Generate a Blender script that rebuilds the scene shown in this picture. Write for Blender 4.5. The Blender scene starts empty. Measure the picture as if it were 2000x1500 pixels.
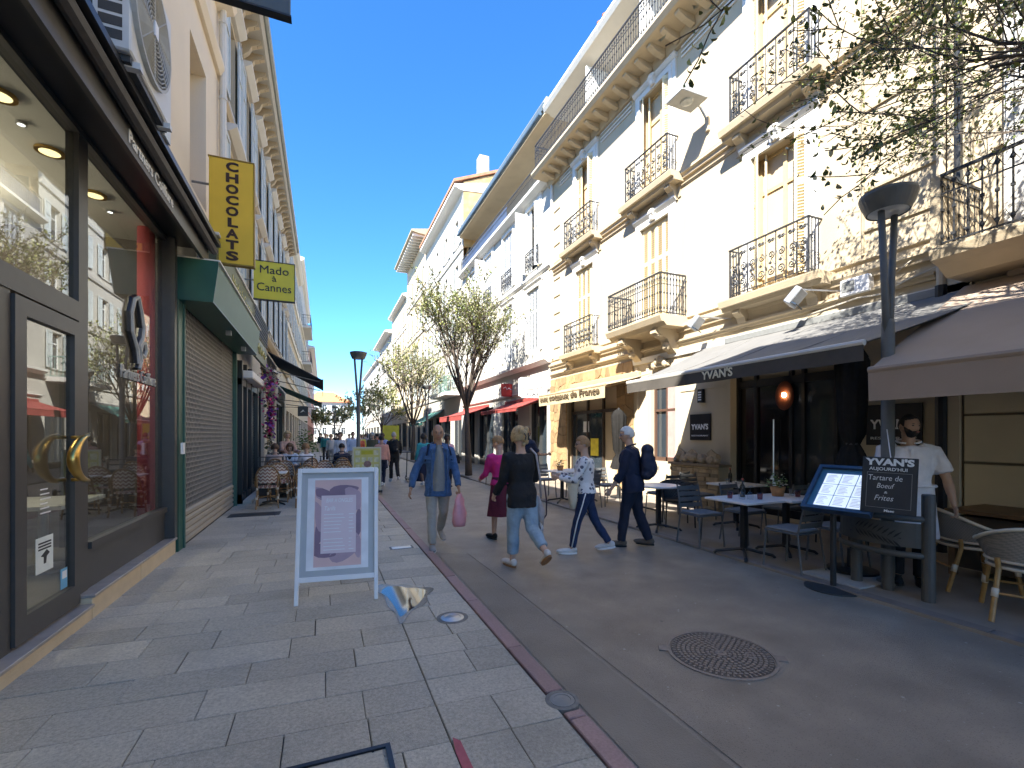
import bpy, bmesh, math, random
from mathutils import Vector, Matrix, noise
R = random.Random(11)
sc = bpy.context.scene
C = sc.collection
rad = math.radians
# ---------------------------------------------------------------- camera, sky, sun, exposure
cam = bpy.data.cameras.new('camera'); cam.sensor_width = 36; cam.lens = 16.2; cam.shift_y = 0.05
cam.clip_start = 0.05; cam.clip_end = 2000
co = bpy.data.objects.new('camera', cam); C.objects.link(co)
co.location = (0, 0, 1.6); co.rotation_euler = (rad(90), 0, -0.38815); sc.camera = co
SUN = Vector((1.0, 0.8, -1.2)).normalized()          # the way sunlight travels
w = bpy.data.worlds.new('World'); sc.world = w; w.use_nodes = True
nt = w.node_tree; nt.nodes.clear()
sky = nt.nodes.new('ShaderNodeTexSky'); sky.sky_type = 'NISHITA'; sky.sun_disc = False
sky.sun_elevation = math.asin(-SUN.z); sky.sun_rotation = math.atan2(-SUN.x, -SUN.y)
sky.altitude = 0; sky.air_density = 1.0; sky.dust_density = 0.0; sky.ozone_density = 10.0
bg = nt.nodes.new('ShaderNodeBackground'); bg.inputs[1].default_value = 0.06
ow = nt.nodes.new('ShaderNodeOutputWorld')
hsv = nt.nodes.new('ShaderNodeHueSaturation'); hsv.inputs['Saturation'].default_value = 1.12
nt.links.new(sky.outputs[0], hsv.inputs['Color']); nt.links.new(hsv.outputs[0], bg.inputs[0]); nt.links.new(bg.outputs[0], ow.inputs[0])
sl = bpy.data.lights.new('sun', 'SUN'); sl.energy = 2.7; sl.angle = rad(0.5); sl.color = (1, .955, .87)
so = bpy.data.objects.new('sun', sl); C.objects.link(so); so.location = (-20, -20, 40)
so.rotation_euler = SUN.to_track_quat('-Z', 'Y').to_euler()
vs = sc.view_settings; vs.view_transform = 'Standard'; vs.look = 'None'; vs.gamma = 1; vs.exposure = 2.8
vs.use_curve_mapping = False
sc.cycles.max_bounces = 16; sc.cycles.diffuse_bounces = 8; sc.cycles.glossy_bounces = 6; sc.cycles.transparent_max_bounces = 16
# ---------------------------------------------------------------- materials
MT = {}
def mat(name, col, rough=.6, var=.12, scale=6., bump=0., bscale=None, metal=0., spec=.5, obj=0., stain=0.):
    if name in MT: return MT[name]
    m = bpy.data.materials.new(name); m.use_nodes = True; n = m.node_tree.nodes; L = m.node_tree.links
    b = n['Principled BSDF']; b.inputs['Roughness'].default_value = rough; b.inputs['Metallic'].default_value = metal
    b.inputs['Specular IOR Level'].default_value = spec
    tc = n.new('ShaderNodeNewGeometry')
    nz = n.new('ShaderNodeTexNoise'); nz.inputs['Scale'].default_value = scale; nz.inputs['Detail'].default_value = 6
    L.new(tc.outputs['Position'], nz.inputs['Vector'])
    mx = n.new('ShaderNodeMix'); mx.data_type = 'RGBA'
    c = list(col)
    mx.inputs[6].default_value = [max(0, x*(1-var*2)) for x in c] + [1]
    mx.inputs[7].default_value = [min(1, x*(1+var*2)) for x in c] + [1]
    L.new(nz.outputs[0], mx.inputs[0]); out = mx.outputs[2]
    if stain:
        n2 = n.new('ShaderNodeTexNoise'); n2.inputs['Scale'].default_value = .9; n2.inputs['Detail'].default_value = 8
        mp = n.new('ShaderNodeMapping'); mp.inputs['Scale'].default_value = (1.6, 1.6, .3); L.new(tc.outputs['Position'], mp.inputs[0]); L.new(mp.outputs[0], n2.inputs['Vector'])
        rp = n.new('ShaderNodeMapRange'); rp.inputs[1].default_value = .5; rp.inputs[2].default_value = .75; L.new(n2.outputs[0], rp.inputs[0])
        rm = n.new('ShaderNodeMath'); rm.operation = 'MULTIPLY'; rm.inputs[1].default_value = stain; L.new(rp.outputs[0], rm.inputs[0])
        m3 = n.new('ShaderNodeMix'); m3.data_type = 'RGBA'; m3.inputs[7].default_value = [x*.55 for x in c] + [1]
        L.new(rm.outputs[0], m3.inputs[0]); L.new(out, m3.inputs[6]); out = m3.outputs[2]
    if obj:
        oi = n.new('ShaderNodeObjectInfo'); hs = n.new('ShaderNodeHueSaturation')
        r2 = n.new('ShaderNodeMapRange'); r2.inputs[3].default_value = 1-obj; r2.inputs[4].default_value = 1+obj
        L.new(oi.outputs['Random'], r2.inputs[0]); L.new(r2.outputs[0], hs.inputs['Value']); L.new(out, hs.inputs['Color']); out = hs.outputs[0]
    L.new(out, b.inputs['Base Color'])
    if bump:
        nb = n.new('ShaderNodeTexNoise'); nb.inputs['Scale'].default_value = bscale or scale*4; nb.inputs['Detail'].default_value = 5
        L.new(tc.outputs['Position'], nb.inputs['Vector'])
        bp = n.new('ShaderNodeBump'); bp.inputs['Strength'].default_value = bump; bp.inputs['Distance'].default_value = .02
        L.new(nb.outputs[0], bp.inputs['Height']); L.new(bp.outputs[0], b.inputs['Normal'])
    MT[name] = m; return m
def emis(name, col, st):
    if name in MT: return MT[name]
    m = bpy.data.materials.new(name); m.use_nodes = True; b = m.node_tree.nodes['Principled BSDF']
    b.inputs['Base Color'].default_value = (*col, 1); b.inputs['Emission Color'].default_value = (*col, 1); b.inputs['Emission Strength'].default_value = st
    MT[name] = m; return m
def glassy(name, ior=1.5, tint=(1, 1, 1), rough=0.):
    if name in MT: return MT[name]
    m = bpy.data.materials.new(name); m.use_nodes = True; n = m.node_tree.nodes; L = m.node_tree.links
    n.remove(n['Principled BSDF']); o = n['Material Output']
    t = n.new('ShaderNodeBsdfTransparent'); t.inputs[0].default_value = (*tint, 1)
    g = n.new('ShaderNodeBsdfGlossy'); g.inputs['Roughness'].default_value = rough
    f = n.new('ShaderNodeFresnel'); ge = n.new('ShaderNodeNewGeometry'); mr = n.new('ShaderNodeMapRange'); mr.inputs[3].default_value = ior; mr.inputs[4].default_value = 1/ior; L.new(ge.outputs['Backfacing'], mr.inputs[0]); L.new(mr.outputs[0], f.inputs[0])
    x = n.new('ShaderNodeMixShader'); L.new(f.outputs[0], x.inputs[0]); L.new(t.outputs[0], x.inputs[1]); L.new(g.outputs[0], x.inputs[2]); L.new(x.outputs[0], o.inputs[0])
    MT[name] = m; return m
def chain(m):   # (nodes, links, principled)
    return m.node_tree.nodes, m.node_tree.links, m.node_tree.nodes['Principled BSDF']
def speckle(m, scale, thr, col, amt=.8):
    n, L, b = chain(m); src = b.inputs['Base Color'].links[0].from_socket
    g = n.new('ShaderNodeNewGeometry'); v = n.new('ShaderNodeTexVoronoi'); v.inputs['Scale'].default_value = scale; L.new(g.outputs['Position'], v.inputs['Vector'])
    r = n.new('ShaderNodeMapRange'); r.inputs[1].default_value = thr; r.inputs[2].default_value = thr*.6; r.inputs[3].default_value = 0; r.inputs[4].default_value = amt
    L.new(v.outputs['Distance'], r.inputs[0]); x = n.new('ShaderNodeMix'); x.data_type = 'RGBA'; x.inputs[7].default_value = (*col, 1)
    L.new(r.outputs[0], x.inputs[0]); L.new(src, x.inputs[6]); L.new(x.outputs[2], b.inputs['Base Color'])
def wave_pattern(name, c1, c2, kind, scale, rough=.7):
    """woven / striped cloth from object coordinates"""
    if name in MT: return MT[name]
    m = mat(name, c1, rough, .08, 30); n, L, b = chain(m); src = b.inputs['Base Color'].links[0].from_socket
    tc = n.new('ShaderNodeTexCoord'); sp = n.new('ShaderNodeSeparateXYZ'); L.new(tc.outputs['Object'], sp.inputs[0])
    def mth(op, a, bb=None):
        q = n.new('ShaderNodeMath'); q.operation = op
        for i, s in enumerate((a, bb)):
            if s is None: continue
            if isinstance(s, (int, float)): q.inputs[i].default_value = s
            else: L.new(s, q.inputs[i])
        return q.outputs[0]
    if kind == 'zigzag':
        t = mth('PINGPONG', sp.outputs[0], .042); k = mth('FRACT', mth('MULTIPLY', mth('ADD', sp.outputs[2], t), scale)); fac = mth('GREATER_THAN', k, .55)
    elif kind == 'stripe':
        fac = mth('GREATER_THAN', mth('FRACT', mth('MULTIPLY', sp.outputs[2], scale)), .55)
    elif kind == 'weave':
        a = mth('SINE', mth('MULTIPLY', sp.outputs[2], scale)); c = mth('SINE', mth('MULTIPLY', mth('ADD', sp.outputs[0], sp.outputs[1]), scale)); fac = mth('GREATER_THAN', mth('MULTIPLY', a, c), 0)
    else:
        v = n.new('ShaderNodeTexVoronoi'); v.inputs['Scale'].default_value = scale; L.new(tc.outputs['Object'], v.inputs['Vector'])
        nz = n.new('ShaderNodeTexNoise'); nz.inputs['Scale'].default_value = scale*3; L.new(tc.outputs['Object'], nz.inputs['Vector'])
        fac = mth('LESS_THAN', mth('ADD', v.outputs['Distance'], mth('MULTIPLY', nz.outputs[0], .25)), .47)
    x = n.new('ShaderNodeMix'); x.data_type = 'RGBA'; x.inputs[7].default_value = (*c2, 1); L.new(fac, x.inputs[0]); L.new(src, x.inputs[6]); L.new(x.outputs[2], b.inputs['Base Color'])
    return m
# ---------------------------------------------------------------- mesh builder
class MB:
    def __init__(s, f=None): s.v = []; s.F = []; s.mi = []; s.f = f
    def add(s, vs, fs, mi=0):
        k = len(s.v); s.v += [s.f(*p) if s.f else tuple(p) for p in vs]
        for q in fs: s.F.append([i+k for i in q]); s.mi.append(mi)
        return s
    def box(s, a0, b0, c0, a1, b1, c1, mi=0):
        return s.add([(a0,b0,c0),(a1,b0,c0),(a1,b1,c0),(a0,b1,c0),(a0,b0,c1),(a1,b0,c1),(a1,b1,c1),(a0,b1,c1)],
            [(0,3,2,1),(4,5,6,7),(0,1,5,4),(1,2,6,5),(2,3,7,6),(3,0,4,7)], mi)
    def obox(s, c, size, rot, mi=0):
        c = Vector(c); h = Vector(size)/2
        ps = [c + rot @ Vector((x*h.x, y*h.y, z*h.z)) for z in (-1,1) for x, y in ((-1,-1),(1,-1),(1,1),(-1,1))]
        return s.add(ps, [(0,3,2,1),(4,5,6,7),(0,1,5,4),(1,2,6,5),(2,3,7,6),(3,0,4,7)], mi)
    def bar(s, p, q, a, b=None, mi=0):
        p = Vector(p); q = Vector(q); d = q-p
        return s.obox((p+q)/2, (a, b or a, d.length), d.to_track_quat('Z', 'Y').to_matrix(), mi)
    def tube(s, pts, r, n=6, closed=False, mi=0, flat=1.):
        P = [Vector(p) for p in pts]; m = len(P); rs = r if isinstance(r, (list, tuple)) else [r]*m
        vs = []; up = None
        for i, p in enumerate(P):
            d = (P[(i+1) % m]-P[i-1]) if closed else (P[min(i+1, m-1)]-P[max(i-1, 0)])
            d = d.normalized() if d.length > 1e-9 else Vector((0, 0, 1))
            if up is None: up = Vector((0, 0, 1)) if abs(d.z) < .9 else Vector((1, 0, 0))
            x = d.cross(up); x = x.normalized() if x.length > 1e-6 else d.orthogonal().normalized()
            y = x.cross(d); up = y
            for k in range(n):
                t = 2*math.pi*k/n; vs.append(p + x*math.cos(t)*rs[i] + y*math.sin(t)*rs[i]*flat)
        fs = []
        for i in range(m if closed else m-1):
            j = (i+1) % m
            for k in range(n): fs.append((i*n+k, i*n+(k+1) % n, j*n+(k+1) % n, j*n+k))
        if not closed: fs += [tuple(range(n-1, -1, -1)), tuple(range((m-1)*n, m*n))]
        return s.add(vs, fs, mi)
    def lathe(s, prof, n=14, c=(0, 0, 0), mi=0, sq=1.):
        vs = [(c[0]+r*math.cos(2*math.pi*k/n), c[1]+r*sq*math.sin(2*math.pi*k/n), c[2]+z) for r, z in prof for k in range(n)]
        fs = [(i*n+k, i*n+(k+1) % n, (i+1)*n+(k+1) % n, (i+1)*n+k) for i in range(len(prof)-1) for k in range(n)]
        fs += [tuple(range(n-1, -1, -1)), tuple(range((len(prof)-1)*n, len(prof)*n))]
        return s.add(vs, fs, mi)
    def prism(s, poly, w0, w1, mi=0, ax=2):
        """polygon (a,b) extruded along the third axis; ax = which axis is the extrusion"""
        n = len(poly)
        def P(a, b, w): return ((w, a, b), (a, w, b), (a, b, w))[ax]
        return s.add([P(a, b, w0) for a, b in poly] + [P(a, b, w1) for a, b in poly],
            [tuple(range(n-1, -1, -1)), tuple(range(n, 2*n))] + [(i, (i+1) % n, n+(i+1) % n, n+i) for i in range(n)], mi)
    def ell(s, c, r, n=10, m=7, mi=0, rot=None):
        vs = []; c = Vector(c)
        for i in range(m+1):
            a = math.pi*(i/m)*.998+.003
            for k in range(n):
                t = 2*math.pi*k/n; q = Vector((r[0]*math.sin(a)*math.cos(t), r[1]*math.sin(a)*math.sin(t), r[2]*math.cos(a)))
                vs.append(c + (rot @ q if rot else q))
        return s.add(vs, [(i*n+k, (i+1)*n+k, (i+1)*n+(k+1) % n, i*n+(k+1) % n) for i in range(m) for k in range(n)], mi)
    def mesh(s, name, mats, smooth=False, bevel=0):
        me = bpy.data.meshes.new(name); me.from_pydata(s.v, [], s.F); me.update()
        for m in (mats if isinstance(mats, (list, tuple)) else [mats]): me.materials.append(m)
        me.polygons.foreach_set('material_index', s.mi)
        bm = bmesh.new(); bm.from_mesh(me); bmesh.ops.recalc_face_normals(bm, faces=bm.faces)
        if bevel: bmesh.ops.bevel(bm, geom=bm.edges[:], offset=bevel, segments=1, affect='EDGES', clamp_overlap=True)
        bm.to_mesh(me); bm.free()
        if smooth: me.polygons.foreach_set('use_smooth', [True]*len(me.polygons))
        return me
    def build(s, name, mats, parent=None, smooth=False, bevel=0, world=True, **tags):
        return obj(name, s.mesh(name, mats, smooth, bevel), parent, world, **tags)
def obj(name, me, parent=None, world=True, **tags):
    o = bpy.data.objects.new(name, me); C.objects.link(o)
    if parent:
        o.parent = parent
        if world: o.matrix_parent_inverse = wm(parent).inverted()
    for k, v in tags.items(): o[k] = v
    return o
def wm(o):
    m = Matrix.LocRotScale(o.location, o.rotation_euler, o.scale)
    return (wm(o.parent) @ o.matrix_parent_inverse @ m) if o.parent else m
def thing(name, label, cat, loc=(0, 0, 0), rz=0., group=None):
    o = bpy.data.objects.new(name, None); C.objects.link(o); o.location = loc; o.rotation_euler = (0, 0, rz); o.empty_display_size = .2
    o['label'] = label; o['category'] = cat
    if group: o['group'] = group
    return o
def tag(o, label, cat, group=None):
    o['label'] = label; o['category'] = cat
    if group: o['group'] = group
    return o
def dup(root, loc, rz, label, group=None):
    r = root.copy(); C.objects.link(r); r.location = loc; r.rotation_euler = (0, 0, rz); r['label'] = label
    if group: r['group'] = group
    def rec(a, b):
        for ch in a.children:
            c = ch.copy(); C.objects.link(c); c.parent = b; c.matrix_parent_inverse = ch.matrix_parent_inverse.copy(); rec(ch, c)
    rec(root, r); return r
def text(s, size, M, m, parent, name='lettering', ext=.004, shear=0., align='CENTER', bold=0., space=1., width=None, line=1.):
    cu = bpy.data.curves.new('t', 'FONT'); cu.body = s; cu.size = size; cu.extrude = ext; cu.shear = shear; cu.align_x = align; cu.align_y = 'CENTER'
    cu.offset = bold; cu.space_character = space; cu.space_line = line; cu.resolution_u = 3
    to = bpy.data.objects.new('t', cu); C.objects.link(to)
    me = bpy.data.meshes.new_from_object(to.evaluated_get(bpy.context.evaluated_depsgraph_get()))
    bpy.data.objects.remove(to); bpy.data.curves.remove(cu)
    xs = [v.co.x for v in me.vertices]
    if width and xs:
        k = width/(max(xs)-min(xs)); me.transform(Matrix.Diagonal((k, 1, 1, 1)))
    me.transform(M); me.materials.clear(); me.materials.append(m)
    return obj(name, me, parent)
def frame(o, xa, ya):   # matrix placing local x,y on the given axes at o
    xa = Vector(xa).normalized(); ya = Vector(ya).normalized(); z = xa.cross(ya)
    return Matrix(((xa.x, ya.x, z.x, o[0]), (xa.y, ya.y, z.y, o[1]), (xa.z, ya.z, z.z, o[2]), (0, 0, 0, 1)))
def RT(D): return lambda u, v, w: (D-w, u, v)      # right facade: u along the street, v up, w out from the wall
def LT(D): return lambda u, v, w: (D+w, u, v)      # left facade
# ---------------------------------------------------------------- shared materials
granite = mat('granite', (.475, .425, .335), .58, .28, 60, .4, 150, obj=.15, stain=.55); speckle(granite, 150, .28, (.62, .58, .52), .45); speckle(granite, 230, .22, (.13, .12, .115), .55)
asphalt = mat('asphalt', (.32, .262, .20), .42, .22, 2.6, .6, 170, stain=.5); speckle(asphalt, 110, .22, (.38, .34, .29), .4); speckle(asphalt, 5.5, .06, (.6, .56, .5), .8); speckle(asphalt, 70, .3, (.14, .115, .09), .55); speckle(asphalt, 13, .085, (.55, .5, .44), .6); speckle(asphalt, 3.1, .05, (.06, .055, .05), .7)
asphalt_dark = mat('asphalt_trench', (.25, .208, .16), .5, .2, 2.2, .5, 150, stain=.3); speckle(asphalt_dark, 120, .2, (.26, .24, .21), .4)
joint = mat('joint', (.055, .05, .045), .8)
redgran = mat('red_granite', (.34, .215, .195), .6, .18, 70, .2, 160, obj=.12, stain=.4)
terr = mat('terrace_stone', (.29, .245, .195), .6, .18, 2.4, .35, 120, stain=.5); speckle(terr, 90, .2, (.25, .23, .21), .4)
cream = mat('cream_render', (.50, .415, .285), .85, .05, 1.2, .12, 60, stain=.3)
cream2 = mat('pale_render', (.52, .44, .315), .85, .05, 1.2, .12, 60, stain=.28)
whiter = mat('white_render', (.47, .45, .40), .85, .04, 1.2, .12, 60, stain=.14)
trimw = mat('white_trim', (.64, .62, .57), .6, .03, 5, .05)
stonet = mat('stone_trim', (.47, .385, .26), .8, .06, 4, .15, 50, stain=.2)
iron = mat('wrought_iron', (.03, .032, .036), .5, .2, 20)
shutm = mat('shutter_paint', (.66, .55, .34), .6, .06, 8)
shutg = mat('shutter_grey', (.52, .56, .55), .6, .06, 8)
shutw = mat('shutter_white', (.74, .74, .71), .6, .05, 8)
woodm = mat('window_wood', (.55, .42, .22), .55, .1, 10)
black = mat('black_paint', (.012, .013, .017), .35, .1, 10)
darkg = mat('dark_grey_metal', (.045, .047, .048), .45, .12, 14, .04)
greym = mat('grey_metal', (.20, .205, .2), .45, .1, 14)
white = mat('white_plastic', (.8, .8, .8), .45, .03, 8)
steel = mat('steel', (.55, .55, .56), .3, .06, 20, metal=.9)
brass = mat('brass', (.62, .40, .12), .28, .1, 12, metal=1)
winglass = mat('window_glass', (.03, .04, .05), .05, .2, 2, spec=.9)
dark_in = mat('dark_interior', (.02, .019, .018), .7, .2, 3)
pane = glassy('shop_glass', 1.8, (.86, .9, .9))
thing_glass = glassy('drinking_glass', 1.6, (.93, .95, .96))
# ---------------------------------------------------------------- ground
PV = .04
MB().box(-260, -120, -.35, 260, 420, -.05).build('ground', asphalt, kind='structure')
MB().box(1.365, -30, -.04, 4.88, 220, 0).build('road', asphalt, kind='structure')
tr = MB().add([(1.37, -8, .004), (1.86, -8, .004), (1.80, 5.95, .004), (1.42, 6.2, .004)], [(0, 1, 2, 3)])
tr.build('road_trench_patch', asphalt_dark, kind='structure')
MB().tube([(1.865, -6, .003), (1.86, 2, .003), (1.83, 5, .003), (1.80, 6.0, .003)], .0025, 4).build('road_seam', asphalt_dark, kind='structure')
lp = MB().box(-3.6, -12, -.05, 1.245, 14.2, .026).build('pavement', joint, kind='structure')
far_pave = mat('far_paving', (.42, .38, .32), .65, .2, 3, .2, 90, stain=.3)
MB().box(-3.6, 14.2, -.05, 1.245, 220, PV).build('pavement_far', far_pave, kind='structure')
SK = -.054
def slab_row(y0, d, x0, x1, lens):
    x = x0
    while x < x1-.02:
        ln = R.choice(lens)*R.uniform(.9, 1.1); xe = min(x+ln, x1)
        if x1-xe < .16: xe = x1
        g = R.choice((.0015, .002, .002, .004)); dz = PV+R.uniform(-.003, .003)
        b = MB(); f = lambda a, yy: yy+SK*(a-.6)
        for z0, z1 in ((.012, dz),):
            q = [(x+g, f(x, y0)+g), (xe-g, f(xe, y0)+g), (xe-g, f(xe, y0+d)-g), (x+g, f(x, y0+d)-g)]
            b.prism(q, z0, z1)
        b.build('paving_slab', granite, lp, bevel=.004)
        x = xe
yy = 1.05
k = 0
while yy < 12.6:
    d = (.30, .32, .29, .33, .34)[k % 5]
    hole = 2.06 < yy < 2.3
    slab_row(yy, d, -1.83, .599, (.5, .62, .74, .45, .68) if yy < 9 else (.8, .95))
    slab_row(yy, d, .602, 1.235, (.34, .64, .3, .64))
    yy += d; k += 1
kb = MB().box(1.245, -12, -.05, 1.365, 220, .02).build('kerb', joint, kind='structure')
y = 1.2
while y < 14:
    ln = R.uniform(.75, 1.05)
    if not (y < 2.40 < y+ln): MB().box(1.25, y+.004, 0, 1.362, y+ln-.004, PV+R.uniform(-.002, .003)).build('kerb_stone', redgran, kb, bevel=.006)
    else:
        MB().box(1.25, y+.004, 0, 1.362, 2.29, PV).build('kerb_stone', redgran, kb, bevel=.006)
        MB().box(1.25, 2.51, 0, 1.362, y+ln-.004, PV+.002).build('kerb_stone', redgran, kb, bevel=.006)
    y += ln
MB().box(1.25, 14, 0, 1.362, 200, PV).build('kerb_stone', redgran, kb)
MB().box(4.88, -30, -.05, 8.3, 220, PV-.012).build('terrace_pavement', terr, kind='structure')
tk = MB().box(4.882, -12, -.03, 5.018, 40, .028).build('terrace_edge', terr, kind='structure')
y = 1.0
while y < 16:
    ln = R.uniform(.8, 1.1); MB().box(4.885, y+.004, 0, 5.015, y+ln-.004, .035).build('edge_stone', mat('edge_stone', (.25, .21, .18), .65, .18, 9, .2, 80, obj=.15, stain=.5), tk, bevel=.005); y += ln
# puddle on the slabs, painted mark, small covers
pts = [(.53,4.72),(.60,4.86),(.72,4.83),(.80,4.74),(.90,4.69),(.95,4.60),(.92,4.48),(.86,4.36),(.78,4.22),(.68,4.1),(.61,4.02),(.60,4.2),(.585,4.4),(.56,4.6)]
pw = mat('water_film', (.03, .028, .026), .05, .1, 3, spec=1.)
def smooth_loop(P, s=4):
    o = []; n = len(P)
    for i in range(n):
        p0, p1, p2, p3 = (Vector(P[(i+k-1) % n]) for k in range(4))
        for j in range(s): t = j/s; o.append(.5*((2*p1)+(p2-p0)*t+(2*p0-5*p1+4*p2-p3)*t*t+(3*p1-p0-3*p2+p3)*t**3))
    return o
lo = smooth_loop(pts); cn = sum(lo, Vector((0, 0)))/len(lo)
MB().add([(*v, PV+.0055) for v in lo], [tuple(range(len(lo)))]).build('puddle', pw, kind='structure')
MB().add([(*(cn+(v-cn)*(1.25+.12*math.sin(i*.7))), PV+.0045) for i, v in enumerate(lo)], [tuple(range(len(lo)))]).build('wet_patch', mat('wet_granite', (.17, .155, .135), .22, .3, 60, .1, 150), kind='structure')
red_p = mat('red_paint_worn', (.42, .10, .12), .7, .2, 20, stain=.4)
MB().prism([(.60, 1.3), (.655, 1.3), (.645, 2.27), (.615, 2.31), (.60, 2.2)], PV+.004, PV+.006).build('painted_mark', red_p, lp)
def cover(label, c, r, sq=False, m=None):
    t = thing('utility_cover', label, 'utility cover', (c[0], c[1], PV))
    z = PV+.003
    if sq:
        MB().box(c[0]-r, c[1]-r*.55, z-.02, c[0]+r, c[1]+r*.55, z).build('frame', darkg, t, bevel=.003)
        MB().box(c[0]-r*.82, c[1]-r*.4, z-.01, c[0]+r*.82, c[1]+r*.4, z+.004).build('lid', m or greym, t, bevel=.003)
    else:
        MB().lathe([(r*1.35, -.02), (r*1.35, .002), (r*1.05, .004), (r, .001)], 24, (c[0], c[1], PV)).build('frame', mat('mortar', (.2, .19, .17), .8, .2, 30), t)
        MB().lathe([(r*.98, -.01), (r*.98, .004), (r*.7, .007), (r*.66, .004), (r*.2, .008), (.001, .008)], 24, (c[0], c[1], PV)).build('lid', m or greym, t, smooth=False)
    return t
cover('round worn metal cover set in a mortar square beside the puddle', (1.02, 3.84), .1, m=steel)
cover('small round grey cover breaking the red kerb', (1.30, 2.40), .075)
cover('small rectangular cover in the slabs near the kerb ahead of the puddle', (1.0, 6.5), .16, True, steel)
cover('dark rectangular cover in the pavement by the rolled shutter', (-1.25, 10.3), .45, True, darkg)
t = thing('inspection_cover', 'slab filled inspection cover with dark metal frame at the bottom edge of the pavement', 'utility cover', (.05, 2.0, PV))
fr = MB(); z = PV+.012
for a in ((-.42, 2.36, .31, 2.385), (-.42, 1.6, .31, 1.625), (.285, 1.625, .31, 2.36), (-.42, 1.625, -.395, 2.36)): fr.box(a[0], a[1]+SK*(a[0]-.6)*0, PV-.01, a[2], a[3], z)
fr.build('frame', black, t)
MB().box(-.38, 1.64, PV-.01, .27, 2.345, z-.002).build('slab', granite, t, bevel=.004)
# manhole in the road: ring, lugs and raised scales
mh = thing('manhole_cover', 'round cast iron manhole cover with scale pattern in the road', 'manhole cover', (2.688, 2.54, 0))
castm = mat('cast_iron', (.24, .195, .165), .5, .2, 30, .15, 120); cx, cy = 2.688, 2.54
MB().lathe([(.375, -.02), (.375, .008), (.355, .010), (.352, -.004)], 40, (cx, cy, 0)).build('frame', castm, mh)
MB().lathe([(.347, -.02), (.347, .002), (.001, .002)], 40, (cx, cy, 0)).build('lid', mat('cast_iron_dark', (.09, .075, .065), .6, .2, 30), mh)
sm = MB()
for i in range(9):
    r0 = .06+i*.033; n = int(2*math.pi*r0/.036)
    for k in range(n):
        a = 2*math.pi*(k+.5*(i % 2))/n; ca, sa = math.cos(a), math.sin(a)
        if i == 8: q = [(-.012, -.006), (.016, -.006), (.016, .006), (-.012, .006)]
        else: q = [(-.013, 0), (-.006, -.013), (.009, -.013), (.013, 0), (.009, .013), (-.006, .013)]
        sm.prism([(cx+(r0+u)*ca-v*sa, cy+(r0+u)*sa+v*ca) for u, v in q], .001, .010)
sm.lathe([(.042, .002), (.042, .010), (.02, .010), (.018, .004)], 16, (cx, cy, 0))
for a in (-.5, -.72): sm.lathe([(.03, .003), (.03, .012), (.021, .012), (.02, .004)], 14, (cx+.2*math.cos(a), cy+.2*math.sin(a), 0))
sm.build('raised_scales', castm, mh, kind='stuff')
for a in (2.55, -.6): MB().obox((cx+.40*math.cos(a), cy+.40*math.sin(a), .004), (.07, .08, .012), Matrix.Rotation(a, 3, 'Z')).build('lug', castm, mh)
# ---------------------------------------------------------------- facade helpers
def wall(xf, u0, u1, v0, v1, holes, m, parent, depth=.28, name='wall', back=True, bm=None):
    b = MB(xf); us = sorted({u0, u1, *[x for h in holes for x in (h[0], h[1]) if u0 < x < u1]}); vv = sorted({v0, v1, *[x for h in holes for x in (h[2], h[3]) if v0 < x < v1]})
    for i in range(len(us)-1):
        for j in range(len(vv)-1):
            uc = (us[i]+us[i+1])/2; vc = (vv[j]+vv[j+1])/2
            if any(h[0] < uc < h[1] and h[2] < vc < h[3] for h in holes): continue
            b.add([(us[i], vv[j], 0), (us[i+1], vv[j], 0), (us[i+1], vv[j+1], 0), (us[i], vv[j+1], 0)], [(0, 1, 2, 3)])
    for h in holes:
        q = [(h[0], h[2]), (h[1], h[2]), (h[1], h[3]), (h[0], h[3])]
        for k in range(4):
            a, c = q[k], q[(k+1) % 4]; b.add([(*a, 0), (*c, 0), (*c, -depth), (*a, -depth)], [(0, 1, 2, 3)])
    o = b.build(name, m, parent)
    if back: MB(xf).box(u0+.01, v0, -depth-.5, u1-.01, v1-.01, -depth-.06).build('light_block', dark_in, parent)  # solid dark box added behind the facade to block light leaks
    return o
def prof(xf, u0, u1, pts, m, parent, name):      # moulding: profile (v,w) run along u
    return MB(lambda u, v, w_: xf(u, v, w_)).prism(pts, u0, u1, ax=0).build(name, m, parent)
def louvre(xf, u0, u1, v0, v1, w0, m, parent, name='shutter', pitch=.055, t=.035, fold=0., mid=None, fine=True):
    """a louvred leaf; fold swings it about its u0 edge out of the wall plane"""
    ca, sa = math.cos(fold), math.sin(fold)
    g = lambda a, v, w_: xf(u0+(a)*ca-(w_)*sa, v, w0+(a)*sa+(w_)*ca)
    W = u1-u0; sg = 1 if W > 0 else -1; W = abs(W); st = min(.06, W*.2)
    f = lambda a, v, w_: g(a*sg, v, w_)
    b = MB(f); b.box(0, v0, 0, st, v1, t); b.box(W-st, v0, 0, W, v1, t)
    md = mid or v0+(v1-v0)*.62
    for vv in (v0, md, v1-.09): b.box(st, vv, .001, W-st, vv+.09, t-.002)
    if fine:
        v = v0+.09
        while v < v1-.1:
            if not (md-.03 < v < md+.09): b.prism([(v, .004), (v+.012, .004), (v+pitch*.75, t-.006), (v+pitch*.75-.012, t-.006)], st, W-st, ax=0)
            v += pitch
        b.box(st, v0, .0, W-st, v1, .003)
    else: b.box(st, v0, .004, W-st, v1, .012)
    return b.build(name, m, parent)
def spiral(b, c, r, turns, a0, sgn, th=.014, n=16):
    p = []
    for i in range(n+1):
        t = i/n; a = a0+sgn*turns*2*math.pi*t; q = r*(1-.85*t); p.append((c[0]+q*math.cos(a), c[1]+q*math.sin(a), c[2]))
    b.tube(p, th, 4)
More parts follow.
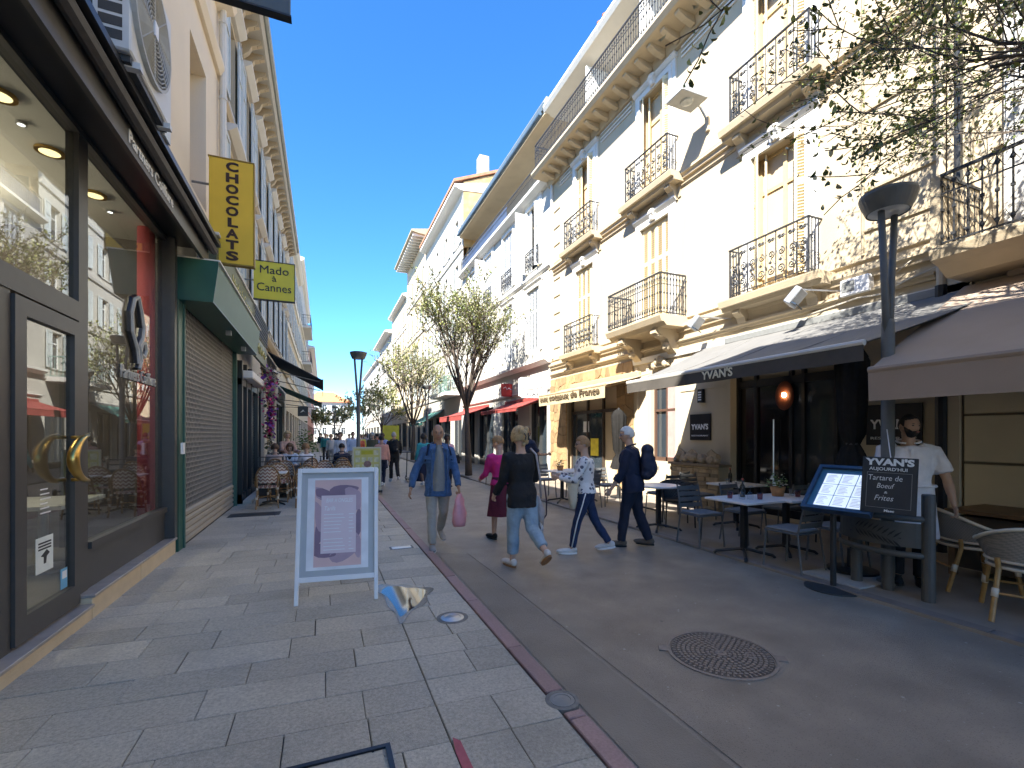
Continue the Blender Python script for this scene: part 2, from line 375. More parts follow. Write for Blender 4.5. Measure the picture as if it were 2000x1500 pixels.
def scroll_rail(xf, u0, u1, v0, v1, w0, parent, name='railing', side=0., m=None):
    b = MB(xf); H = v1-v0; n = max(2, round((u1-u0)/.19)); d = (u1-u0)/n
    b.box(u0-.02, v1-.02, w0-.02, u1+.02, v1+.005, w0+.02); b.box(u0, v0+.03, w0-.01, u1, v0+.045, w0+.01)
    for u in (u0, u1): b.box(u-.013, v0-.04, w0-.013, u+.013, v1, w0+.013)
    for i in range(n):
        c = u0+d*(i+.5); r = d*.40
        b.box(u0+d*i-.007, v0, w0-.007, u0+d*i+.007, v1-.02, w0+.007)
        spiral(b, (c, v0+H*.24, w0), r, 1.6, math.pi*(.5 if i % 2 else 1.5), 1 if i % 2 else -1)
        spiral(b, (c-.01, v0+H*.56, w0), r*.85, 1.5, math.pi*(1.5 if i % 2 else .5), -1 if i % 2 else 1)
        spiral(b, (c+d*.12, v0+H*.84, w0), r*.5, 1.4, 0, 1); spiral(b, (c-d*.2, v0+H*.84, w0), r*.4, 1.4, math.pi, -1)
        b.tube([(c-d*.4, v0+H*.35, w0), (c-d*.1, v0+H*.47, w0), (c+d*.2, v0+H*.40, w0), (c+d*.42, v0+H*.6, w0)], .008, 4)
        b.ell((c, v0+H*.40, w0+.01), (.03, .03, .018), 6, 4)
    if side:
        for u in (u0, u1):
            b.box(u-.012, v1-.02, 0, u+.012, v1+.004, w0); b.box(u-.007, v0+.03, 0, u+.007, v0+.045, w0)
            for q in (.25, .5, .75): b.box(u-.007, v0, w0*q-.007, u+.007, v1, w0*q+.007)
            spb = MB(lambda a, v, w_: xf(u, v, a)); 
            for q, vv in ((.3, .3), (.7, .6)): spiral(spb, (w0*q, v0+H*vv, 0), w0*.25, 1.5, 0, 1, .007, 10)
            k = len(b.v); b.v += spb.v; b.F += [[i+k for i in f] for f in spb.F]; b.mi += spb.mi
    return b.build(name, m or iron, parent)
def bar_rail(xf, u0, u1, v0, v1, w0, parent, pitch=.1, name='railing', sides=True, m=None, fancy=True):
    b = MB(xf); H = v1-v0
    def run(P, n):
        for i in range(n+1):
            t = i/n; a = [P[0][k]+(P[1][k]-P[0][k])*t for k in (0, 1)]
            b.box(a[0]-.007, v0, a[1]-.007, a[0]+.007, v1, a[1]+.007)
            if fancy:
                for q in (.12, .5, .86): b.box(a[0]-.018, v0+H*q-.018, a[1]-.014, a[0]+.018, v0+H*q+.018, a[1]+.014)
                if i < n:
                    e = [P[0][k]+(P[1][k]-P[0][k])*(i+1)/n for k in (0, 1)]; mm = [(a[k]+e[k])/2 for k in (0, 1)]
                    for q, s_ in ((.06, .16), (.92, -.14)): b.tube([(a[0], v0+H*q, a[1]), (mm[0], v0+H*(q+s_), mm[1]), (e[0], v0+H*q, e[1])], .006, 4)
        for vv, hh in ((v1-.01, .035), (v0+.02, .02), (v0+H*.72, .015)): b.bar((P[0][0], vv, P[0][1]), (P[1][0], vv, P[1][1]), hh)
    run([(u0, w0), (u1, w0)], max(2, int((u1-u0)/pitch)))
    if sides:
        for u in (u0, u1): run([(u, .02), (u, w0-.03)], max(2, int(w0/pitch)))
    return b.build(name, m or iron, parent)
def corbel(b, u, v1, h, wd, pr):    # scroll bracket under a slab
    p = [(v1, 0), (v1, pr), (v1-h*.18, pr*.98), (v1-h*.3, pr*.8), (v1-h*.42, pr*.55), (v1-h*.7, pr*.42), (v1-h, pr*.14), (v1-h, 0)]
    b.prism(p, u-wd/2, u+wd/2, ax=0)
    b.prism([(v1-.02, pr*.5), (v1-.02, pr*1.05), (v1-h*.2, pr*1.07), (v1-h*.3, pr*.85), (v1-h*.2, pr*.6)], u-wd*.36, u+wd*.36, ax=0)
def window(xf, parent, u, hw, v0, v1, style, shm, sw=.17, surround=True, key=True, depth=.2, fine=True, trim=None, wood=None):
    """one window: surround (part) with frame, panes and shutters as sub-parts"""
    trim = trim or trimw
    b = MB(xf)
    if surround:
        for k, (o, i, d) in enumerate(((sw+.04, sw*.55, .045), (sw*.6, .0, .075))):
            b.box(u-hw-o, v0-.02, .001, u-hw-i, v1+o, d); b.box(u+hw+i, v0-.02, .001, u+hw+o, v1+o, d); b.box(u-hw-i, v1+i, .001, u+hw+i, v1+o, d-.002)
        b.prism([(v1+sw+.02, 0), (v1+sw+.02, .06), (v1+sw+.09, .12), (v1+sw+.13, .12), (v1+sw+.13, 0)], u-hw-sw-.08, u+hw+sw+.08, ax=0)
    else: b.box(u-hw-.03, v0-.05, .001, u+hw+.03, v0-.001, .06)
    p = b.build('window', trim, parent)
    if key:
        kb = MB(xf); kb.prism([(v1+.04, .05), (v1+.3, .05), (v1+.3, .16), (v1+.2, .2), (v1+.1, .13), (v1+.04, .12)], u-.09, u+.09, ax=0)
        kb.ell((u, v1+.24, .14), (.13, .09, .06), 8, 5); kb.ell((u, v1+.12, .13), (.06, .1, .05), 8, 5); kb.build('keystone', trim, p)
    if style in ('open', 'half', 'glass'):
        wd = wood or woodm; f = MB(xf); z0, z1 = -depth-.04, -depth+.03
        for a, c in ((-hw, -hw+.06), (-.035, .035), (hw-.06, hw)): f.box(u+a, v0, z0, u+c, v1, z1)
        for a, c in ((v0, v0+.1), (v0+(v1-v0)*.72, v0+(v1-v0)*.72+.07), (v1-.06, v1)): f.box(u-hw+.06, a, z0+.002, u-.035, c, z1-.002); f.box(u+.035, a, z0+.002, u+hw-.06, c, z1-.002)
        f.build('frame', wd, p)
        for a, c in ((-hw+.05, -.03), (.03, hw-.05)): MB(xf).box(u+a, v0+.03, -depth-.015, u+c, v1-.03, -depth-.005).build('pane', winglass, p)
    if style == 'closed':
        n = 4 if hw > .45 else 2; q = 2*hw/n
        for i in range(n): louvre(xf, u-hw+q*i+.004, u-hw+q*(i+1)-.004, v0+.01, v1-.01, -.06, shm, p, fine=fine)
    elif style == 'open':
        for s_ in (1, -1):
            q = hw*.42
            louvre(xf, u+s_*hw*.985, u+s_*(hw-q), v0+.01, v1-.01, -.05, shm, p, fold=s_*rad(-38), fine=fine)
            louvre(xf, u+s_*(hw-q*.82), u+s_*(hw-q*.82-q*.5), v0+.01, v1-.01, -.16, shm, p, fold=s_*rad(-55), fine=fine)
    elif style == 'half':
        q = hw*.5
        louvre(xf, u+hw*.985, u+hw-q, v0+.01, v1-.01, -.06, shm, p, fine=fine)
        louvre(xf, u-hw*.985, u-hw+q, v0+.01, v1-.01, -.05, shm, p, fold=rad(50), fine=fine)
    elif style == 'flung':
        for s_ in (1, -1): louvre(xf, u+s_*(hw+.02), u+s_*(hw+.02+hw*.95), v0, v1, .05, shm, p, fine=fine)
        f = MB(xf); f.box(u-hw, v0, -depth, u+hw, v1, -depth+.02); f.build('pane', winglass, p)
        f = MB(xf); z1 = -depth+.05
        for a, c in ((-hw, -hw+.05), (-.03, .03), (hw-.05, hw)): f.box(u+a, v0, -depth+.021, u+c, v1, z1)
        f.box(u-hw, v0+(v1-v0)*.7, -depth+.021, u+hw, v0+(v1-v0)*.7+.05, z1-.003); f.build('frame', wood or shutw, p)
    return p
# ================================================================ RIGHT SIDE: the restaurant building
X = RT(7.8)
R1 = thing('restaurant_building', 'cream three storey building with ornate window balconies above the restaurant with grey awning', 'building', (7.8, 9.3, 0))
cols = (6.03, 9.45, 12.83); F1 = (4.45, 7.0); F2 = (7.88, 10.42)
holes = [(u-.55, u+.55, a, b) for u in cols for a, b in (F1, F2)]
gh = [(4.7, 7.08, 0, 3.05), (8.7, 9.62, .95, 2.95), (10.75, 14.3, 0, 3.15)]
wall(X, 3.63, 15.22, 3.6, 10.95, holes, cream, R1)
wall(X, 3.63, 10.32, 0, 3.6, gh[:2], cream2, R1, name='ground_floor_wall')
wall(X, 10.32, 15.22, 0, 3.6, gh[2:], cream2, R1, name='ground_floor_wall')
MB().box(8.0, 3.64, .0, 16, 15.2, 10.9).build('building_core', cream, R1)
for v, h, wd in ((4.02, .16, .13), (3.74, .10, .10), (7.58, .15, .13), (7.42, .05, .05), (4.3, .03, .04), (7.8, .03, .03)):
    prof(X, 3.64, 15.21, [(v, .001), (v, wd*.5), (v+h*.4, wd*.6), (v+h*.6, wd), (v+h, wd), (v+h, .001)], stonet if h > .04 else cream, R1, 'string_course')
prof(X, 3.64, 10.3, [(3.48, .001), (3.48, .05), (3.62, .08), (3.62, .001)], trimw, R1, 'awning_fascia')
# windows, balconets
def balconet(par, u, v, hw=.80, slab=1.02):
    sb = MB(X)
    sb.prism([(v-.20, .0), (v-.20, .30), (v-.13, .33), (v-.13, .40), (v-.02, .43), (v, .43), (v, 0)], u-slab, u+slab, ax=0)
    s_ = sb.build('balcony_slab', trimw if False else stonet, par)
    for e in (-.72, .72): cb = MB(X); corbel(cb, u+e, v-.20, .34, .19, .27); cb.build('corbel', stonet, s_)
    MB(X).prism([(v-.5, 0), (v-.5, .03), (v-.2, .05), (v-.2, 0)], u-slab+.1, u+slab-.1, ax=0).build('apron', stonet, s_)
    r = scroll_rail(X, u-hw, u+hw, v+.06, v+.98, .33, s_, side=1)
sty = {(0, 0): 'open', (0, 1): 'open', (1, 0): 'closed', (1, 1): 'open', (2, 0): 'closed', (2, 1): 'half'}
for i, u in enumerate(cols):
    for j, (a, b) in enumerate((F1, F2)):
        window(X, R1, u, .55, a, b, sty[(i, j)], shutm)
        if (i, j) != (1, 0): balconet(R1, u, (4.28, 7.73)[j])
# projecting balcony over the restaurant's far end
sb = MB(X); sb.prism([(4.10, 0), (4.10, .62), (4.18, .70), (4.18, .76), (4.30, .82), (4.34, .82), (4.34, 0)], 8.32, 10.48, ax=0)
bs = sb.build('balcony_slab', stonet, R1)
for e in (8.75, 10.05):
    cb = MB(X); corbel(cb, e, 4.10, .55, .26, .62); cb.ell((e, 3.98, .5), (.14, .1, .12), 8, 5); cb.ell((e, 3.72, .26), (.13, .12, .1), 8, 5); cb.build('corbel', stonet, bs)
bar_rail(X, 8.38, 10.42, 4.38, 5.3, .76, bs, .085)
cu = MB(X); cu.box(8.9, 3.3, .01, 9.5, 3.42, .09)
for q in range(5): cu.ell((9.0+q*.1, 3.36+.12*math.sin(q*.8), .1), (.09, .1, .06), 7, 5)
cu.build('cartouche', stonet, R1)
# pilaster bands at the two ends
jsh = mat('joint_shadow', (.40, .33, .22), .9)
for k in range(9):
    v = 4.75+k*.62
    MB(X).box(14.55, v, .001, 15.0, v+.035, .03).build('pilaster_joint', jsh, R1); MB(X).box(3.62, v, .001, 4.55, v+.035, .03).build('pilaster_joint', jsh, R1)
for u in (3.60, 4.56): MB(X).box(u, 4.4, .001, u+.03, 10.6, .035).build('pilaster_edge', jsh, R1)
MB(X).box(15.03, 4.4, .02, 15.11, 10.9, .1).build('downpipe', trimw, R1)
# horizontal panel mouldings between the upper windows
for u0, u1 in ((6.95, 8.5), (10.4, 11.9), (3.5, 5.1), (13.75, 14.5)):
    for v in (10.45, 10.55, 10.68): MB(X).box(u0, v, .001, u1, v+.04, .04).build('panel_moulding', trimw, R1)
# cornice with modillions, long top balcony, recessed attic
prof(X, 3.46, 15.3, [(10.75, .001), (10.75, .1), (10.95, .16), (10.97, .72), (11.06, .80), (11.14, .80), (11.14, -.9), (10.96, -.9)], stonet, R1, 'cornice')
md = MB(X)
u = 3.7
while u < 15.1: md.prism([(10.97, .15), (10.97, .6), (10.9, .6), (10.82, .4), (10.77, .15)], u-.07, u+.07, ax=0); u += .48
md.build('modillion', stonet, R1, kind='stuff')
bar_rail(X, 3.5, 15.15, 11.2, 12.08, .70, R1, .1, 'top_railing', m=iron)
ah = [(u-.5, u+.5, 11.2, 12.95) for u in (5.2, 8.2, 11.2, 13.9)]
AX = RT(8.6); wall(AX, 3.46, 15.2, 11.0, 13.45, ah, whiter, R1, name='attic_wall')
for h in ah: window(AX, R1, (h[0]+h[1])/2, .5, 11.2, 12.95, 'flung', shutm, surround=False, key=False)
prof(X, 3.4, 15.3, [(13.42, -.8), (13.42, -.1), (13.5, .26), (13.62, .34), (13.70, .34), (13.78, .2), (14.6, -2.5), (14.6, -3)], trimw, R1, 'attic_eave')
for u in (9.9, 12.6): MB(X).box(u, 11.2, -.7, u+.06, 13.3, .1).build('partition_screen', shutw, R1)
chm = MB(); chm.box(9.3, 14.2, 14, 9.9, 15.1, 16.4); chm.box(9.24, 14.14, 16.4, 9.96, 15.16, 16.52); 
ch = chm.build('chimney', cream2, R1)
cp = MB()
for yy in (14.4, 14.75): cp.lathe([(.11, 0), (.13, .1), (.1, .5), (.13, .55)], 10, (9.6, yy, 16.52))
cp.build('chimney_pot', mat('terracotta', (.5, .2, .1), .8), ch)
# ---- restaurant front: dark glazed doors, wall, pendant
dg = MB(X); dg.box(4.7, 0, -.3, 7.08, 3.05, -.26)
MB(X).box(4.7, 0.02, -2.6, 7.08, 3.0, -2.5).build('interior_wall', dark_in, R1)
dr = MB(X)
for u in (4.7, 5.05, 5.62, 5.86, 6.6, 7.02): dr.box(u, 0, -.22, u+.06, 3.05, -.12)
dr.box(4.7, 2.55, -.21, 7.08, 2.7, -.13); dr.box(4.7, 0, -.21, 7.08, .22, -.13); dr.box(4.7, 2.9, -.2, 7.08, 3.05, -.1)
door = dr.build('restaurant_door', black, R1)
MB(X).box(5.63, .22, -.18, 5.92, 2.55, -.17).build('pane', winglass, door); MB(X).box(5.92, .22, -.18, 7.02, 2.55, -.17).build('pane', mat('tinted_glass', (.012, .012, .014), .08, .2, 3, spec=.6), door)
MB(X).box(4.76, .22, -.18, 5.62, 2.55, -.17).build('pane', winglass, door)
MB(X).tube([(6.2, .6, -.08), (6.2, 1.9, -.08)], .014, 6).build('handle', steel, door)
wd = MB(X)
for u in (8.7, 9.13, 9.57): wd.box(u, .95, -.2, u+.05, 2.95, -.1)
wd.box(8.7, .95, -.2, 9.62, 1.05, -.1); wd.box(8.7, 2.2, -.19, 9.62, 2.26, -.11)
ww = wd.build('window', mat('brown_frame', (.09, .05, .035), .5), R1); MB(X).box(8.7, .95, -.17, 9.62, 2.95, -.16).build('pane', winglass, ww)
cur = MB(X)
for k in range(8): cur.tube([(8.78+k*.05, 1.05, -.14), (8.78+k*.05, 2.9, -.14)], .03, 6)
cur.build('curtain', mat('mauve_curtain', (.35, .24, .22), .8), ww)
pp = MB(X)
for u in (8.58, 7.08, 9.66, 10.12): pp.box(u, .0, .001, u+.1, 3.4, .05)
pp.box(7.2, 2.62, .001, 8.55, 2.66, .02); pp.box(7.2, .12, .001, 8.55, .16, .02); pp.build('pilaster', cream2, R1)
MB(X).box(3.64, 0, .001, 10.3, .10, .03).build('plinth', stonet, R1)
def plate(label, u0, u1, v0, v1, big):
    t = thing('wall_plate', label, 'sign', (7.8, u0, v0)); MB(X).box(u0, v0, .02, u1, v1, .04).build('panel', black, t)
    uc = (u0+u1)/2; H = v1-v0
    text("YVAN'S", big, frame((7.8-.045, uc, v0+H*.50), (0, -1, 0), (0, 0, 1)), white, t, width=(u1-u0)*.82, bold=.004)
    text("RESTAURANT", big*.28, frame((7.8-.045, uc, v0+H*.17), (0, -1, 0), (0, 0, 1)), white, t, width=(u1-u0)*.82)
plate("black lettered plate on the wall left of the restaurant door", 7.62, 8.22, 1.49, 2.07, .17)
plate("black lettered plate behind the lamp post and the waiter", 3.80, 4.52, 1.45, 2.06, .2)
t = thing('wall_sconce', 'small black wall sconce above the restaurant plate', 'wall lamp', (7.75, 7.9, 2.3))
MB(X).box(7.8, 2.32, .01, 7.95, 2.62, .09).build('housing', black, t, bevel=.008)
for k in range(4): MB(X).box(7.83, 2.37+k*.055, .085, 7.92, 2.40+k*.055, .095).build('slot', white, t)
t = thing('pendant_lamp', 'lit round orange pendant lamp inside the dark restaurant doorway', 'lamp', (7.86, 5.99, 2.0))
MB().ell((7.90, 5.99, 2.33), (.03, .19, .27), 14, 10).build('woven_shade', mat('woven_orange', (.20, .05, .02), .7, .3, 60), t, smooth=True)
MB().ell((7.86, 5.97, 2.34), (.035, .035, .045), 10, 8).build('bulb', emis('bulb', (1, .72, .38), 14), t, smooth=True)
# ---- restaurant awning
awg = mat('awning_grey', (.165, .162, .155), .8, .08, 5, .1, 60, stain=.25); awd = mat('awning_charcoal', (.075, .066, .056), .8, .1, 10, .06, 80)
def awning(name, label, cat_u0, u1, vt, wt, vb, wb, val, mtop, mval, cass=.12, slack=.04, inset=.12, barm=None):
    t = thing(name, label, 'awning', (7.8-wt, (cat_u0+u1)/2, vb)); n = 48; mm = 10; vs = []; fs = []
    for lay in (0, .012):
        for j in range(mm+1):
            for i in range(n+1):
                q = j/mm; s_ = i/n; u = cat_u0+inset*(1-q)+(u1-cat_u0-2*inset*(1-q))*s_
                sag = slack*math.sin(math.pi*q)*(1+.35*math.sin(s_*9)) + .010*noise.noise(Vector((s_*14, q*3, cat_u0)))
                vs.append((u, vt+(vb-vt)*q-sag-lay, wt+(wb-wt)*q))
    K = (n+1)*(mm+1)
    for j in range(mm):
        for i in range(n):
            a = j*(n+1)+i; fs += [(a, a+1, a+n+2, a+n+1), (K+a, K+a+n+1, K+a+n+2, K+a+1)]
    MB(X).add(vs, fs).build('canopy', mtop, t, smooth=True)
    for k in range(1, 4):
        s_ = k/4; P = []
        for j in range(9):
            q = j/8; P.append((cat_u0+inset*(1-q)+(u1-cat_u0-2*inset*(1-q))*s_, vt+(vb-vt)*q-slack*math.sin(math.pi*q)*(1+.35*math.sin(s_*9))+.002, wt+(wb-wt)*q))
        MB(X).tube(P, .007, 4).build('seam', mtop, t)
    b = MB(X); m2 = 40
    vv = []
    for i in range(m2+1):
        u = cat_u0+(u1-cat_u0)*i/m2; wv = .012*math.sin(i*.9)
        vv += [(u, vb-.02, wb+.02), (u, vb-val, wb+.02+wv), (u, vb-.02, wb+.012), (u, vb-val, wb+.012+wv)]
    b.add(vv, [f for i in range(m2) for f in ((4*i, 4*i+1, 4*i+5, 4*i+4), (4*i+2, 4*i+6, 4*i+7, 4*i+3))])
    va = b.build('valance', mval, t, smooth=True)
    MB(X).tube([(cat_u0, vb, wb), (u1, vb, wb)], .035, 8).build('front_bar', barm or trimw, t)
    MB(X).box(cat_u0+.1, vt-.02, .0, u1-.1, vt+cass, wt+.02).build('cassette', barm or greym, t, bevel=.02)
    for u in (cat_u0+.25, u1-.25):
        MB(X).tube([(u, vt-.05, .05), (u+(.3 if u < (cat_u0+u1)/2 else -.3), (vt+vb)/2-.1, (wt+wb)/2), (u, vb-.02, wb-.03)], .022, 6).build('arm', barm or greym, t)
    return t, va
aw, va = awning('restaurant_awning', "wide grey awning with dark lettered valance over the restaurant terrace", 3.15, 7.32, 3.50, .06, 2.60, 2.42, .20, awg, awd, slack=.05, inset=-.45)
text("YVAN'S", .17, frame((7.8-2.455, 5.13, 2.495), (0, -1, 0), (0, 0, 1)), mat('letter_cream', (.8, .74, .55), .6), va, width=.57, bold=.003)
# floodlights on arms, boxed unit, cables
def flood(label, u, v):
    t = thing('floodlight', label, 'floodlight', (7.8, u-.35, v), group='floodlights over the grey awning')
    MB(X).tube([(u-.42, v-.02, .02), (u-.05, v+.06, .52)], .014, 6).build('arm', steel, t)
    M = Matrix.Rotation(rad(35), 3, 'X') @ Matrix.Rotation(rad(20), 3, 'Y')
    MB().obox((7.8-.55, u, v-.06), (.24, .13, .30), M).build('housing', mat('galvanised', (.42, .44, .47), .4, .1, 20, metal=.6), t, bevel=.015)
    MB().obox((7.8-.57, u-.02, v-.20), (.22, .14, .02), M).build('lens', winglass, t)
flood('grey floodlight on an arm nearer the projecting balcony', 7.5, 4.02); flood('grey floodlight on an arm under the nearest window balcony', 5.3, 3.95)
t = thing('wall_unit', 'small white ventilation unit with dark grille on the facade', 'vent unit', (7.7, 4.63, 3.8))
MB(X).box(4.42, 3.80, .01, 4.84, 4.06, .16).build('case', white, t, bevel=.01); MB(X).box(4.62, 3.86, .15, 4.81, 4.02, .168).build('grille', greym, t)
cab = mat('cable', (.5, .46, .38), .7)
c1 = MB(X).tube([(5.4, 3.66, .11), (4.9, 3.70, .13), (4.6, 3.73, .13), (4.3, 3.70, .12), (3.9, 3.82, .12), (3.5, 3.9, .12)], .012, 5); c1.tube([(4.3, 4.3, .05), (4.1, 3.95, .1), (3.95, 4.05, .1), (3.7, 4.2, .06)], .01, 5)
tag(c1.build('cable', cab), 'loose cables running along the facade above the awnings', 'cable')
t = thing('wall_lantern', 'grey square street lantern on an arm high on the cream facade', 'street lamp', (7.8, 7.74, 8.4))
MB(X).box(7.66, 8.25, .0, 7.76, 8.55, .06).build('bracket', cream2, t, bevel=.005); MB(X).tube([(7.72, 8.5, .03), (7.72, 8.72, .22), (7.7, 8.76, .35)], .025, 6).build('arm', steel, t)
MB(X).box(7.42, 8.70, .30, 7.92, 8.86, 1.0).build('head', mat('lantern_grey', (.42, .43, .42), .5), t, bevel=.012); MB().lathe([(.14, 0), (.12, -.03), (.06, -.045)], 14, (7.15, 7.67, 8.70)).build('diffuser', mat('frost', (.5, .52, .5), .2), t)
# ---- knife shop with stone cladding, in the same building
def clip(poly, a, b, c):
    out = []
    for i in range(len(poly)):
        p, q = poly[i], poly[(i+1) % len(poly)]; dp = a*p[0]+b*p[1]-c; dq = a*q[0]+b*q[1]-c
        if dp <= 0: out.append(p)
        if dp*dq < 0: t_ = dp/(dp-dq); out.append((p[0]+(q[0]-p[0])*t_, p[1]+(q[1]-p[1])*t_))
    return out
def stones(xf, u0, u1, v0, v1, d, m, parent, w0=.0, gap=.012):
    nu = max(1, round((u1-u0)/d)); nv = max(1, round((v1-v0)/d)); S = [(u0+(i+R.uniform(.15, .85))*(u1-u0)/nu, v0+(j+R.uniform(.15, .85))*(v1-v0)/nv) for i in range(nu) for j in range(nv)]
    for i, p in enumerate(S):
        poly = [(u0, v0), (u1, v0), (u1, v1), (u0, v1)]
        for j, q in enumerate(S):
            if i == j or abs(p[0]-q[0])+abs(p[1]-q[1]) > d*5: continue
            a, b = q[0]-p[0], q[1]-p[1]; L_ = math.hypot(a, b); mx_, my_ = (p[0]+q[0])/2, (p[1]+q[1])/2
            poly = clip(poly, a/L_, b/L_, (a*mx_+b*my_)/L_-gap/2)
            if len(poly) < 3: break
        if len(poly) >= 3: MB(xf).prism(poly, w0, w0+R.uniform(.03, .055)).build('stone', m, parent, bevel=.006)
stm = mat('rubble_stone', (.34, .225, .11), .85, .2, 7, .6, 30, obj=.28, stain=.2)
mort = mat('pale_mortar', (.36, .30, .21), .9)
for u0, u1, v0, v1 in ((10.32, 11.05, .1, 3.62), (14.0, 15.2, .1, 3.62), (11.05, 14.0, 3.0, 3.62)):
    bk = MB(X).box(u0, v0, .001, u1, v1, .02).build('stone_cladding', mort, R1); stones(X, u0, u1, v0, v1, .30, stm, bk, .021)
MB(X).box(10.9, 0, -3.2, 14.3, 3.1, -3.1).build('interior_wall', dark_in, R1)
sf = MB(X)
for u in (11.05, 12.0, 12.9, 13.9): sf.box(u, 0, -.2, u+.06, 3.0, -.12)
sf.box(11.05, 2.3, -.2, 13.96, 2.4, -.12); sfo = sf.build('shop_window', mat('brown_dark', (.05, .035, .025), .5), R1)
MB(X).box(12.06, .3, -.17, 13.9, 2.3, -.16).build('pane', winglass, sfo)
MB(X).box(12.3, .95, -.15, 12.75, 1.5, -.145).build('yellow_poster', mat('poster_yellow', (.75, .6, .05), .6, .2, 8), sfo)
MB(X).box(12.85, 1.7, -.15, 13.2, 2.05, -.145).build('white_notice', white, sfo)
awc = mat('awning_canvas', (.42, .32, .19), .8, .08, 6, .1, 50, stain=.3)
ak, vk = awning('shop_awning', 'small tan canvas awning with lettered valance on the stone clad shop', 9.9, 13.75, 3.18, .1, 2.88, 1.2, .33, awc, mat('valance_tan', (.46, .37, .23), .8, .12, 5), slack=.02, inset=-.5, barm=awc)
text("aux coteaux de France", .25, frame((7.8-1.25, 11.85, 2.76), (0, -1, 0), (0, 0, 1)), mat('ink', (.09, .06, .03), .7), vk, width=3.5, bold=.006)
# ================================================================ building at the right edge (brasserie with taupe awning)
R0 = thing('brasserie_building', 'cream building at the right edge with long iron balcony above the taupe awning', 'building', (7.8, 0, 0))
h0 = [(u-.55, u+.55, a, b) for u in (2.2, -.8, -3.8) for a, b in ((4.1, 6.6), (7.7, 10.2))]
wall(X, -9, 3.62, 0, 12.5, h0, cream2, R0); MB().box(8.0, -9, 0, 16, 3.6, 12.5).build('building_core', cream, R0)
for h in h0: window(X, R0, (h[0]+h[1])/2, .55, h[2], h[3], 'closed', shutm, fine=h[0] > 1)
sb = MB(X); sb.prism([(3.58, 0), (3.58, .55), (3.7, .75), (3.74, .9), (3.84, .93), (3.88, .93), (3.88, 0)], -6, 3.30, ax=0); s0 = sb.build('balcony_slab', stonet, R0)
bar_rail(X, -5.9, 3.20, 3.9, 4.75, .88, s0, .125)
MB(X).box(3.20, 3.88, .02, 3.30, 4.75, .9).build('end_post', stonet, s0)
pb = MB(X); pb.box(3.25, 3.3, .001, 3.50, 12.4, .08); pb.build('pilaster', cream2, R0)
MB(X).tube([(3.565, 0, .09), (3.565, 3.62, .09)], .065, 8).build('drainpipe', black, R0); MB(X).tube([(3.565, 3.62, .09), (3.565, 12.4, .09)], .05, 8).build('drainpipe', cream2, R0)
MB(X).box(3.33, 4.0, .1, 3.37, 12.3, .16).build('thin_pipe', darkg, R0)
gp = mat('beige_panel', (.68, .57, .37), .7, .05, 3, .05)
for k in range(5): MB(X).box(-4, .62*k+.02, .02, 3.34, .62*k+.61, .05).build('panel', gp, R0, bevel=.008)
for k in range(6): MB(X).box(-4, .62*k-.012, .03, 3.34, .62*k+.014, .056).build('panel_groove', mat('groove', (.16, .12, .07), .8), R0)
MB(X).box(3.37, 0, .02, 3.49, 3.3, .09).build('door_post', cream2, R0)
for v in (5.2, 5.8, 6.4, 7.0, 7.6): MB(X).box(2.4, v, .001, 3.05, v+.04, .03).build('wall_joint', stonet, R0)
taupe = mat('awning_taupe', (.36, .28, .215), .8, .05, 3, .08, 60, stain=.1)
awning('brasserie_awning', 'broad taupe awning with plain valance at the right edge', -5.0, 3.0, 3.52, .14, 2.27, 2.6, .32, taupe, taupe, slack=.0, inset=-.30, barm=taupe, cass=.2)
# ================================================================ white building with loggia and red awnings
def shop_opening(xf, u0, u1, v1, par, m=None, fm=None):
    b = MB(xf); 
    for u in (u0, (u0+u1)/2-.03, u1-.07): b.box(u, 0, -.25, u+.07, v1, -.1)
    b.box(u0, v1-.1, -.25, u1, v1, -.1); b.box(u0, 0, -.25, u1, .35, -.1); o = b.build('shop_window', fm or darkg, par)
    MB(xf).box(u0+.02, .3, -.2, u1-.02, v1-.05, -.19).build('pane', m or winglass, o); return o
R2 = thing('white_building', 'white building with blue edged loggia under the roof and tall white shutters', 'building', (7.8, 21, 0))
wu = (16.75, 19.5, 22.2, 24.9); h2 = [(u-.6, u+.6, a, b) for u in wu for a, b in ((4.95, 7.45), (8.25, 10.75))]
g2 = [(15.6, 17.2, 0, 3.0), (18.4, 20.4, 0, 3.0), (21.5, 24.0, 0, 3.0), (24.6, 26.2, 0, 3.0)]
wall(X, 15.22, 26.85, 0, 11.1, h2+g2, whiter, R2); MB().box(8.2, 15.25, .0, 15, 26.8, 11.1).build('building_core', whiter, R2)
for k, h in enumerate(h2): window(X, R2, (h[0]+h[1])/2, .6, h[2], h[3], 'closed' if k != 1 else 'half', mat('shutter_palegrey', (.50, .52, .53), .6, .06, 8), sw=.14, key=False, fine=True)
for u in (16.75, 22.2): MB(X).box(u+.72, 8.25, .05, u+.76, 10.75, .5).build('open_shutter', shutw, R2)
for u in wu: scroll_rail(X, u-.6, u+.6, 8.3, 9.0, .12, R2)
for g_ in g2: shop_opening(X, g_[0], g_[1], 3.0, R2)
for v, h, wd in ((4.3, .22, .3), (7.85, .14, .1), (10.95, .25, .35), (3.3, .1, .1)): prof(X, 15.23, 26.84, [(v, .001), (v, wd*.4), (v+h*.5, wd), (v+h, wd), (v+h, .001)], trimw, R2, 'string_course')
LX = RT(8.9); wall(LX, 15.25, 26.8, 11.2, 13.5, [(u-.8, u+.8, 11.2, 13.1) for u in (17, 20, 23, 25.6)], mat('loggia', (.42, .39, .34), .85), R2, name='loggia_wall')
bar_rail(X, 15.3, 26.8, 11.22, 12.1, .12, R2, .12, 'loggia_railing', sides=False, m=darkg, fancy=False)
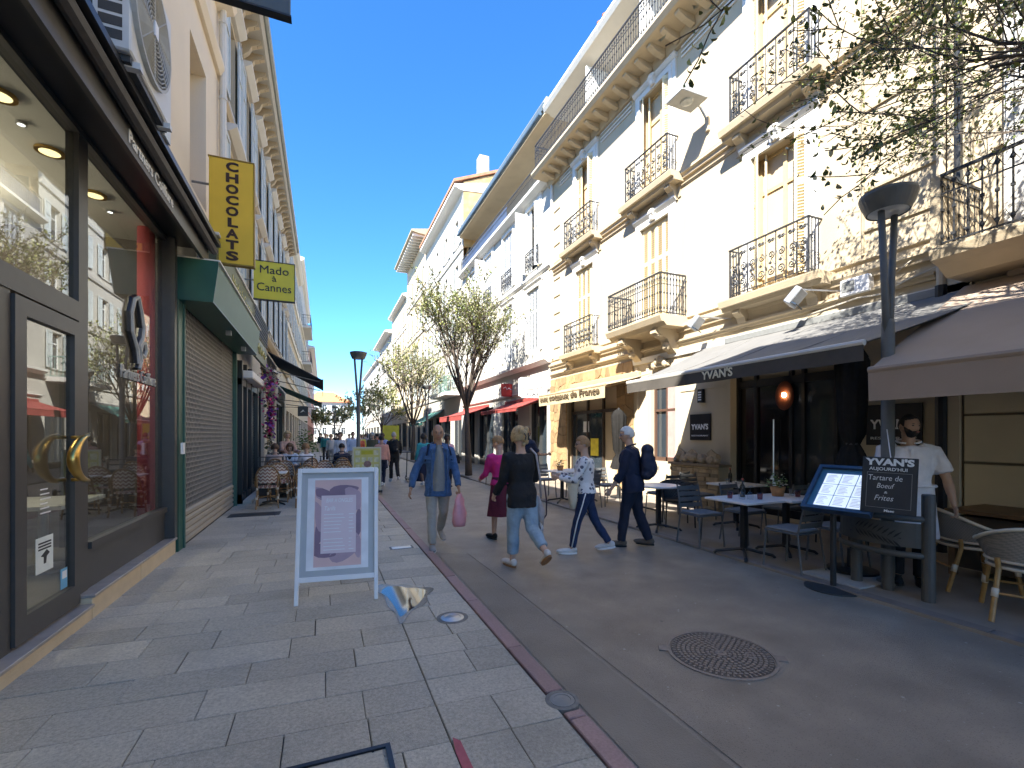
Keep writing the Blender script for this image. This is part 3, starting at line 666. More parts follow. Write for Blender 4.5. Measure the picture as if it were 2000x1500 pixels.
MB(X).box(19.5, 11.3, .09, 26.7, 12.0, .10).build('blue_glass_panel', mat('blue_glass', (.12, .16, .26), .1, .3, 1.5), R2)
MB(X).box(15.25, 13.45, -1.2, 26.85, 13.6, .25).build('loggia_roof', cream2, R2)
MB(X).box(15.25, 13.6, -1.2, 26.85, 13.85, .34).build('roof_edge', mat('blue_grey', (.09, .12, .14), .5), R2)
bl = MB(X); bl.tube([(15.4, 13.52, .38), (26.7, 13.52, .38)], .07, 8); bl.build('rolled_blind', mat('blue_cloth', (.07, .12, .18), .7), R2)
MB(X).box(15.25, 13.85, -6, 26.85, 14.1, .2).build('roof', mat('roof_grey', (.3, .29, .28), .8), R2)
redc = mat('awning_red', (.28, .05, .042), .75, .1, 5)
awning('red_awning', 'red awning on the white building, nearer of the two', 15.7, 19.8, 3.0, .1, 2.62, 1.2, .12, redc, redc, slack=.02, inset=.05, barm=redc)
awning('red_awning', 'red awning half hidden by the tree trunk, farther of the two', 22.0, 26.6, 3.05, .1, 2.6, 1.5, .25, redc, redc, slack=.02, inset=.05, barm=redc)
t = thing('projecting_sign', 'white rounded projecting sign beside the tan awning', 'sign', (7.2, 15.5, 3))
sg = MB(); sg.prism([(6.62, 3.04), (6.70, 2.98), (7.7, 2.98), (7.74, 3.04), (7.74, 3.66), (7.7, 3.72), (6.70, 3.72), (6.62, 3.66)], 15.45, 15.57, ax=1); sg.build('panel', white, t)
text('CAN', .15, frame((7.2, 15.444, 3.1), (1, 0, 0), (0, 0, 1)), mat('ink_dark', (.03, .03, .04), .6), t, width=.6)
MB().tube([(6.7, 15.44, 3.33), (6.95, 15.44, 3.28), (7.25, 15.44, 3.32), (7.6, 15.44, 3.42)], .008, 5).build('swoosh', greym, t)
t = thing('projecting_sign', 'small red projecting sign on the white building above the red awning', 'sign', (7.3, 18.9, 3.3))
MB().box(7.22, 18.85, 3.30, 7.74, 18.95, 3.86).build('panel', mat('sign_red', (.45, .035, .03), .5, .2, 4), t, bevel=.03)
MB().tube([(7.3, 18.84, 3.66), (7.4, 18.84, 3.72), (7.46, 18.84, 3.6), (7.56, 18.84, 3.68), (7.66, 18.84, 3.6)], .018, 5).build('script_mark', white, t)
# ================================================================ farther right-hand buildings
def plain_building(name, label, side, y0, y1, H, m, cols_, rows, hw=.5, shm=None, style='flung', eave=.5, core=8, gm=None, sh=1.7, D=None, shop=True, roofm=None, strings=True, eavem=None):
    D = D if D is not None else (7.8 if side > 0 else -1.81); xf = RT(D) if side > 0 else LT(D)
    t = thing(name, label, 'building', (D, (y0+y1)/2, 0)); n = cols_; step = (y1-y0)/n; hs = []
    for i in range(n):
        for r in rows: hs.append((y0+step*(i+.5)-hw, y0+step*(i+.5)+hw, r, r+sh))
    gs = [(y0+step*i+.35, y0+step*(i+1)-.35, 0, 2.9) for i in range(n)] if shop else []
    wall(xf, y0, y1, 0, H, hs+gs, m, t); x0, x1 = sorted((D+side*.3, D+side*core)); MB().box(x0, y0+.02, 0, x1, y1-.02, H).build('building_core', gm or m, t)
    for h in hs: window(xf, t, (h[0]+h[1])/2, hw, h[2], h[3], style, shm or shutw, surround=style != 'flung', sw=.12, key=False, fine=False)
    for g_ in gs: shop_opening(xf, g_[0], g_[1], 2.9, t)
    if strings:
        for r in rows: prof(xf, y0, y1, [(r-.55, .001), (r-.55, .08), (r-.4, .12), (r-.4, .001)], trimw, t, 'string_course')
    if eave: prof(xf, y0-.05, y1+.05, [(H-.25, .001), (H-.2, eave*.5), (H-.08, eave), (H+.06, eave), (H+.5, -1.5), (H+.5, -3), (H, -3)], eavem or trimw, t, 'eave')
    return t, xf
och = mat('ochre_rubble', (.50, .33, .15), .9, .35, 3, .6, 12, stain=.4); rtile = mat('roof_tile', (.42, .2, .11), .85, .25, 4, .4, 20)
R3, x3 = plain_building('ochre_gabled_building', 'white building with bare ochre stone gable rising above the loggia roof', 1, 26.85, 37.5, 16.6, whiter, 4, (4.7, 7.7, 10.6, 13.4), shm=shutg, eave=.55, gm=och)
MB().prism([(7.2, 16.75), (14, 19.55), (20, 17), (20, 17.15), (14, 19.72), (7.2, 16.92)], 26.75, 37.5, ax=1).build('roof', rtile, R3)
MB().prism([(7.82, 13), (7.82, 16.9), (13.9, 19.4), (16, 18.4), (16, 13)], 26.84, 27.1, ax=1).build('gable', och, R3)
MB().box(8.9, 27, 17, 9.5, 27.6, 18.9).build('chimney', cream2, R3)
R4, x4 = plain_building('broad_eaved_building', 'pale building with deep bracketed eave behind the street trees', 1, 37.5, 47, 18.2, cream2, 4, (4.7, 7.8, 10.9, 14.2), shm=shutg, eave=1.25, eavem=mat('eave_wood', (.34, .29, .2), .8))
bk = MB(x4)
for k in range(16): bk.box(37.7+k*.6, 17.85, .02, 37.85+k*.6, 18.05, 1.1)
bk.build('eave_bracket', trimw, R4, kind='stuff')
R5, x5 = plain_building('bay_windowed_building', 'cream building with stacked bay windows farther down the right side', 1, 47, 58, 15.8, cream, 3, (4.6, 7.6, 10.6, 13), shm=shutw, eave=.5)
for v in (4.2, 7.4, 10.6): MB(x5).prism([(47.5, 0), (47.9, .95), (49.9, .95), (50.3, 0)], v, v+2.6).build('bay', cream2, R5) ; 
MB(x5).prism([(47.4, 0), (47.8, 1.05), (50.0, 1.05), (50.4, 0)], 13.2, 13.5).build('bay_cornice', stonet, R5)
R6, x6 = plain_building('low_white_building', 'lower white building at the far right end of the street', 1, 58, 72, 14.4, whiter, 4, (4.6, 7.6, 10.8), shm=shutg, eave=.9)
R7, x7 = plain_building('far_white_building', 'distant white building beyond the low one on the right', 1, 72, 100, 13.0, whiter, 6, (4.6, 7.6, 10.2), shm=shutg, eave=.4)
# green awning and balcony on the farther building
awning('green_awning', 'small green awning on the ochre gabled building', 31.5, 36.5, 3.3, .1, 2.5, 1.5, .2, mat('awning_green', (.05, .16, .13), .8), mat('awning_green', (.05, .16, .13), .8), slack=.02, inset=.05)
sb = MB(x3).box(27.2, 4.05, .001, 31.6, 4.25, 1.0).build('balcony_slab', trimw, R3); bar_rail(x3, 27.3, 31.5, 4.28, 5.2, .92, sb, .14, m=mat('green_iron', (.16, .28, .25), .6), fancy=False)
# end of the street: hip-roofed block
EB = thing('end_building', 'white block with orange hipped roof closing the far end of the street', 'building', (1, 118, 0))
ex = lambda u, v, w_: (u, 118-w_, v)
eh = [(-1.9+k*2.1-.45, -1.9+k*2.1+.45, r, r+1.55) for k in range(4) for r in (1.8, 4.6, 7.2)]
wall(ex, -3.6, 6.0, 0, 9.5, eh, whiter, EB); MB().box(-3.6, 118.3, 0, 6.0, 130, 9.5).build('building_core', whiter, EB)
for h in eh: window(ex, EB, (h[0]+h[1])/2, .45, h[2], h[3], 'flung', shutg, surround=False, key=False, fine=False)
for v in (4.1, 6.8, 9.3): MB(ex).box(-3.6, v, .001, 6.0, v+.15, .12).build('string_course', trimw, EB)
MB().add([(-4.1, 117.5, 9.5), (6.5, 117.5, 9.5), (6.5, 130, 9.5), (-4.1, 130, 9.5), (-1.5, 122, 12.2), (2.2, 122, 12.2), (2.2, 126, 12.2), (-1.5, 126, 12.2)], [(0, 1, 5, 4), (1, 2, 6, 5), (2, 3, 7, 6), (3, 0, 4, 7), (4, 5, 6, 7), (3, 2, 1, 0)]).build('roof', mat('orange_tile', (.62, .22, .09), .85, .15, 2), EB)
# ================================================================ LEFT SIDE: hair salon
G = LT(-1.95)                       # glass plane
S_ = LT(-1.81)                      # facade plane
L0 = thing('salon_building', 'beige building with dark glazed hair salon front at the left edge', 'building', (-1.81, 3, 0))
beige = mat('beige_render', (.74, .65, .51), .85, .04, 1.2, .12, 60, stain=.12)
frm = mat('shopfront_grey', (.065, .06, .054), .4, .08, 12)
stoneb = mat('beige_stone', (.60, .48, .32), .6, .08, 6, .15, 60, stain=.2)
# step: plinth stones
for y0, y1, z in ((-2.0, 1.0, .17), (1.0, 3.4, .17), (3.4, 4.97, .17), (4.98, 6.1, .245), (6.11, 7.36, .245)):
    MB().box(-2.1, y0, 0, -1.82, y1, z-.03).build('plinth_stone', stoneb, L0, bevel=.004); MB().box(-2.1, y0-.003, z-.028, -1.80, y1+.003, z).build('plinth_cap', mat('grey_marble', (.34, .30, .27), .4, .2, 9), L0, bevel=.004)
# shopfront framing
f = MB(G)
def bx(u0, u1, v0, v1, w0=-.05, w1=.04): f.box(u0, v0, w0, u1, v1, w1)
bx(4.98, 5.14, .25, 4.3); bx(4.0-.06, 4.06, .17, 2.66) ; bx(-2, 4.0, 2.56, 2.72, -.04, .05); bx(4.0, 4.96, 2.56, 2.72, -.04, .05)
bx(5.16, 7.28, .25, .62, -.04, .03); bx(7.28, 7.395, .25, 4.3, -.05, .14); bx(2.9, 3.0, .17, 4.2); bx(5.16, 7.28, .60, .66, -.04, .06); bx(-2, 5.0, 4.15, 4.25, -.04, .05); bx(5.0, 7.28, 4.15, 4.25, -.04, .05)
f.build('shopfront_frame', frm, L0)
d = MB(G); w0, w1 = .0, .06
for u0, u1, v0, v1 in ((4.07, 4.20, .19, 2.54), (4.86, 4.955, .19, 2.54), (4.20, 4.86, .19, .36), (4.20, 4.86, 2.42, 2.54)): d.box(u0, v0, w0, u1, v1, w1)
dr = d.build('salon_door', frm, L0)
MB(G).box(4.19, .35, .026, 4.87, 2.43, .032).build('pane', pane, dr)
for uc, sg in ((4.90, -1),):
    P = []
    for i in range(13):
        a = -1.25+2.5*i/12; P.append((uc+sg*(.36*math.cos(a)-.36*math.cos(1.25)), 1.41+.19*math.sin(a)/math.sin(1.25), .13))
    q = MB(G).tube(P, [.016+.024*math.sin(math.pi*i/12) for i in range(13)], 10); q.tube([(P[1][0], P[1][1], .05), P[1]], .014, 6); q.tube([(P[-2][0], P[-2][1], .05), P[-2]], .014, 6)
    q.build('handle', brass, dr if sg < 0 else L0, smooth=True)
MB(G).box(2.95, 2.70, .0, 4.98, 4.18, .006).build('transom_pane', pane, L0); MB(G).box(3.0, .2, 0, 3.95, 2.58, .006).build('side_pane', pane, L0)
MB(G).box(5.15, .64, .0, 7.30, 4.18, .006).build('shop_pane', pane, L0); MB(G).box(-2, .3, 0, 2.95, 4.18, .006).build('shop_pane', pane, L0)
st = MB(G); st.box(4.36, .59, .034, 4.59, .85, .036); st.build('notice_sheet', mat('paper', (.75, .78, .72), .7), dr)
tx = mat('ink_black', (.03, .03, .03), .7)
for k in range(3): MB(G).box(4.39, .80-k*.022, .0365, 4.56, .812-k*.022, .0375).build('print_line', tx, dr)
MB(G).prism([(4.42, .71), (4.5, .75), (4.54, .72), (4.50, .70), (4.49, .65), (4.46, .65), (4.46, .70)], .0365, .0375).build('print_figure', tx, dr)
MB(G).box(4.70, .38, .034, 4.80, .54, .036).build('sticker', mat('sticker_blue', (.16, .42, .62), .5), dr); MB(G).box(4.72, .46, .0365, 4.79, .52, .037).build('sticker_band', white, dr)
for k in range(6): MB(G).box(4.42, 1.02+k*.035, .034, 4.42+.14-.02*(k % 3), 1.03+k*.035, .0345).build('hours_line', white, dr)
# logo on the pane: looping cut-out in black and grey, name below
lg = thing('window_logo', 'looping black and silver scissor emblem with salon name on the shop window', 'sign', (-1.94, 6.4, 2.2))
loop = [(6.34, 2.40), (6.30, 2.55), (6.16, 2.72), (6.14, 2.92), (6.22, 3.08), (6.34, 3.14), (6.44, 2.98), (6.50, 2.82), (6.46, 2.70), (6.36, 2.60), (6.40, 2.52), (6.52, 2.50), (6.58, 2.58), (6.54, 2.66), (6.44, 2.64), (6.40, 2.54), (6.42, 2.44), (6.36, 2.34)]
MB(G).tube([(a, b, .035) for a, b in loop], .024, 6).build('emblem', mat('silver_grey', (.42, .41, .38), .5), lg); MB(G).tube([(a-.035, b, .012) for a, b in loop], .028, 6).build('emblem_backing', black, lg)
text('Partners Coiffure', .20, frame((-1.925, 6.42, 2.26), (0, 1, 0), (0, 0, 1)), mat('silver_grey', (.42, .41, .38), .5), lg, width=1.05, ext=.006); text('Partners Coiffure', .20, frame((-1.938, 6.39, 2.255), (0, 1, 0), (0, 0, 1)), black, lg, name='lettering_shadow', width=1.05, ext=.004)
# interior
inn = mat('salon_ceiling', (.62, .60, .55), .8, .04, 2); flo = mat('salon_floor', (.2, .19, .17), .5, .1, 3)
MB().box(-7.5, -2, 4.22, -1.97, 7.7, 4.30).build('interior_ceiling', inn, L0); MB().box(-7.5, -2, .1, -1.99, 7.7, .17).build('interior_floor', flo, L0)
MB().box(-7.6, -2, .1, -7.5, 7.7, 4.3).build('interior_wall', mat('salon_wall', (.28, .26, .23), .8, .3, 2), L0); MB().box(-7.5, 7.66, .1, -2.02, 7.74, 4.3).build('interior_wall', mat('salon_wall2', (.12, .1, .09), .8), L0)
MB().box(-7.6, -2.1, 0, -1.97, -2, 4.3).build('interior_wall', inn, L0)
tag(MB().lathe([(.09, .17), (.09, 4.2)], 20, (-2.07, 7.12, 0)).build('interior_column', mat('column_red', (.55, .10, .10), .5, .1, 3), smooth=True), 'pinkish red round column inside the salon window', 'column')
for i, (x, yy, r) in enumerate(((-2.33, 5.53, .09), (-2.30, 6.34, .09), (-2.30, 4.75, .09), (-2.34, 5.12, .03), (-2.30, 6.74, .03))):
    big = r > .05; t = thing('ceiling_downlight', ('lit warm round downlight in the salon ceiling, %s' % ('nearest the glazing bar', 'over the shop window', 'at the left edge')[i]) if big else ('small white spot in the salon ceiling between two large lights' if i == 3 else 'small white spot in the salon ceiling nearest the red column'), 'downlight', (x, yy, 4.2), group='salon ceiling lights')
    MB().lathe([(r*1.18, .0), (r*1.18, .02), (r, .02)], 20, (x, yy, 4.195)).build('rim', brass if big else steel, t); MB().lathe([(r, 0), (r*.8, -.012), (.001, -.014)], 20, (x, yy, 4.205)).build('lens', emis('warm_lens', (1, .78, .36), .45) if big else emis('cool_lens', (1, .96, .88), .6), t)
    if big: l_ = bpy.data.lights.new('downlight', 'POINT'); l_.energy = 7; l_.color = (1, .84, .6); l_.shadow_soft_size = .08; o_ = bpy.data.objects.new('downlight_lamp', l_); C.objects.link(o_); o_.location = (x-1.3, yy, 3.75)
ch = thing('salon_table', 'pale salon table with papers behind the window', 'table', (-2.7, 6.3, .17))
MB().box(-3.1, 5.9, .86, -2.4, 6.9, .9).build('top', mat('pale_top', (.6, .6, .56), .5), ch); MB().lathe([(.25, .17), (.25, .2), (.04, .22), (.04, .86)], 14, (-2.75, 6.4, 0)).build('pedestal', steel, ch)
# fascia box and roller awning
fb = MB(G); fb.box(-2, 4.2, -.1, 7.68, 4.62, .40); fb.build('fascia_box', black, L0)
fp = MB(G); fp.box(-2, 4.00, .40, 7.68, 4.28, .44); fp.build('fascia_board', frm, L0)
MB(G).tube([(-2, 4.23, .50), (7.70, 4.23, .50)], .055, 8).build('awning_roller', mat('roller', (.075, .07, .066), .7, .15, 20), L0); MB(G).box(-2, 4.30, .42, 7.74, 4.36, .58).build('awning_hood', black, L0)
MB(G).box(7.62, 3.7, .0, 7.72, 4.2, .3).build('awning_bracket', greym, L0)
text('Partners Coiffure', .155, frame((-1.95+.445, 5.38, 4.10), (0, 1, 0), (0, 0, 1)), white, L0, width=1.22, ext=.003, bold=.002)
# upper facade
nh = [(8.02, 9.02, 5.3, 7.55), (2.0, 3.0, 5.3, 7.55), (5.0, 6.0, 5.3, 7.55)]
H0 = 9.6
wall(S_, -1.0, 10.05, 4.25, H0, nh, beige, L0, depth=.32)
MB().box(-14, -1, 4.35, -2.6, 10.0, H0).build('building_core', beige, L0)
wall(S_, 7.68, 12.0, 0, 4.3, [(7.6, 11.9, 0, 4.0)], beige, L0, name='ground_floor_wall')
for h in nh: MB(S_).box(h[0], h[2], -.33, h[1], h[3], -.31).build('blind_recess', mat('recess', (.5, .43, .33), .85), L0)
for v, h_, wd in ((5.05, .10, .06), (8.2, .2, .12), (8.45, .07, .06)): prof(S_, -1, 10.04, [(v, .001), (v, wd*.5), (v+h_*.6, wd), (v+h_, wd), (v+h_, .001)], beige, L0, 'string_course')
prof(S_, -1, 10.04, [(H0-.2, 0), (H0-.1, .25), (H0, .3), (H0+.02, 0)], beige, L0, 'cornice')
for yy in (9.92,):
    MB().tube([(-1.72, yy, 3.9), (-1.72, yy, H0)], .055, 8).build('downpipe', trimw, L0)
    for z in (4.8, 6.3, 7.8, 9.2): MB().lathe([(.07, 0), (.07, .05)], 8, (-1.72, yy, z)).build('pipe_collar', trimw, L0)
# taller block further back on the left, out of frame, added to shade the road
BK = thing('unseen_shade_block', 'unseen tall beige block behind the camera on the left, added to shade the street', 'building', (-1.81, -8, 0))
MB().box(-14, -16, 0, -1.9, -1.05, 12.6).build('wall', beige, BK); MB().box(-14.2, -16.2, 12.6, -1.5, -1.0, 12.9).build('cornice', beige, BK)
# air conditioner over the fascia
ac = thing('air_conditioner', 'white outdoor air conditioning unit on brackets above the salon fascia', 'air conditioner', (-1.6, 4.6, 4.5))
x0, x1, y0, y1, z0, z1 = -1.72, -1.30, 4.16, 5.12, 4.40, 5.38
casew = mat('ac_white', (.62, .63, .62), .45, .04, 6)
MB().box(x0, y0, z0, x1, y1, z1).build('case', casew, ac, bevel=.012)
g = MB(); 
for i in range(2):
    for k in range(9): g.box(x0+.06+i*.17, y0-.004, z0+.06+k*.095, x0+.20+i*.17, y0+.004, z0+.13+k*.095)
g.build('side_vent', darkg, ac)
g = MB(lambda a, b, c_: (x1+c_, (y0+y1)/2-.08+a, (z0+z1)/2+b))
for k in range(12):
    r = .06+k*.03; g.tube([(r*math.cos(t*math.pi/12), r*math.sin(t*math.pi/12), .03) for t in range(24)], .006, 4, closed=True)
for k in range(8): a = k*math.pi/4; g.tube([(.05*math.cos(a), .05*math.sin(a), .032), (.40*math.cos(a), .40*math.sin(a), .032)], .006, 4)
g.lathe([(.43, .0), (.43, .035), (.405, .035), (.405, 0)], 28); fg = g.build('fan_grille', mat('ac_grille', (.40, .40, .37), .5), ac)
MB(lambda a, b, c_: (x1+c_, (y0+y1)/2-.08+a, (z0+z1)/2+b)).lathe([(.40, .004), (.001, .005)], 28).build('fan_opening', darkg, fg)
MB().box(x1+.03, (y0+y1)/2-.11, (z0+z1)/2-.06, x1+.045, (y0+y1)/2-.03, (z0+z1)/2+.06).build('badge', white, fg)
for yy in (y0+.12, y1-.12):
    MB().box(-1.81, yy-.03, z0-.06, x1+.03, yy+.03, z0-.012).build('bracket', casew, ac); MB().box(-1.81, yy-.025, z0+.2, -1.77, yy+.025, z0+.6).build('bracket_plate', casew, ac)
MB().box(x0+.03, y0+.05, z0-.05, x1-.02, y1-.05, z0-.002).build('tray', darkg, ac)
MB().box(-1.80, 5.125, 4.36, -1.35, 5.30, 5.3).build('valve_cover', mat('ac_pale', (.6, .66, .7), .5), ac)
# ---------------------------------------------------------------- projecting signs
def psign(name, label, Y, xa, xb, z0, z1, m, edge, br):
    t = thing(name, label, 'sign', (xa, Y, z0)); MB().box(xa, Y-.05, z0, xb, Y+.05, z1).build('panel', m, t, bevel=.006)
    ed = MB(); ed.box(xa-.012, Y-.055, z0-.02, xb+.012, Y+.055, z0-.001); ed.box(xa-.012, Y-.055, z1+.001, xb+.012, Y+.055, z1+.02); ed.box(xb+.001, Y-.056, z0-.02, xb+.014, Y+.056, z1+.02); ed.build('edge_trim', edge, t)
    for z in br: MB().tube([(-1.85, Y, z), (xa, Y, z)], .018, 6).build('bracket', greym, t)
    return t
yel = mat('sign_ochre', (.78, .52, .04), .55, .08, 2)
cs = psign('chocolate_sign', 'tall ochre projecting sign with stacked dark letters', 8.3, -1.62, -1.02, 4.26, 5.86, yel, mat('ochre_edge', (.3, .2, .03), .6), (5.45, 4.6))
for k, c_ in enumerate('CHOCOLATS'): text(c_, .185, frame((-1.31, 8.245, 5.745-k*.172), (1, 0, 0), (0, 0, 1)), mat('choc_brown', (.045, .02, .012), .6), cs, width=(.17 if c_ != 'L' else .14), bold=.008, ext=.003)
yg = mat('sign_yellow_green', (.66, .60, .05), .5, .08, 1.5)
ms = psign('lightbox_sign', 'square yellow green projecting sign with cursive dark lettering', 12.5, -1.54, -.66, 4.86, 5.76, yg, darkg, (5.3,))
for s_, z, wd, sz in (('Mado', 5.56, .62, .27), ('à', 5.36, .10, .2), ('Cannes', 5.14, .74, .27)): text(s_, sz, frame((-1.10, 12.443, z), (1, 0, 0), (0, 0, 1)), mat('ink_navy', (.02, .025, .04), .6), ms, width=wd, ext=.003)
ts = thing('overhead_sign', 'dark grey projecting panel cut by the top edge of the photo', 'sign', (-1.6, 5, 5.7)); MB().box(-1.75, 4.96, 5.68, -.30, 5.04, 6.7).build('panel', mat('slate_panel', (.07, .09, .10), .5), ts, bevel=.008)
MB().box(-1.75, 4.955, 5.665, -.29, 5.045, 5.679).build('edge_trim', black, ts)
# ---------------------------------------------------------------- green shop with perforated roller shutter
GS = thing('green_shopfront', 'dark green shopfront with closed perforated roller shutter', 'shopfront', (-1.8, 9.6, 0))
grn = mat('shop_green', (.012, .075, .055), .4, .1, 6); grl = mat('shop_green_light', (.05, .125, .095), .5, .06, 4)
for u0, u1 in ((7.40, 7.62), (11.78, 11.95)): MB(S_).box(u0, 0.02, -.05, u1, 3.9, .012).build('pilaster', grn, GS, bevel=.008)
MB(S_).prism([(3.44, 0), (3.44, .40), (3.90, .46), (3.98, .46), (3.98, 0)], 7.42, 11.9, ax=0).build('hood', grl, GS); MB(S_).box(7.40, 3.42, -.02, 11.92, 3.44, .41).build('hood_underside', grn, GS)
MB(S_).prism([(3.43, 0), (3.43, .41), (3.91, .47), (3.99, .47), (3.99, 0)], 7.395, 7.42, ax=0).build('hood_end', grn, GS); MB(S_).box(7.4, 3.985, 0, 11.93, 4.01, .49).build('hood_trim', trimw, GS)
for u in (9.3, 10.9): MB(S_).box(u-.04, 3.34, .24, u+.04, 3.42, .32).build('spot', steel, GS)
shm_ = mat('shutter_steel', (.36, .33, .29), .5, .1, 12, metal=.3)
sh = MB(S_); z = .52; r_ = 0
while z < 3.42:
    sh.box(7.63, z-.004, -.062, 11.78, z+.004, -.05); r_ += 1
    u = 7.63+(.042 if r_ % 2 else 0)
    while u < 11.74: sh.bar((u, z, -.055), (u+.021, z+.038, -.055), .013, .008); sh.bar((u+.042, z, -.055), (u+.021, z+.038, -.055), .013, .008); sh.bar((u+.021, z+.036, -.055), (u+.021, z+.075, -.055), .016, .008); u += .084
    z += .075
sm_ = sh.build('perforated_curtain', shm_, GS, kind='stuff')
for k in range(5): MB(S_).prism([(.03+k*.098, -.06), (.03+k*.098+.09, -.06), (.03+k*.098+.07, -.03), (.03+k*.098+.02, -.03)], 7.63, 11.78, ax=0).build('shutter_slat', mat('slat_beige', (.38, .34, .28), .5, .08, 9), GS)
for u in (7.62, 11.74): MB(S_).box(u, .02, -.05, u+.05, 3.42, .03).build('guide_rail', grl, GS)
MB(S_).box(7.6, 0, -1.3, 11.8, 3.9, -1.2).build('interior_wall', mat('shop_dim', (.05, .042, .035), .8, .4, 3), GS)
for u in (8.3, 9.4, 10.6): MB(S_).box(u, .4, -1.1, u+.7, 2.6, -.7).build('shelf_unit', mat('shelf_brown', (.12, .09, .065), .7, .4, 5), GS)
MB(S_).box(7.3, 1.35, .06, 7.38, 1.5, .09).build('switch_box', white, GS)
MB(S_).box(8.1, 4.03, .15, 14.4, 4.62, .32).build('fascia', mat('fascia_olive', (.10, .12, .07), .5, .3, 2), GS); MB(S_).box(8.1, 4.62, .14, 14.4, 4.66, .35).build('fascia_trim', trimw, GS)
text('Mado à Cannes', .3, frame((-1.485, 10.6, 4.33), (0, 1, 0), (0, 0, 1)), mat('gold_letter', (.45, .42, .16), .5), GS, width=2.4)
lt = MB(S_)
for k in range(26): lt.bar((11.9+k*.1, 4.0, .36), (12.1+k*.1, 4.62, .36), .012)
for k in range(7): lt.box(11.9, 4.02+k*.09, .355, 14.5, 4.035+k*.09, .365)
lt.build('lattice_screen', darkg, GS, kind='stuff')
# ---------------------------------------------------------------- next shops on the left and the bracket-eaved building
L1 = thing('bracket_eaved_building', 'pale building with bracketed eave and grey shutters along the left side', 'building', (-1.81, 18, 0))
lu = [11.2+2.05*k for k in range(8)]; lh = [(u-.5, u+.5, a, b) for u in lu for a, b in ((5.2, 7.5), (8.3, 10.3))]
sg_ = [(12.3, 14.6, 0, 3.3), (15.0, 17.2, 0, 3.2), (18.0, 20.6, 0, 3.2), (21.4, 25.6, 0, 3.2)]
wall(S_, 12.0, 26.5, 0, 4.5, sg_, whiter, L1, name='ground_floor_wall'); wall(S_, 10.06, 26.5, 4.5, 11.0, lh, cream2, L1); MB().box(-14, 10.1, 0, -2.7, 26.5, 11.0).build('building_core', whiter, L1)
for h in lh: window(S_, L1, (h[0]+h[1])/2, .5, h[2], h[3], 'flung', shutg, key=False, sw=.1, fine=False, surround=False)
pl = MB(S_)
for u in lu: 
    for s_ in (-1, 1): pl.box(u+s_*1.0-.06, 4.7, .001, u+s_*1.0+.06, 10.6, .06)
    for v in (7.62, 10.4): pl.prism([(v, .0), (v, .08), (v+.1, .22), (v+.16, .22), (v+.16, 0)], u-.66, u+.66, ax=0)
pl.build('pilaster', trimw, L1)
for g_ in sg_: shop_opening(S_, g_[0], g_[1], 3.1, L1, fm=black)
for v, h_, wd in ((4.55, .2, .2), (7.95, .12, .1)): prof(S_, 10.06, 26.49, [(v, .001), (v, wd*.5), (v+h_*.6, wd), (v+h_, wd), (v+h_, .001)], stonet, L1, 'string_course')
prof(S_, 10.06, 26.6, [(10.9, .001), (10.98, .1), (11.0, .48), (11.06, .54), (11.16, .54), (11.25, .3), (11.25, -1.5), (11.0, -1.5)], whiter, L1, 'eave')
br = MB(S_)
for u in lu:
    for s_ in (-.75, -.3, .3, .75): corbel(br, u+s_, 11.0, .45, .13, .42)
br.build('eave_bracket', stonet, L1, kind='stuff')
MB(S_).tube([(10.1, 11.16, .58), (26.5, 11.16, .58)], .07, 8).build('gutter', mat('zinc', (.35, .38, .36), .5), L1)
L2, xl2 = plain_building('stepped_left_building', 'cream building rising above the bracketed eave on the left', -1, 26.5, 40, 13.6, cream2, 5, (5.0, 7.9, 10.8), shm=shutg, eave=.35)
MB(xl2).box(28, 13.7, -.6, 31, 15.2, .1).build('roof_dormer', trimw, L2)
L3, xl3 = plain_building('far_left_building', 'tall pale building far down the left side of the street', -1, 40, 62, 15.6, whiter, 7, (5.0, 8.2, 11.4), shm=shutg, eave=.4)
for v in (8.0, 11.2): 
    s_ = MB(xl3).box(44, v-.2, .001, 50, v, .8).build('balcony_slab', trimw, L3); bar_rail(xl3, 44, 50, v, v+.9, .75, s_, .16, fancy=False)
L4, xl4 = plain_building('brick_red_building', 'reddish building at the far left end of the street', -1, 62, 100, 12.5, mat('brick_pink', (.5, .24, .18), .85, .1, 3), 8, (4.6, 7.6, 10), shm=shutw, eave=.8)
# cafe front: black frame, white blind box, flower garland, small hanging fascia
cf = thing('cafe_shopfront', 'black framed cafe front with white blind box beside the rolled shutter', 'shopfront', (-1.7, 13.2, 0))
b = MB(S_)
for u in (12.0, 12.7, 13.5, 14.7): b.box(u, 0, -.05, u+.14, 3.3, .10)
b.box(12.0, 2.75, -.04, 14.8, 2.9, .09); b.box(12.0, 0, -.04, 14.8, .25, .09); b.build('frame', black, cf)
MB(S_).box(12.2, 2.92, .0, 14.7, 3.1, .30).build('blind_box', white, cf, bevel=.02); MB(S_).box(12.15, .25, .02, 14.7, 2.75, .03).build('pane', pane, cf); MB(S_).box(12.0, .0, -1.5, 14.8, 3.2, -1.4).build('interior_wall', mat('cafe_dim', (.12, .10, .08), .8, .4, 2), cf)
MB(S_).box(11.95, 0, .12, 14.9, .12, .30).build('step', whiter, cf)
t = thing('hanging_fascia', 'small hanging sign board with gold script above the flowers', 'sign', (-1.5, 13.2, 3.6)); MB(S_).box(12.3, 3.45, .28, 14.4, 3.98, .34).build('board', mat('fascia_olive', (.10, .12, .07), .5, .3, 2), t, bevel=.01)
MB(S_).tube([(12.5, 3.7, .35), (12.7, 3.82, .35), (12.85, 3.62, .35), (13.1, 3.8, .35), (13.3, 3.64, .35), (13.6, 3.78, .35), (13.9, 3.64, .35), (14.2, 3.74, .35)], .03, 5).build('gold_script', mat('gold_letter', (.45, .42, .16), .5), t)
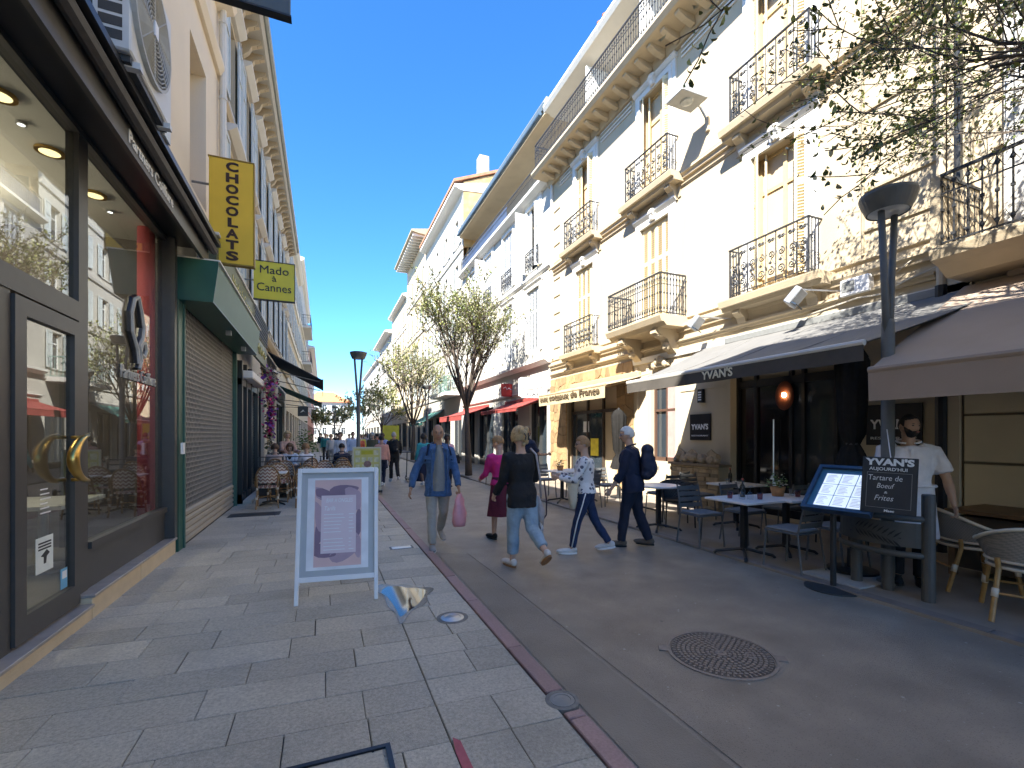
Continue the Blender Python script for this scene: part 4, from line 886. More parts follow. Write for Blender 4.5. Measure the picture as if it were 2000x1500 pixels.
fl = thing('flower_garland', 'garland of purple, magenta and white flowers hanging beside the cafe door', 'flower garland', (-1.5, 14.6, 1.0))
cols_f = [mat('petal_purple', (.16, .04, .30), .6), mat('petal_magenta', (.45, .03, .16), .6), mat('petal_cream', (.7, .6, .48), .6), mat('leaf_dim', (.05, .09, .04), .6), mat('petal_dark', (.10, .08, .07), .6)]
fm = MB()
for k in range(650):
    s_ = R.random(); z = 3.45-2.5*s_; sp = .40-.25*s_
    mi = 4 if s_ < .12 and R.random() < .6 else R.choice([0, 0, 1, 1, 1, 3]) if s_ < .75 else R.choice([2, 3, 2])
    if R.random() < .1: mi = 2
    c_ = Vector((-1.40+R.gauss(0, sp*.28), 14.65+R.gauss(0, sp*.5)-.3*(1-s_), z+R.gauss(0, .06))); q = R.uniform(.03, .065)
    M = Matrix.Rotation(R.uniform(0, 6.28), 3, 'Z') @ Matrix.Rotation(R.uniform(0, 3.1), 3, 'X')
    fm.add([c_ + M @ Vector(p) for p in ((-q, 0, 0), (0, -q, .01), (q, 0, 0), (0, q, .012))], [(0, 1, 2, 3)], mi)
fm.build('blooms', cols_f, fl, kind='stuff'); MB().tube([(-1.6, 14.3, 3.6), (-1.45, 14.5, 2.6), (-1.45, 14.65, 1.0)], .02, 5).build('stem', woodm, fl)
def lawning(label, y0, y1, vt, vb, wb, m):
    t = thing('side_awning', label, 'awning', (-1.7, y0, vb)); b = MB(S_)
    b.prism([(vt, .05), (vt-.03, .05), (vb-.03, wb), (vb, wb)], y0, y1, ax=0); b.build('canopy', m, t); MB(S_).box(y0, vb-.28, wb-.01, y1, vb, wb+.004).build('valance', m, t)
    MB(S_).tube([(y0, vb, wb), (y1, vb, wb)], .03, 6).build('front_bar', greym, t)
    for u in (y0+.15, y1-.15): MB(S_).tube([(u, vt-.6, .05), (u, vb-.05, wb-.1)], .018, 5).build('arm', greym, t)
lawning('navy blue awning on the left, higher of the two', 17.6, 21.5, 4.45, 3.55, 1.78, mat('awning_navy', (.012, .02, .04), .8, .1, 6))
lawning('teal green awning on the left below the navy one', 22.2, 26.0, 3.75, 3.05, 1.72, mat('awning_teal', (.02, .12, .105), .8, .1, 6))
t = thing('hanging_sign', 'small black square hanging sign with white mark under the teal awning', 'sign', (-.9, 20.2, 2.3)); MB().box(-.95, 20.15, 2.36, -.57, 20.25, 2.74).build('panel', black, t, bevel=.01); MB().box(-1.8, 20.19, 2.70, -.95, 20.21, 2.72).build('bracket', black, t)
MB().prism([(-.86, 2.5), (-.76, 2.62), (-.66, 2.5), (-.72, 2.56)], 20.14, 20.149, ax=1).build('mark', white, t)
# ================================================================ street lamps
def street_lamp(label, x, y, z=0.):
    t = thing('street_lamp', label, 'street lamp', (x, y, z), group='forked street lamps'); f = lambda a, b, c_: (x+a, y+b, z+c_)
    lm = mat('lamp_metal', (.115, .12, .115), .5, .1, 12, stain=.2)
    MB(f).lathe([(.10, 0), (.10, .03), (.062, .05), (.060, 2.75), (.05, 2.8)], 14).build('pole', lm, t, smooth=True)
    for s_ in (-1, 1): MB(f).tube([(s_*.014, 0, 2.5), (s_*.045, 0, 3.0), (s_*.115, 0, 3.95)], [.036, .036, .032], 8).build('fork_arm', lm, t, smooth=True)
    MB(f).lathe([(.17, 3.94), (.19, 3.93), (.24, 4.05), (.255, 4.10), (.25, 4.13), (.20, 4.145), (.0, 4.15)], 32).build('head', lm, t, smooth=False)
    MB(f).lathe([(.0, 3.93), (.10, 3.925), (.175, 3.937)], 24).build('diffuser', mat('lamp_lens', (.62, .64, .6), .2, .05, 4), t)
    MB(f).lathe([(.0605, 2.02), (.0605, 2.05)], 14).build('yellow_band', mat('band_yellow', (.7, .6, .12), .6), t)
    return t
street_lamp('forked grey street lamp behind the chalkboard and kerb guard', 5.55, 3.02, .03)
street_lamp('forked grey street lamp beside the yellow menu board on the left', 1.0, 15.05, PV)
street_lamp('forked grey street lamp in front of the farther red awning', 4.9, 23.5, .03)
street_lamp('distant forked street lamp down the left side of the street', .9, 44, PV)
# ================================================================ trees
bark = mat('bark', (.085, .065, .05), .85, .25, 14, .5, 40)
leafm = [mat('leaf_a', (.16, .20, .06), .6, .2, 8), mat('leaf_b', (.09, .13, .04), .6, .2, 8), mat('blossom', (.50, .47, .31), .7, .1, 8), mat('leaf_new', (.30, .32, .09), .6, .15, 8)]

def tree(label, x, y, z, th, L1_, seed, mix, per=10, lsz=.045, limbs=7, tilt=(18, 48), levels=4, r0=.13, bend=0.12, flat=1., lean=(0, 0), dense=False, spread=(18, 50)):
    rn = random.Random(seed); t = thing('street_tree', label, 'tree', (x, y, z)); wb = MB(); lb = MB(); tips = []
    def leaf(p):
        q = lsz*rn.uniform(.6, 1.3); M = Matrix.Rotation(rn.uniform(0, 6.28), 3, 'Z') @ Matrix.Rotation(rn.uniform(-1.3, 1.3), 3, 'X'); mi = rn.choices((0, 1, 2, 3), mix)[0]
        lb.add([p + M @ Vector(v) for v in ((-q*.5, -q*.35, 0), (0, -q, .01), (q*.5, -q*.35, .004), (q*.45, q*.4, .0), (0, q, .012), (-q*.45, q*.4, .0))], [(0, 1, 2, 3, 4, 5)], mi)
    def grow(p, d, L, r, lv):
        n = 4 if lv < 3 else 3; P = [p]; q = p.copy(); dd = d.copy()
        for i in range(n):
            bb = bend if lv else .02; dd = (dd + Vector((rn.gauss(0, bb), rn.gauss(0, bb), rn.gauss(.03, bb*.6)))).normalized(); q = q + dd*(L/n); P.append(q.copy())
        e = r*(.55 if lv < levels else .35); fl_ = .0042 if dense else .006; wb.tube(P, [max(fl_, r+(e-r)*i/n) for i in range(n+1)], 7 if lv == 0 else 5 if lv < 3 else 3)
        if lv >= levels-1:
            for k in range(per):
                s_ = rn.uniform(.15, 1.05)*n; i = min(int(s_), n-1); leaf(P[i].lerp(P[i+1], min(1, s_-i)) + Vector((rn.gauss(0, .045), rn.gauss(0, .045), rn.gauss(0, .04))))
        if lv < levels:
            m = {0: limbs, 1: 4, 2: 4, 3: 3}.get(lv, 3) if not dense else {0: limbs, 1: 6, 2: 4, 3: 3, 4: 2}.get(lv, 2)
            for k in range(m):
                s_ = 1. if lv == 0 else rn.uniform(.35, 1); i = min(int(s_*n), n-1); b = P[i].lerp(P[i+1], s_*n-i) if lv else P[-1]-d*rn.uniform(0, .25)
                a = 2*math.pi*(k+rn.uniform(-.3, .3))/m; tl = rad(rn.uniform(*tilt)) if lv == 0 else rad(rn.uniform(*spread))
                ax = dd.orthogonal().normalized(); ax.rotate(Matrix.Rotation(a, 3, dd)); nd = dd.copy(); nd.rotate(Matrix.Rotation(tl, 3, ax)); nd = Vector((nd.x, nd.y, nd.z*flat+.08)).normalized()
                grow(b, nd, (L1_ if lv == 0 else L*rn.uniform(.5, .72)), e*rn.uniform(.6, .85), lv+1)
    grow(Vector((x, y, z-.05)), Vector((lean[0], lean[1], 1)).normalized(), th, r0, 0)
    wb.build('trunk', bark, t, smooth=True); lb.build('crown', leafm, t, kind='stuff'); return t
tree('flowering street tree in pale bloom beside the dark woven chairs', 5.24, 17.3, .03, 2.7, 2.75, 44, (3.5, 1.6, 4, 4), per=16, limbs=11, tilt=(5, 30), lsz=.046, r0=.15, bend=.06, spread=(14, 36))
tree('second flowering street tree farther along the right side', 5.24, 29.5, .03, 2.4, 2.9, 8, (3, 1, 5, 5), per=12, limbs=9, tilt=(6, 36), lsz=.06, r0=.15, bend=.07, spread=(14, 40))
tree('distant flowering street tree at the far end of the right side', 5.24, 46, .03, 2.4, 2.7, 9, (3, 1, 5, 4), per=5, limbs=6, tilt=(8, 42), lsz=.13)
tree('small distant blossom tree near the end of the street', 5.1, 66, .03, 2.4, 2.8, 12, (3, 1, 5, 4), per=4, limbs=6, tilt=(8, 42), lsz=.17)
tree('near tree reaching twiggy leafing branches into the top right corner', 5.55, -.05, .03, 3.0, 2.9, 21, (3, 2.5, 1.6, 3), per=13, limbs=13, tilt=(22, 58), lsz=.026, r0=.10, flat=.85, levels=5, dense=True, bend=.15)
# ================================================================ restaurant terrace furniture
chm = mat('chair_grey', (.115, .118, .118), .5, .06, 10); cush = mat('cushion_grey', (.22, .22, .215), .85, .06, 20, .1, 90); blk = mat('furniture_black', (.02, .021, .023), .45, .1, 12)
mtop = mat('white_top', (.84, .82, .78), .35, .03, 6)
def slat_chair():
    t = thing('slatted_chair', '', 'chair', (0, 0, 0), 0, 'grey slatted terrace chairs'); K = dict(world=False)
    for s_ in (-1, 1):
        MB().tube([(s_*.21, .22, 0), (s_*.195, .19, .44)], .012, 6).build('leg', chm, t, **K); MB().tube([(s_*.215, -.26, 0), (s_*.195, -.20, .44), (s_*.19, -.24, .64), (s_*.185, -.29, .84)], .012, 6).build('leg', chm, t, **K)
    MB().box(-.21, -.21, .43, .21, .21, .45).build('seat', chm, t, bevel=.006, **K); MB().box(-.20, -.19, .452, .20, .20, .48).build('cushion', cush, t, bevel=.012, **K)
    for k in range(4):
        z = .54+k*.082; y_ = -.225-(z-.54)*.19; MB().obox((0, y_, z), (.37, .012, .062), Matrix.Rotation(rad(11), 3, 'X')).build('back_slat', chm, t, bevel=.003, **K)
    return t
def woven_chair():
    t = thing('woven_armchair', '', 'chair', (0, 0, 0), 0, 'black woven armchairs'); K = dict(world=False); wv = wave_pattern('woven_black', (.02, .021, .023), (.07, .07, .072), 'weave', 120)
    for a, b in ((-.24, .22), (.24, .22), (-.22, -.22), (.22, -.22)): MB().tube([(a, b, 0), (a*.95, b*.95, .44)], .013, 6).build('leg', blk, t, **K)
    MB().lathe([(.26, .42), (.26, .45), (.24, .46), (0, .46)], 18).build('seat', blk, t, **K)
    P = [(.31*math.cos(a), .30*math.sin(a)-.02, .66+.10*max(0, -math.sin(a))) for a in [rad(25-230*i/18) for i in range(19)]]
    MB().tube(P, .014, 6).build('top_rail', blk, t, smooth=True, **K)
    vs = [p for p in P] + [(p[0]*.84, p[1]*.84, .45) for p in P]; vs += [(a*.97, b*.97, c_) for a, b, c_ in vs]; n = len(P)
    MB().add(vs, [(i, i+1, n+i+1, n+i) for i in range(n-1)] + [(2*n+i, 3*n+i, 3*n+i+1, 2*n+i+1) for i in range(n-1)]).build('back_shell', wv, t, smooth=True, **K)
    return t
def place(proto, used, spots):
    for i, (x, y, a, lab) in enumerate(spots):
        if i == 0: proto.location = (x, y, .03); proto.rotation_euler = (0, 0, rad(a)); proto['label'] = lab
        else: dup(proto, (x, y, .03), rad(a), lab)
place(slat_chair(), 0, [(5.02, 5.10, 176, 'grey slatted chair at the far side of the near white table, beside the road'), (5.14, 3.80, 2, 'grey slatted chair nearest the camera in front of the menu stand'),
  (5.78, 5.02, 184, 'grey slatted chair behind the near table, on the far side of the potted plant'), (5.80, 3.72, -5, 'grey slatted chair half hidden by the lit menu stand'), (6.62, 5.05, 4, 'grey slatted chair by the restaurant door, left of the folded parasol'),
  (6.55, 6.72, 178, 'grey slatted chair at the back table under the black plate'), (6.05, 7.15, 8, 'grey slatted chair in front of the stone planter, near side'), (6.6, 7.5, 20, 'grey slatted chair close to the stone planter wall'), (5.35, 8.75, 4, 'grey slatted chair behind the walker in the spotted blouse'), (5.9, 8.8, 184, 'grey slatted chair beyond the walker with the backpack'), (5.2, 10.5, 178, 'grey slatted chair at the farthest white table, far side')])
place(woven_chair(), 0, [(5.72, 6.35, 150, 'black woven armchair at the round white table'), (6.75, 4.25, 60, 'black woven armchair against the dark restaurant doors'), (4.98, 12.9, 100, 'dark woven armchair near the tree, nearer of the pair'), (5.0, 13.6, 95, 'dark woven armchair near the tree, farther of the pair'), (6.0, 10.2, 120, 'black woven armchair by the stone clad shop')])
def table(label, x, y, hx, hy, h=.74, rnd=False, a=0., m=None):
    t = thing('cafe_table', label, 'table', (x, y, .03), rad(a)); K = dict(world=False)
    if rnd: MB().lathe([(hx, h-.03), (hx+.006, h-.015), (hx, h), (0, h)], 28).build('top', m or mtop, t, **K)
    else: MB().box(-hx, -hy, h-.03, hx, hy, h).build('top', m or mtop, t, bevel=.006, **K)
    MB().box(-.032, -.032, .06, .032, .032, h-.03).build('column', blk, t, **K); b = MB()
    for k in range(4):
        c_, s_ = math.cos(k*math.pi/2+.78), math.sin(k*math.pi/2+.78); b.tube([(0, 0, .09), (c_*.16, s_*.16, .06), (c_*.33, s_*.33, .03), (c_*.36, s_*.36, 0)], .02, 6)
    b.build('base', blk, t, **K); return t
table('square white table nearest the kerb with glasses and black pedestal', 5.10, 4.44, .34, .34); table('square white table holding the potted plant', 5.78, 4.36, .34, .34); table('small white table by the dark doors with stemmed glasses', 6.55, 5.86, .34, .34)
table('round white table beside the walker with the backpack', 5.18, 6.2, .34, 0, rnd=True); table('white table before the stone planter with bottle and glasses', 6.1, 7.9, .36, .36); table('farthest white table, behind the walker in the spotted blouse', 5.2, 9.6, .36, .36); table('white table beside the stone clad shop', 5.75, 9.6, .3, .34, .75)
# tableware
gc = [0]
def wine(x, y, lab, z=.772):
    t = thing('wine_glass', lab, 'glass', (x, y, z), 0, 'wine glasses upside down on the tables'); MB().lathe([(.036, 0), (.041, .03), (.036, .07), (.012, .095), (.005, .10), (.005, .155), (.034, .163), (.034, .167)], 14, (x, y, z)).build('bowl', thing_glass, t, smooth=True)
def tumbler(x, y, lab, m, z=.772): tag(MB().lathe([(.030, 0), (.036, .085), (.034, .085), (.028, .008), (0, .008)], 12, (x, y, z)).build('tumbler', m, smooth=True), lab, 'glass', 'tumblers on the tables')
ros = glassy('rose_glass', 1.5, (.75, .52, .55))
for i, (x, y, w_) in enumerate(((5.02, 4.40, 'near table, left one'), (5.12, 4.36, 'near table, right one'), (6.5, 5.8, 'table by the doors, left one'), (6.58, 5.76, 'table by the doors, right one'), (6.05, 7.8, 'planter table, left one'), (6.13, 7.76, 'planter table, right one'))): wine(x, y, 'upturned wine glass on the '+w_)
for x, y, w_, m_ in ((4.94, 4.52, 'near table, left edge', ros), (5.22, 4.30, 'near table, right edge', ros), (5.9, 4.28, 'plant table, right edge', ros), (6.4, 5.9, 'table by the doors', thing_glass), (5.95, 4.4, 'plant table beside the pot', thing_glass)): tumbler(x, y, 'small tumbler on the '+w_, m_)
def bottle(x, y, lab): t = thing('bottle', lab, 'bottle', (x, y, .772)); MB().lathe([(.032, 0), (.034, .12), (.03, .15), (.012, .18), (.012, .23)], 12, (x, y, .772)).build('body', mat('bottle_dark', (.02, .018, .012), .15), t, smooth=True); MB().lathe([(.014, .228), (.014, .25)], 10, (x, y, .772)).build('cap', mat('cap_red', (.35, .06, .04), .5), t)
bottle(6.62, 6.05, 'dark sauce bottle on the table by the doors'); bottle(6.25, 8.0, 'dark bottle on the planter table'); bottle(5.20, 4.55, 'dark bottle on the near table')
def potted(lab, x, y, z, s_=1.):
    t = thing('potted_plant', lab, 'potted plant', (x, y, z)); MB().lathe([(.055*s_, 0), (.075*s_, .10*s_), (.07*s_, .10*s_), (.06*s_, .085*s_), (0, .085*s_)], 14, (x, y, z)).build('pot', mat('pot_terracotta', (.42, .2, .075), .7, .1, 12), t, smooth=True); b = MB(); rn = random.Random(int(x*100))
    for k in range(110):
        c_ = Vector((x+rn.gauss(0, .05)*s_, y+rn.gauss(0, .05)*s_, z+(.10+abs(rn.gauss(.05, .04)))*s_)); q = rn.uniform(.012, .024)*s_; M = Matrix.Rotation(rn.uniform(0, 6.3), 3, 'Z') @ Matrix.Rotation(rn.uniform(-1.2, 1.2), 3, 'X'); b.add([c_+M @ Vector(v) for v in ((-q, 0, 0), (0, -q*.6, .004), (q, 0, 0), (0, q*.6, .005))], [(0, 1, 2, 3)], 0 if rn.random() < .78 else 1)
    b.build('leaves', [mat('leaf_pot', (.10, .17, .04), .6), mat('petal_white', (.7, .68, .6), .6)], t, kind='stuff')
potted('small terracotta pot of white flowers on the plant table', 5.74, 4.45, .772, 1.25); potted('small plant pot on the planter table', 6.2, 7.65, .772, .9); potted('small plant pot on the farthest table', 5.15, 9.6, .772, 1.1)
# stone planter with driftwood and shells
pt = thing('stone_planter', 'low drystone planter topped with driftwood and shells below the black plate', 'planter', (7.6, 7.8, .03)); bk = MB(X).box(7.12, .03, .03, 8.52, .94, .32).build('core', mort, pt); xs = RT(7.8-.32)
v = .05
while v < .92:
    hh = R.uniform(.06, .10); u = 7.12
    while u < 8.5: ln = min(R.uniform(.14, .34), 8.52-u); MB(xs).box(u+.004, v+.004, .0, u+ln-.004, min(.93, v+hh-.004), R.uniform(.015, .04)).build('stone', mat('drystone', (.33, .25, .15), .9, .2, 12, .5, 50, obj=.3), pt, bevel=.005); u += ln
    v += hh
MB(X).box(7.06, .94, .03, 8.56, .99, .38).build('cap', mat('drystone_cap', (.2, .15, .1), .9, .2, 10, .4, 40), pt)
dw = MB(); rn = random.Random(4)
for k in range(16): 
    u = 7.2+k*.08; dw.ell((7.55+rn.uniform(-.05, .05), u, 1.05+rn.uniform(0, .10)), (rn.uniform(.05, .1), rn.uniform(.06, .13), rn.uniform(.05, .12)), 7, 5, rot=Matrix.Rotation(rn.uniform(-.9, .9), 3, 'X'))
for u in (7.35, 7.9, 8.25): dw.prism([(u-.10, 1.02), (u+.06, 1.02), (u+.14, 1.22), (u+.02, 1.30), (u-.12, 1.20)], 7.52, 7.56, ax=0)
dwo = dw.build('driftwood', mat('driftwood', (.32, .25, .17), .85, .3, 14, .5, 40), None); tag(dwo, 'pile of pale driftwood and shells lying on the stone planter', 'driftwood')
# folded parasols
def parasol(lab, x, y, top, tie, r, base):
    t = thing('folded_parasol', lab, 'parasol', (x, y, .03)); cloth = mat('parasol_cloth', (.020, .019, .018), .95, .15, 14, .3, 30, spec=.08); n = 32; vs = []; rows = [(top, .03), (top-.06, r*.75), (top-.16, r), (top-.5, r*.92), (tie+.12, r*.75), (tie, r*.42), (tie-.1, r*.75), (tie-.34, r*1.15)]
    for z, q in rows:
        for k in range(n): a = 2*math.pi*k/n; rr = q*(1+(.16 if z < top-.1 else .04)*math.cos(a*8)); vs.append((x+rr*math.cos(a), y+rr*math.sin(a), z+.02*math.sin(a*3)))
    MB().add(vs, [(i*n+k, i*n+(k+1) % n, (i+1)*n+(k+1) % n, (i+1)*n+k) for i in range(len(rows)-1) for k in range(n)]).build('canopy', cloth, t, smooth=True)
    MB().lathe([(.024, .05), (.024, top+.04)], 10, (x, y, 0)).build('pole', darkg, t); MB().lathe([(r*.46, tie-.012), (r*.46, tie+.012)], 16, (x, y, 0)).build('strap', blk, t); MB().lathe([(base, .03), (base, .07), (.05, .09), (.05, .3)], 20, (x, y, 0)).build('base', blk, t)
parasol('large folded dark parasol in front of the restaurant doors', 5.62, 3.42, 2.62, 1.50, .15, .25); parasol('slim folded dark parasol against the stone pillar', 6.9, 9.75, 2.25, 1.1, .17, .22)
MB().box(5.05, 3.0, .028, 5.72, 3.62, .045).build('parasol_base_slab', mat('slab_pale', (.42, .42, .40), .8, .08, 10)); tag(bpy.data.objects['parasol_base_slab'], 'pale square ballast slab on the ground behind the menu stand', 'slab')
# kerb guard with palm leaf
kg = thing('kerb_guard', 'dark grey curved metal kerb guard with palm leaf cut-outs painted dark', 'barrier', (5.3, 2.87, .03)); gm = mat('guard_metal', (.085, .086, .08), .5, .1, 14, stain=.2)
for x, y, h in ((5.29, 2.54, 1.02), (5.30, 3.18, .80), (5.33, 2.90, .78)): MB().lathe([(.053, 0), (.053, h-.01), (.047, h), (0, h)], 16, (x, y, .02)).build('post', gm, kg, smooth=False)
arc = [(5.27-.16*math.sin(math.pi*i/14)**.8, 2.55+.78*i/14) for i in range(15)]
for z in (.80, .45): MB().tube([(x, y, z) for x, y in arc], .03, 10).build('rail', gm, kg, smooth=True)
vs = [(x, y, z) for z in (.52, .755) for x, y in arc] + [(x+.008, y, z) for z in (.52, .755) for x, y in arc]; n = 15
pnl = MB().add(vs, [(i, i+1, n+i+1, n+i) for i in range(n-1)] + [(2*n+i, 3*n+i, 3*n+i+1, 2*n+i+1) for i in range(n-1)] + [(0, n, 3*n, 2*n), (n-1, 3*n-1, 4*n-1, 2*n-1)]).build('panel', gm, kg, smooth=False)
lf = MB(lambda a, b, c_: (5.27-.16*math.sin(math.pi*min(1, max(0, (b-2.55)/.78)))**.8-c_-.001, b, a))
for k in range(9):
    u = 2.76+k*.042; zc = .60+.05*math.sin((k-1)*.25)
    for s_ in (1, -1): lf.prism([(zc+s_*.008, u), (zc+s_*.035, u-.035), (zc+s_*.082, u-.07), (zc+s_*.05, u-.025)], .0, .003)
lf.tube([(.60, 2.70, .001), (.63, 2.95, .001), (.60, 3.16, .001)], .004, 4); lf.build('dark_palm_leaf', black, kg)  # raised black leaves paint the dark seen through the cut-outs
# menu stand facing the street and chalkboard hung on the lamp
def oframe(c, r, u):   # local x right, y up, z towards the viewer
    r = Vector(r).normalized(); u = Vector(u); u = (u-r*u.dot(r)).normalized(); return frame(c, r, u)
mn = thing('menu_stand', 'black menu stand with blue framed panel of lit menu sheets', 'menu stand', (4.92, 3.18, 0)); MB().lathe([(.26, 0), (.26, .012), (.05, .03), (0, .03)], 32, (4.92, 3.18, .002)).build('base', darkg, mn); MB().lathe([(.028, .02), (.028, .98)], 12, (4.92, 3.18, 0)).build('post', blk, mn)
M = oframe((4.95, 3.10, 1.05), (.16, -.98, 0), (.70, .12, .72)); ap = lambda a, b, c_: tuple(M @ Vector((a, b, c_)))
b = MB(ap); b.box(-.31, -.30, -.03, .31, -.265, .02); b.box(-.31, .265, -.03, .31, .30, .02); b.box(-.31, -.265, -.03, -.275, .265, .02); b.box(.275, -.265, -.03, .31, .265, .02); b.box(-.31, -.30, -.05, .31, .30, -.031); b.build('frame', mat('menu_frame', (.03, .055, .10), .4), mn)
MB(ap).box(-.275, -.265, -.03, .275, .265, -.012).build('panel', mat('menu_blue', (.06, .18, .28), .4), mn)
for i in range(3):
    for j in range(3): 
        MB(ap).box(-.21+i*.152, -.235+j*.148, -.011, -.21+i*.152+.142, -.235+j*.148+.138, -.006).build('menu_sheet', emis('sheet_lit', (.62, .72, .88), .16), mn)
        q = MB(ap)
        for k in range(6): q.box(-.19+i*.152, -.215+j*.148+k*.018, -.0055, -.19+i*.152+R.uniform(.05, .10), -.210+j*.148+k*.018, -.005)
        q.build('print_lines', mat('print_grey', (.3, .33, .4), .7), mn)
cb = thing('chalkboard', 'black chalkboard with handwritten dish of the day in front of the lamp post', 'chalkboard', (4.86, 2.66, .85)); M2 = oframe((4.90, 2.66, 1.13), (.42, -.90, -.03), (.20, .03, .97)); ap = lambda a, b, c_: tuple(M2 @ Vector((a, b, c_)))
MB(ap).box(-.205, -.265, -.012, .205, .265, .0).build('panel', mat('slate_black', (.022, .023, .024), .6, .2, 6), cb, bevel=.004)
q = MB(ap); 
for a in ((-.165, .115, .165, .118), (-.165, -.215, .165, -.212), (-.165, -.215, -.162, .115), (.162, -.215, .165, .115)): q.box(a[0], a[1], .0005, a[2], a[3], .0015)
chalk = mat('chalk', (.72, .72, .68), .9, .1, 60); q.build('chalk_border', mat('chalk_dim', (.25, .25, .23), .9), cb)
for s_, sz, dx, dy, wd, sh, bo in (("YVAN'S", .085, 0, .215, .36, 0, .004), ("AUJOURD'HUI", .042, -.01, .150, .28, 0, .0005), ('Tartare de', .072, -.03, .065, .25, .1, -.0005), ('Boeuf', .068, -.03, -.01, .13, .25, -.0005), ('&', .03, -.02, -.07, .025, .1, 0), ('Frites', .072, -.035, -.125, .14, .3, -.0005), ('Maec', .03, .01, -.24, .075, .1, .001)):
    text(s_, sz, M2 @ Matrix.Translation((dx, dy, .002)), chalk, cb, width=wd, shear=sh, bold=bo, ext=.0008)
MB().tube([(4.95, 2.67, 1.39), (5.46, 2.98, 1.66)], .004, 4).build('hanging_cord', white, cb)
# rattan chairs and wooden table of the brasserie
def bistro_chair(back_m, fr_m, tie_m, group, name='bistro_chair'):
    t = thing(name, '', 'chair', (0, 0, 0), 0, group); K = dict(world=False)
    for s_ in (-1, 1): MB().tube([(s_*.20, .22, 0), (s_*.19, .18, .44)], .015, 7).build('leg', fr_m, t, **K); MB().tube([(s_*.21, -.30, 0), (s_*.19, -.19, .44), (s_*.20, -.24, .70)], .015, 7).build('leg', fr_m, t, **K)
    MB().lathe([(.22, .43), (.23, .445), (.21, .46), (0, .458)], 20).build('seat', back_m, t, **K); n = 15
    A = [rad(195+150*i/(n-1)) for i in range(n)]; P = [(.235*math.cos(a), .22*math.sin(a)-.03, .50+.40*math.sin(math.pi*i/(n-1))**.55) for i, a in enumerate(A)]
    vs = P + [(.225*math.cos(a), .20*math.sin(a)-.03, .54) for a in A]; vs += [(a*.96, b*.96, c_) for a, b, c_ in vs]
    MB().add(vs, [(i, i+1, n+i+1, n+i) for i in range(n-1)] + [(2*n+i, 3*n+i, 3*n+i+1, 2*n+i+1) for i in range(n-1)]).build('backrest', back_m, t, smooth=True, **K)
    MB().tube([(.24, .18, .44), (.25, .02, .56)] + [(a*1.04, b*1.04, c_+.012) for a, b, c_ in reversed(P)] + [(-.25, .02, .56), (-.24, .18, .44)], .017, 7).build('back_frame', fr_m, t, smooth=True, **K)
    for a in ((-.2, .2), (.2, .2), (-.2, -.25), (.2, -.25)): MB().lathe([(.022, .20), (.022, .25)], 8, (a[0], a[1], 0)).build('binding', tie_m, t, **K); MB().lathe([(.022, .40), (.022, .44)], 8, (a[0]*.97, a[1]*.88, 0)).build('binding', tie_m, t, **K)
    MB().tube([(-.2, .2, .22), (0, -.02, .24), (.2, .2, .22)], .010, 5).build('stretcher', fr_m, t, **K); MB().tube([(-.205, -.25, .22), (0, .0, .245), (.205, -.25, .22)], .010, 5).build('stretcher', fr_m, t, **K)
    return t
ratt = mat('rattan_brown', (.30, .17, .07), .5, .2, 20); bind = mat('binding_cream', (.66, .60, .48), .7)
bc = bistro_chair(wave_pattern('weave_zigzag', (.62, .52, .40), (.26, .11, .07), 'zigzag', 14), ratt, bind, 'bistro chairs on the left terrace')
sp = [(-1.12, 11.25, 4, 'zigzag woven bistro chair nearest the rolled shutter'), (-.98, 12.15, 0, 'zigzag woven bistro chair behind the first one, by the cafe front'), (-.92, 12.75, 176, 'zigzag woven bistro chair facing the camera by the planters'), (-.36, 11.2, 4, 'zigzag woven bistro chair at the left edge of the poster stand'), (.0, 12.5, 172, 'brown backed bistro chair turned away near the middle table'), (.42, 11.3, 2, 'zigzag woven bistro chair hidden behind the poster stand, right one'), (.45, 12.3, 0, 'zigzag woven bistro chair beyond the poster stand by the planters')]
for i, (x, y, a, lab) in enumerate(sp):
    if i == 0: bc.location = (x, y, PV); bc.rotation_euler = (0, 0, rad(a)); bc['label'] = lab
    else: dup(bc, (x, y, PV), rad(a), lab)
table('small pale cafe table between the left bistro chairs', -1.05, 11.72, .28, .28, .74); table('small pale cafe table behind the poster stand', -.1, 11.9, .30, .28, .75); table('pale cafe table at the right end of the left terrace', .62, 11.8, .26, .28, .75)
tg = wave_pattern('textile_grey', (.20, .19, .17), (.27, .25, .22), 'weave', 200)
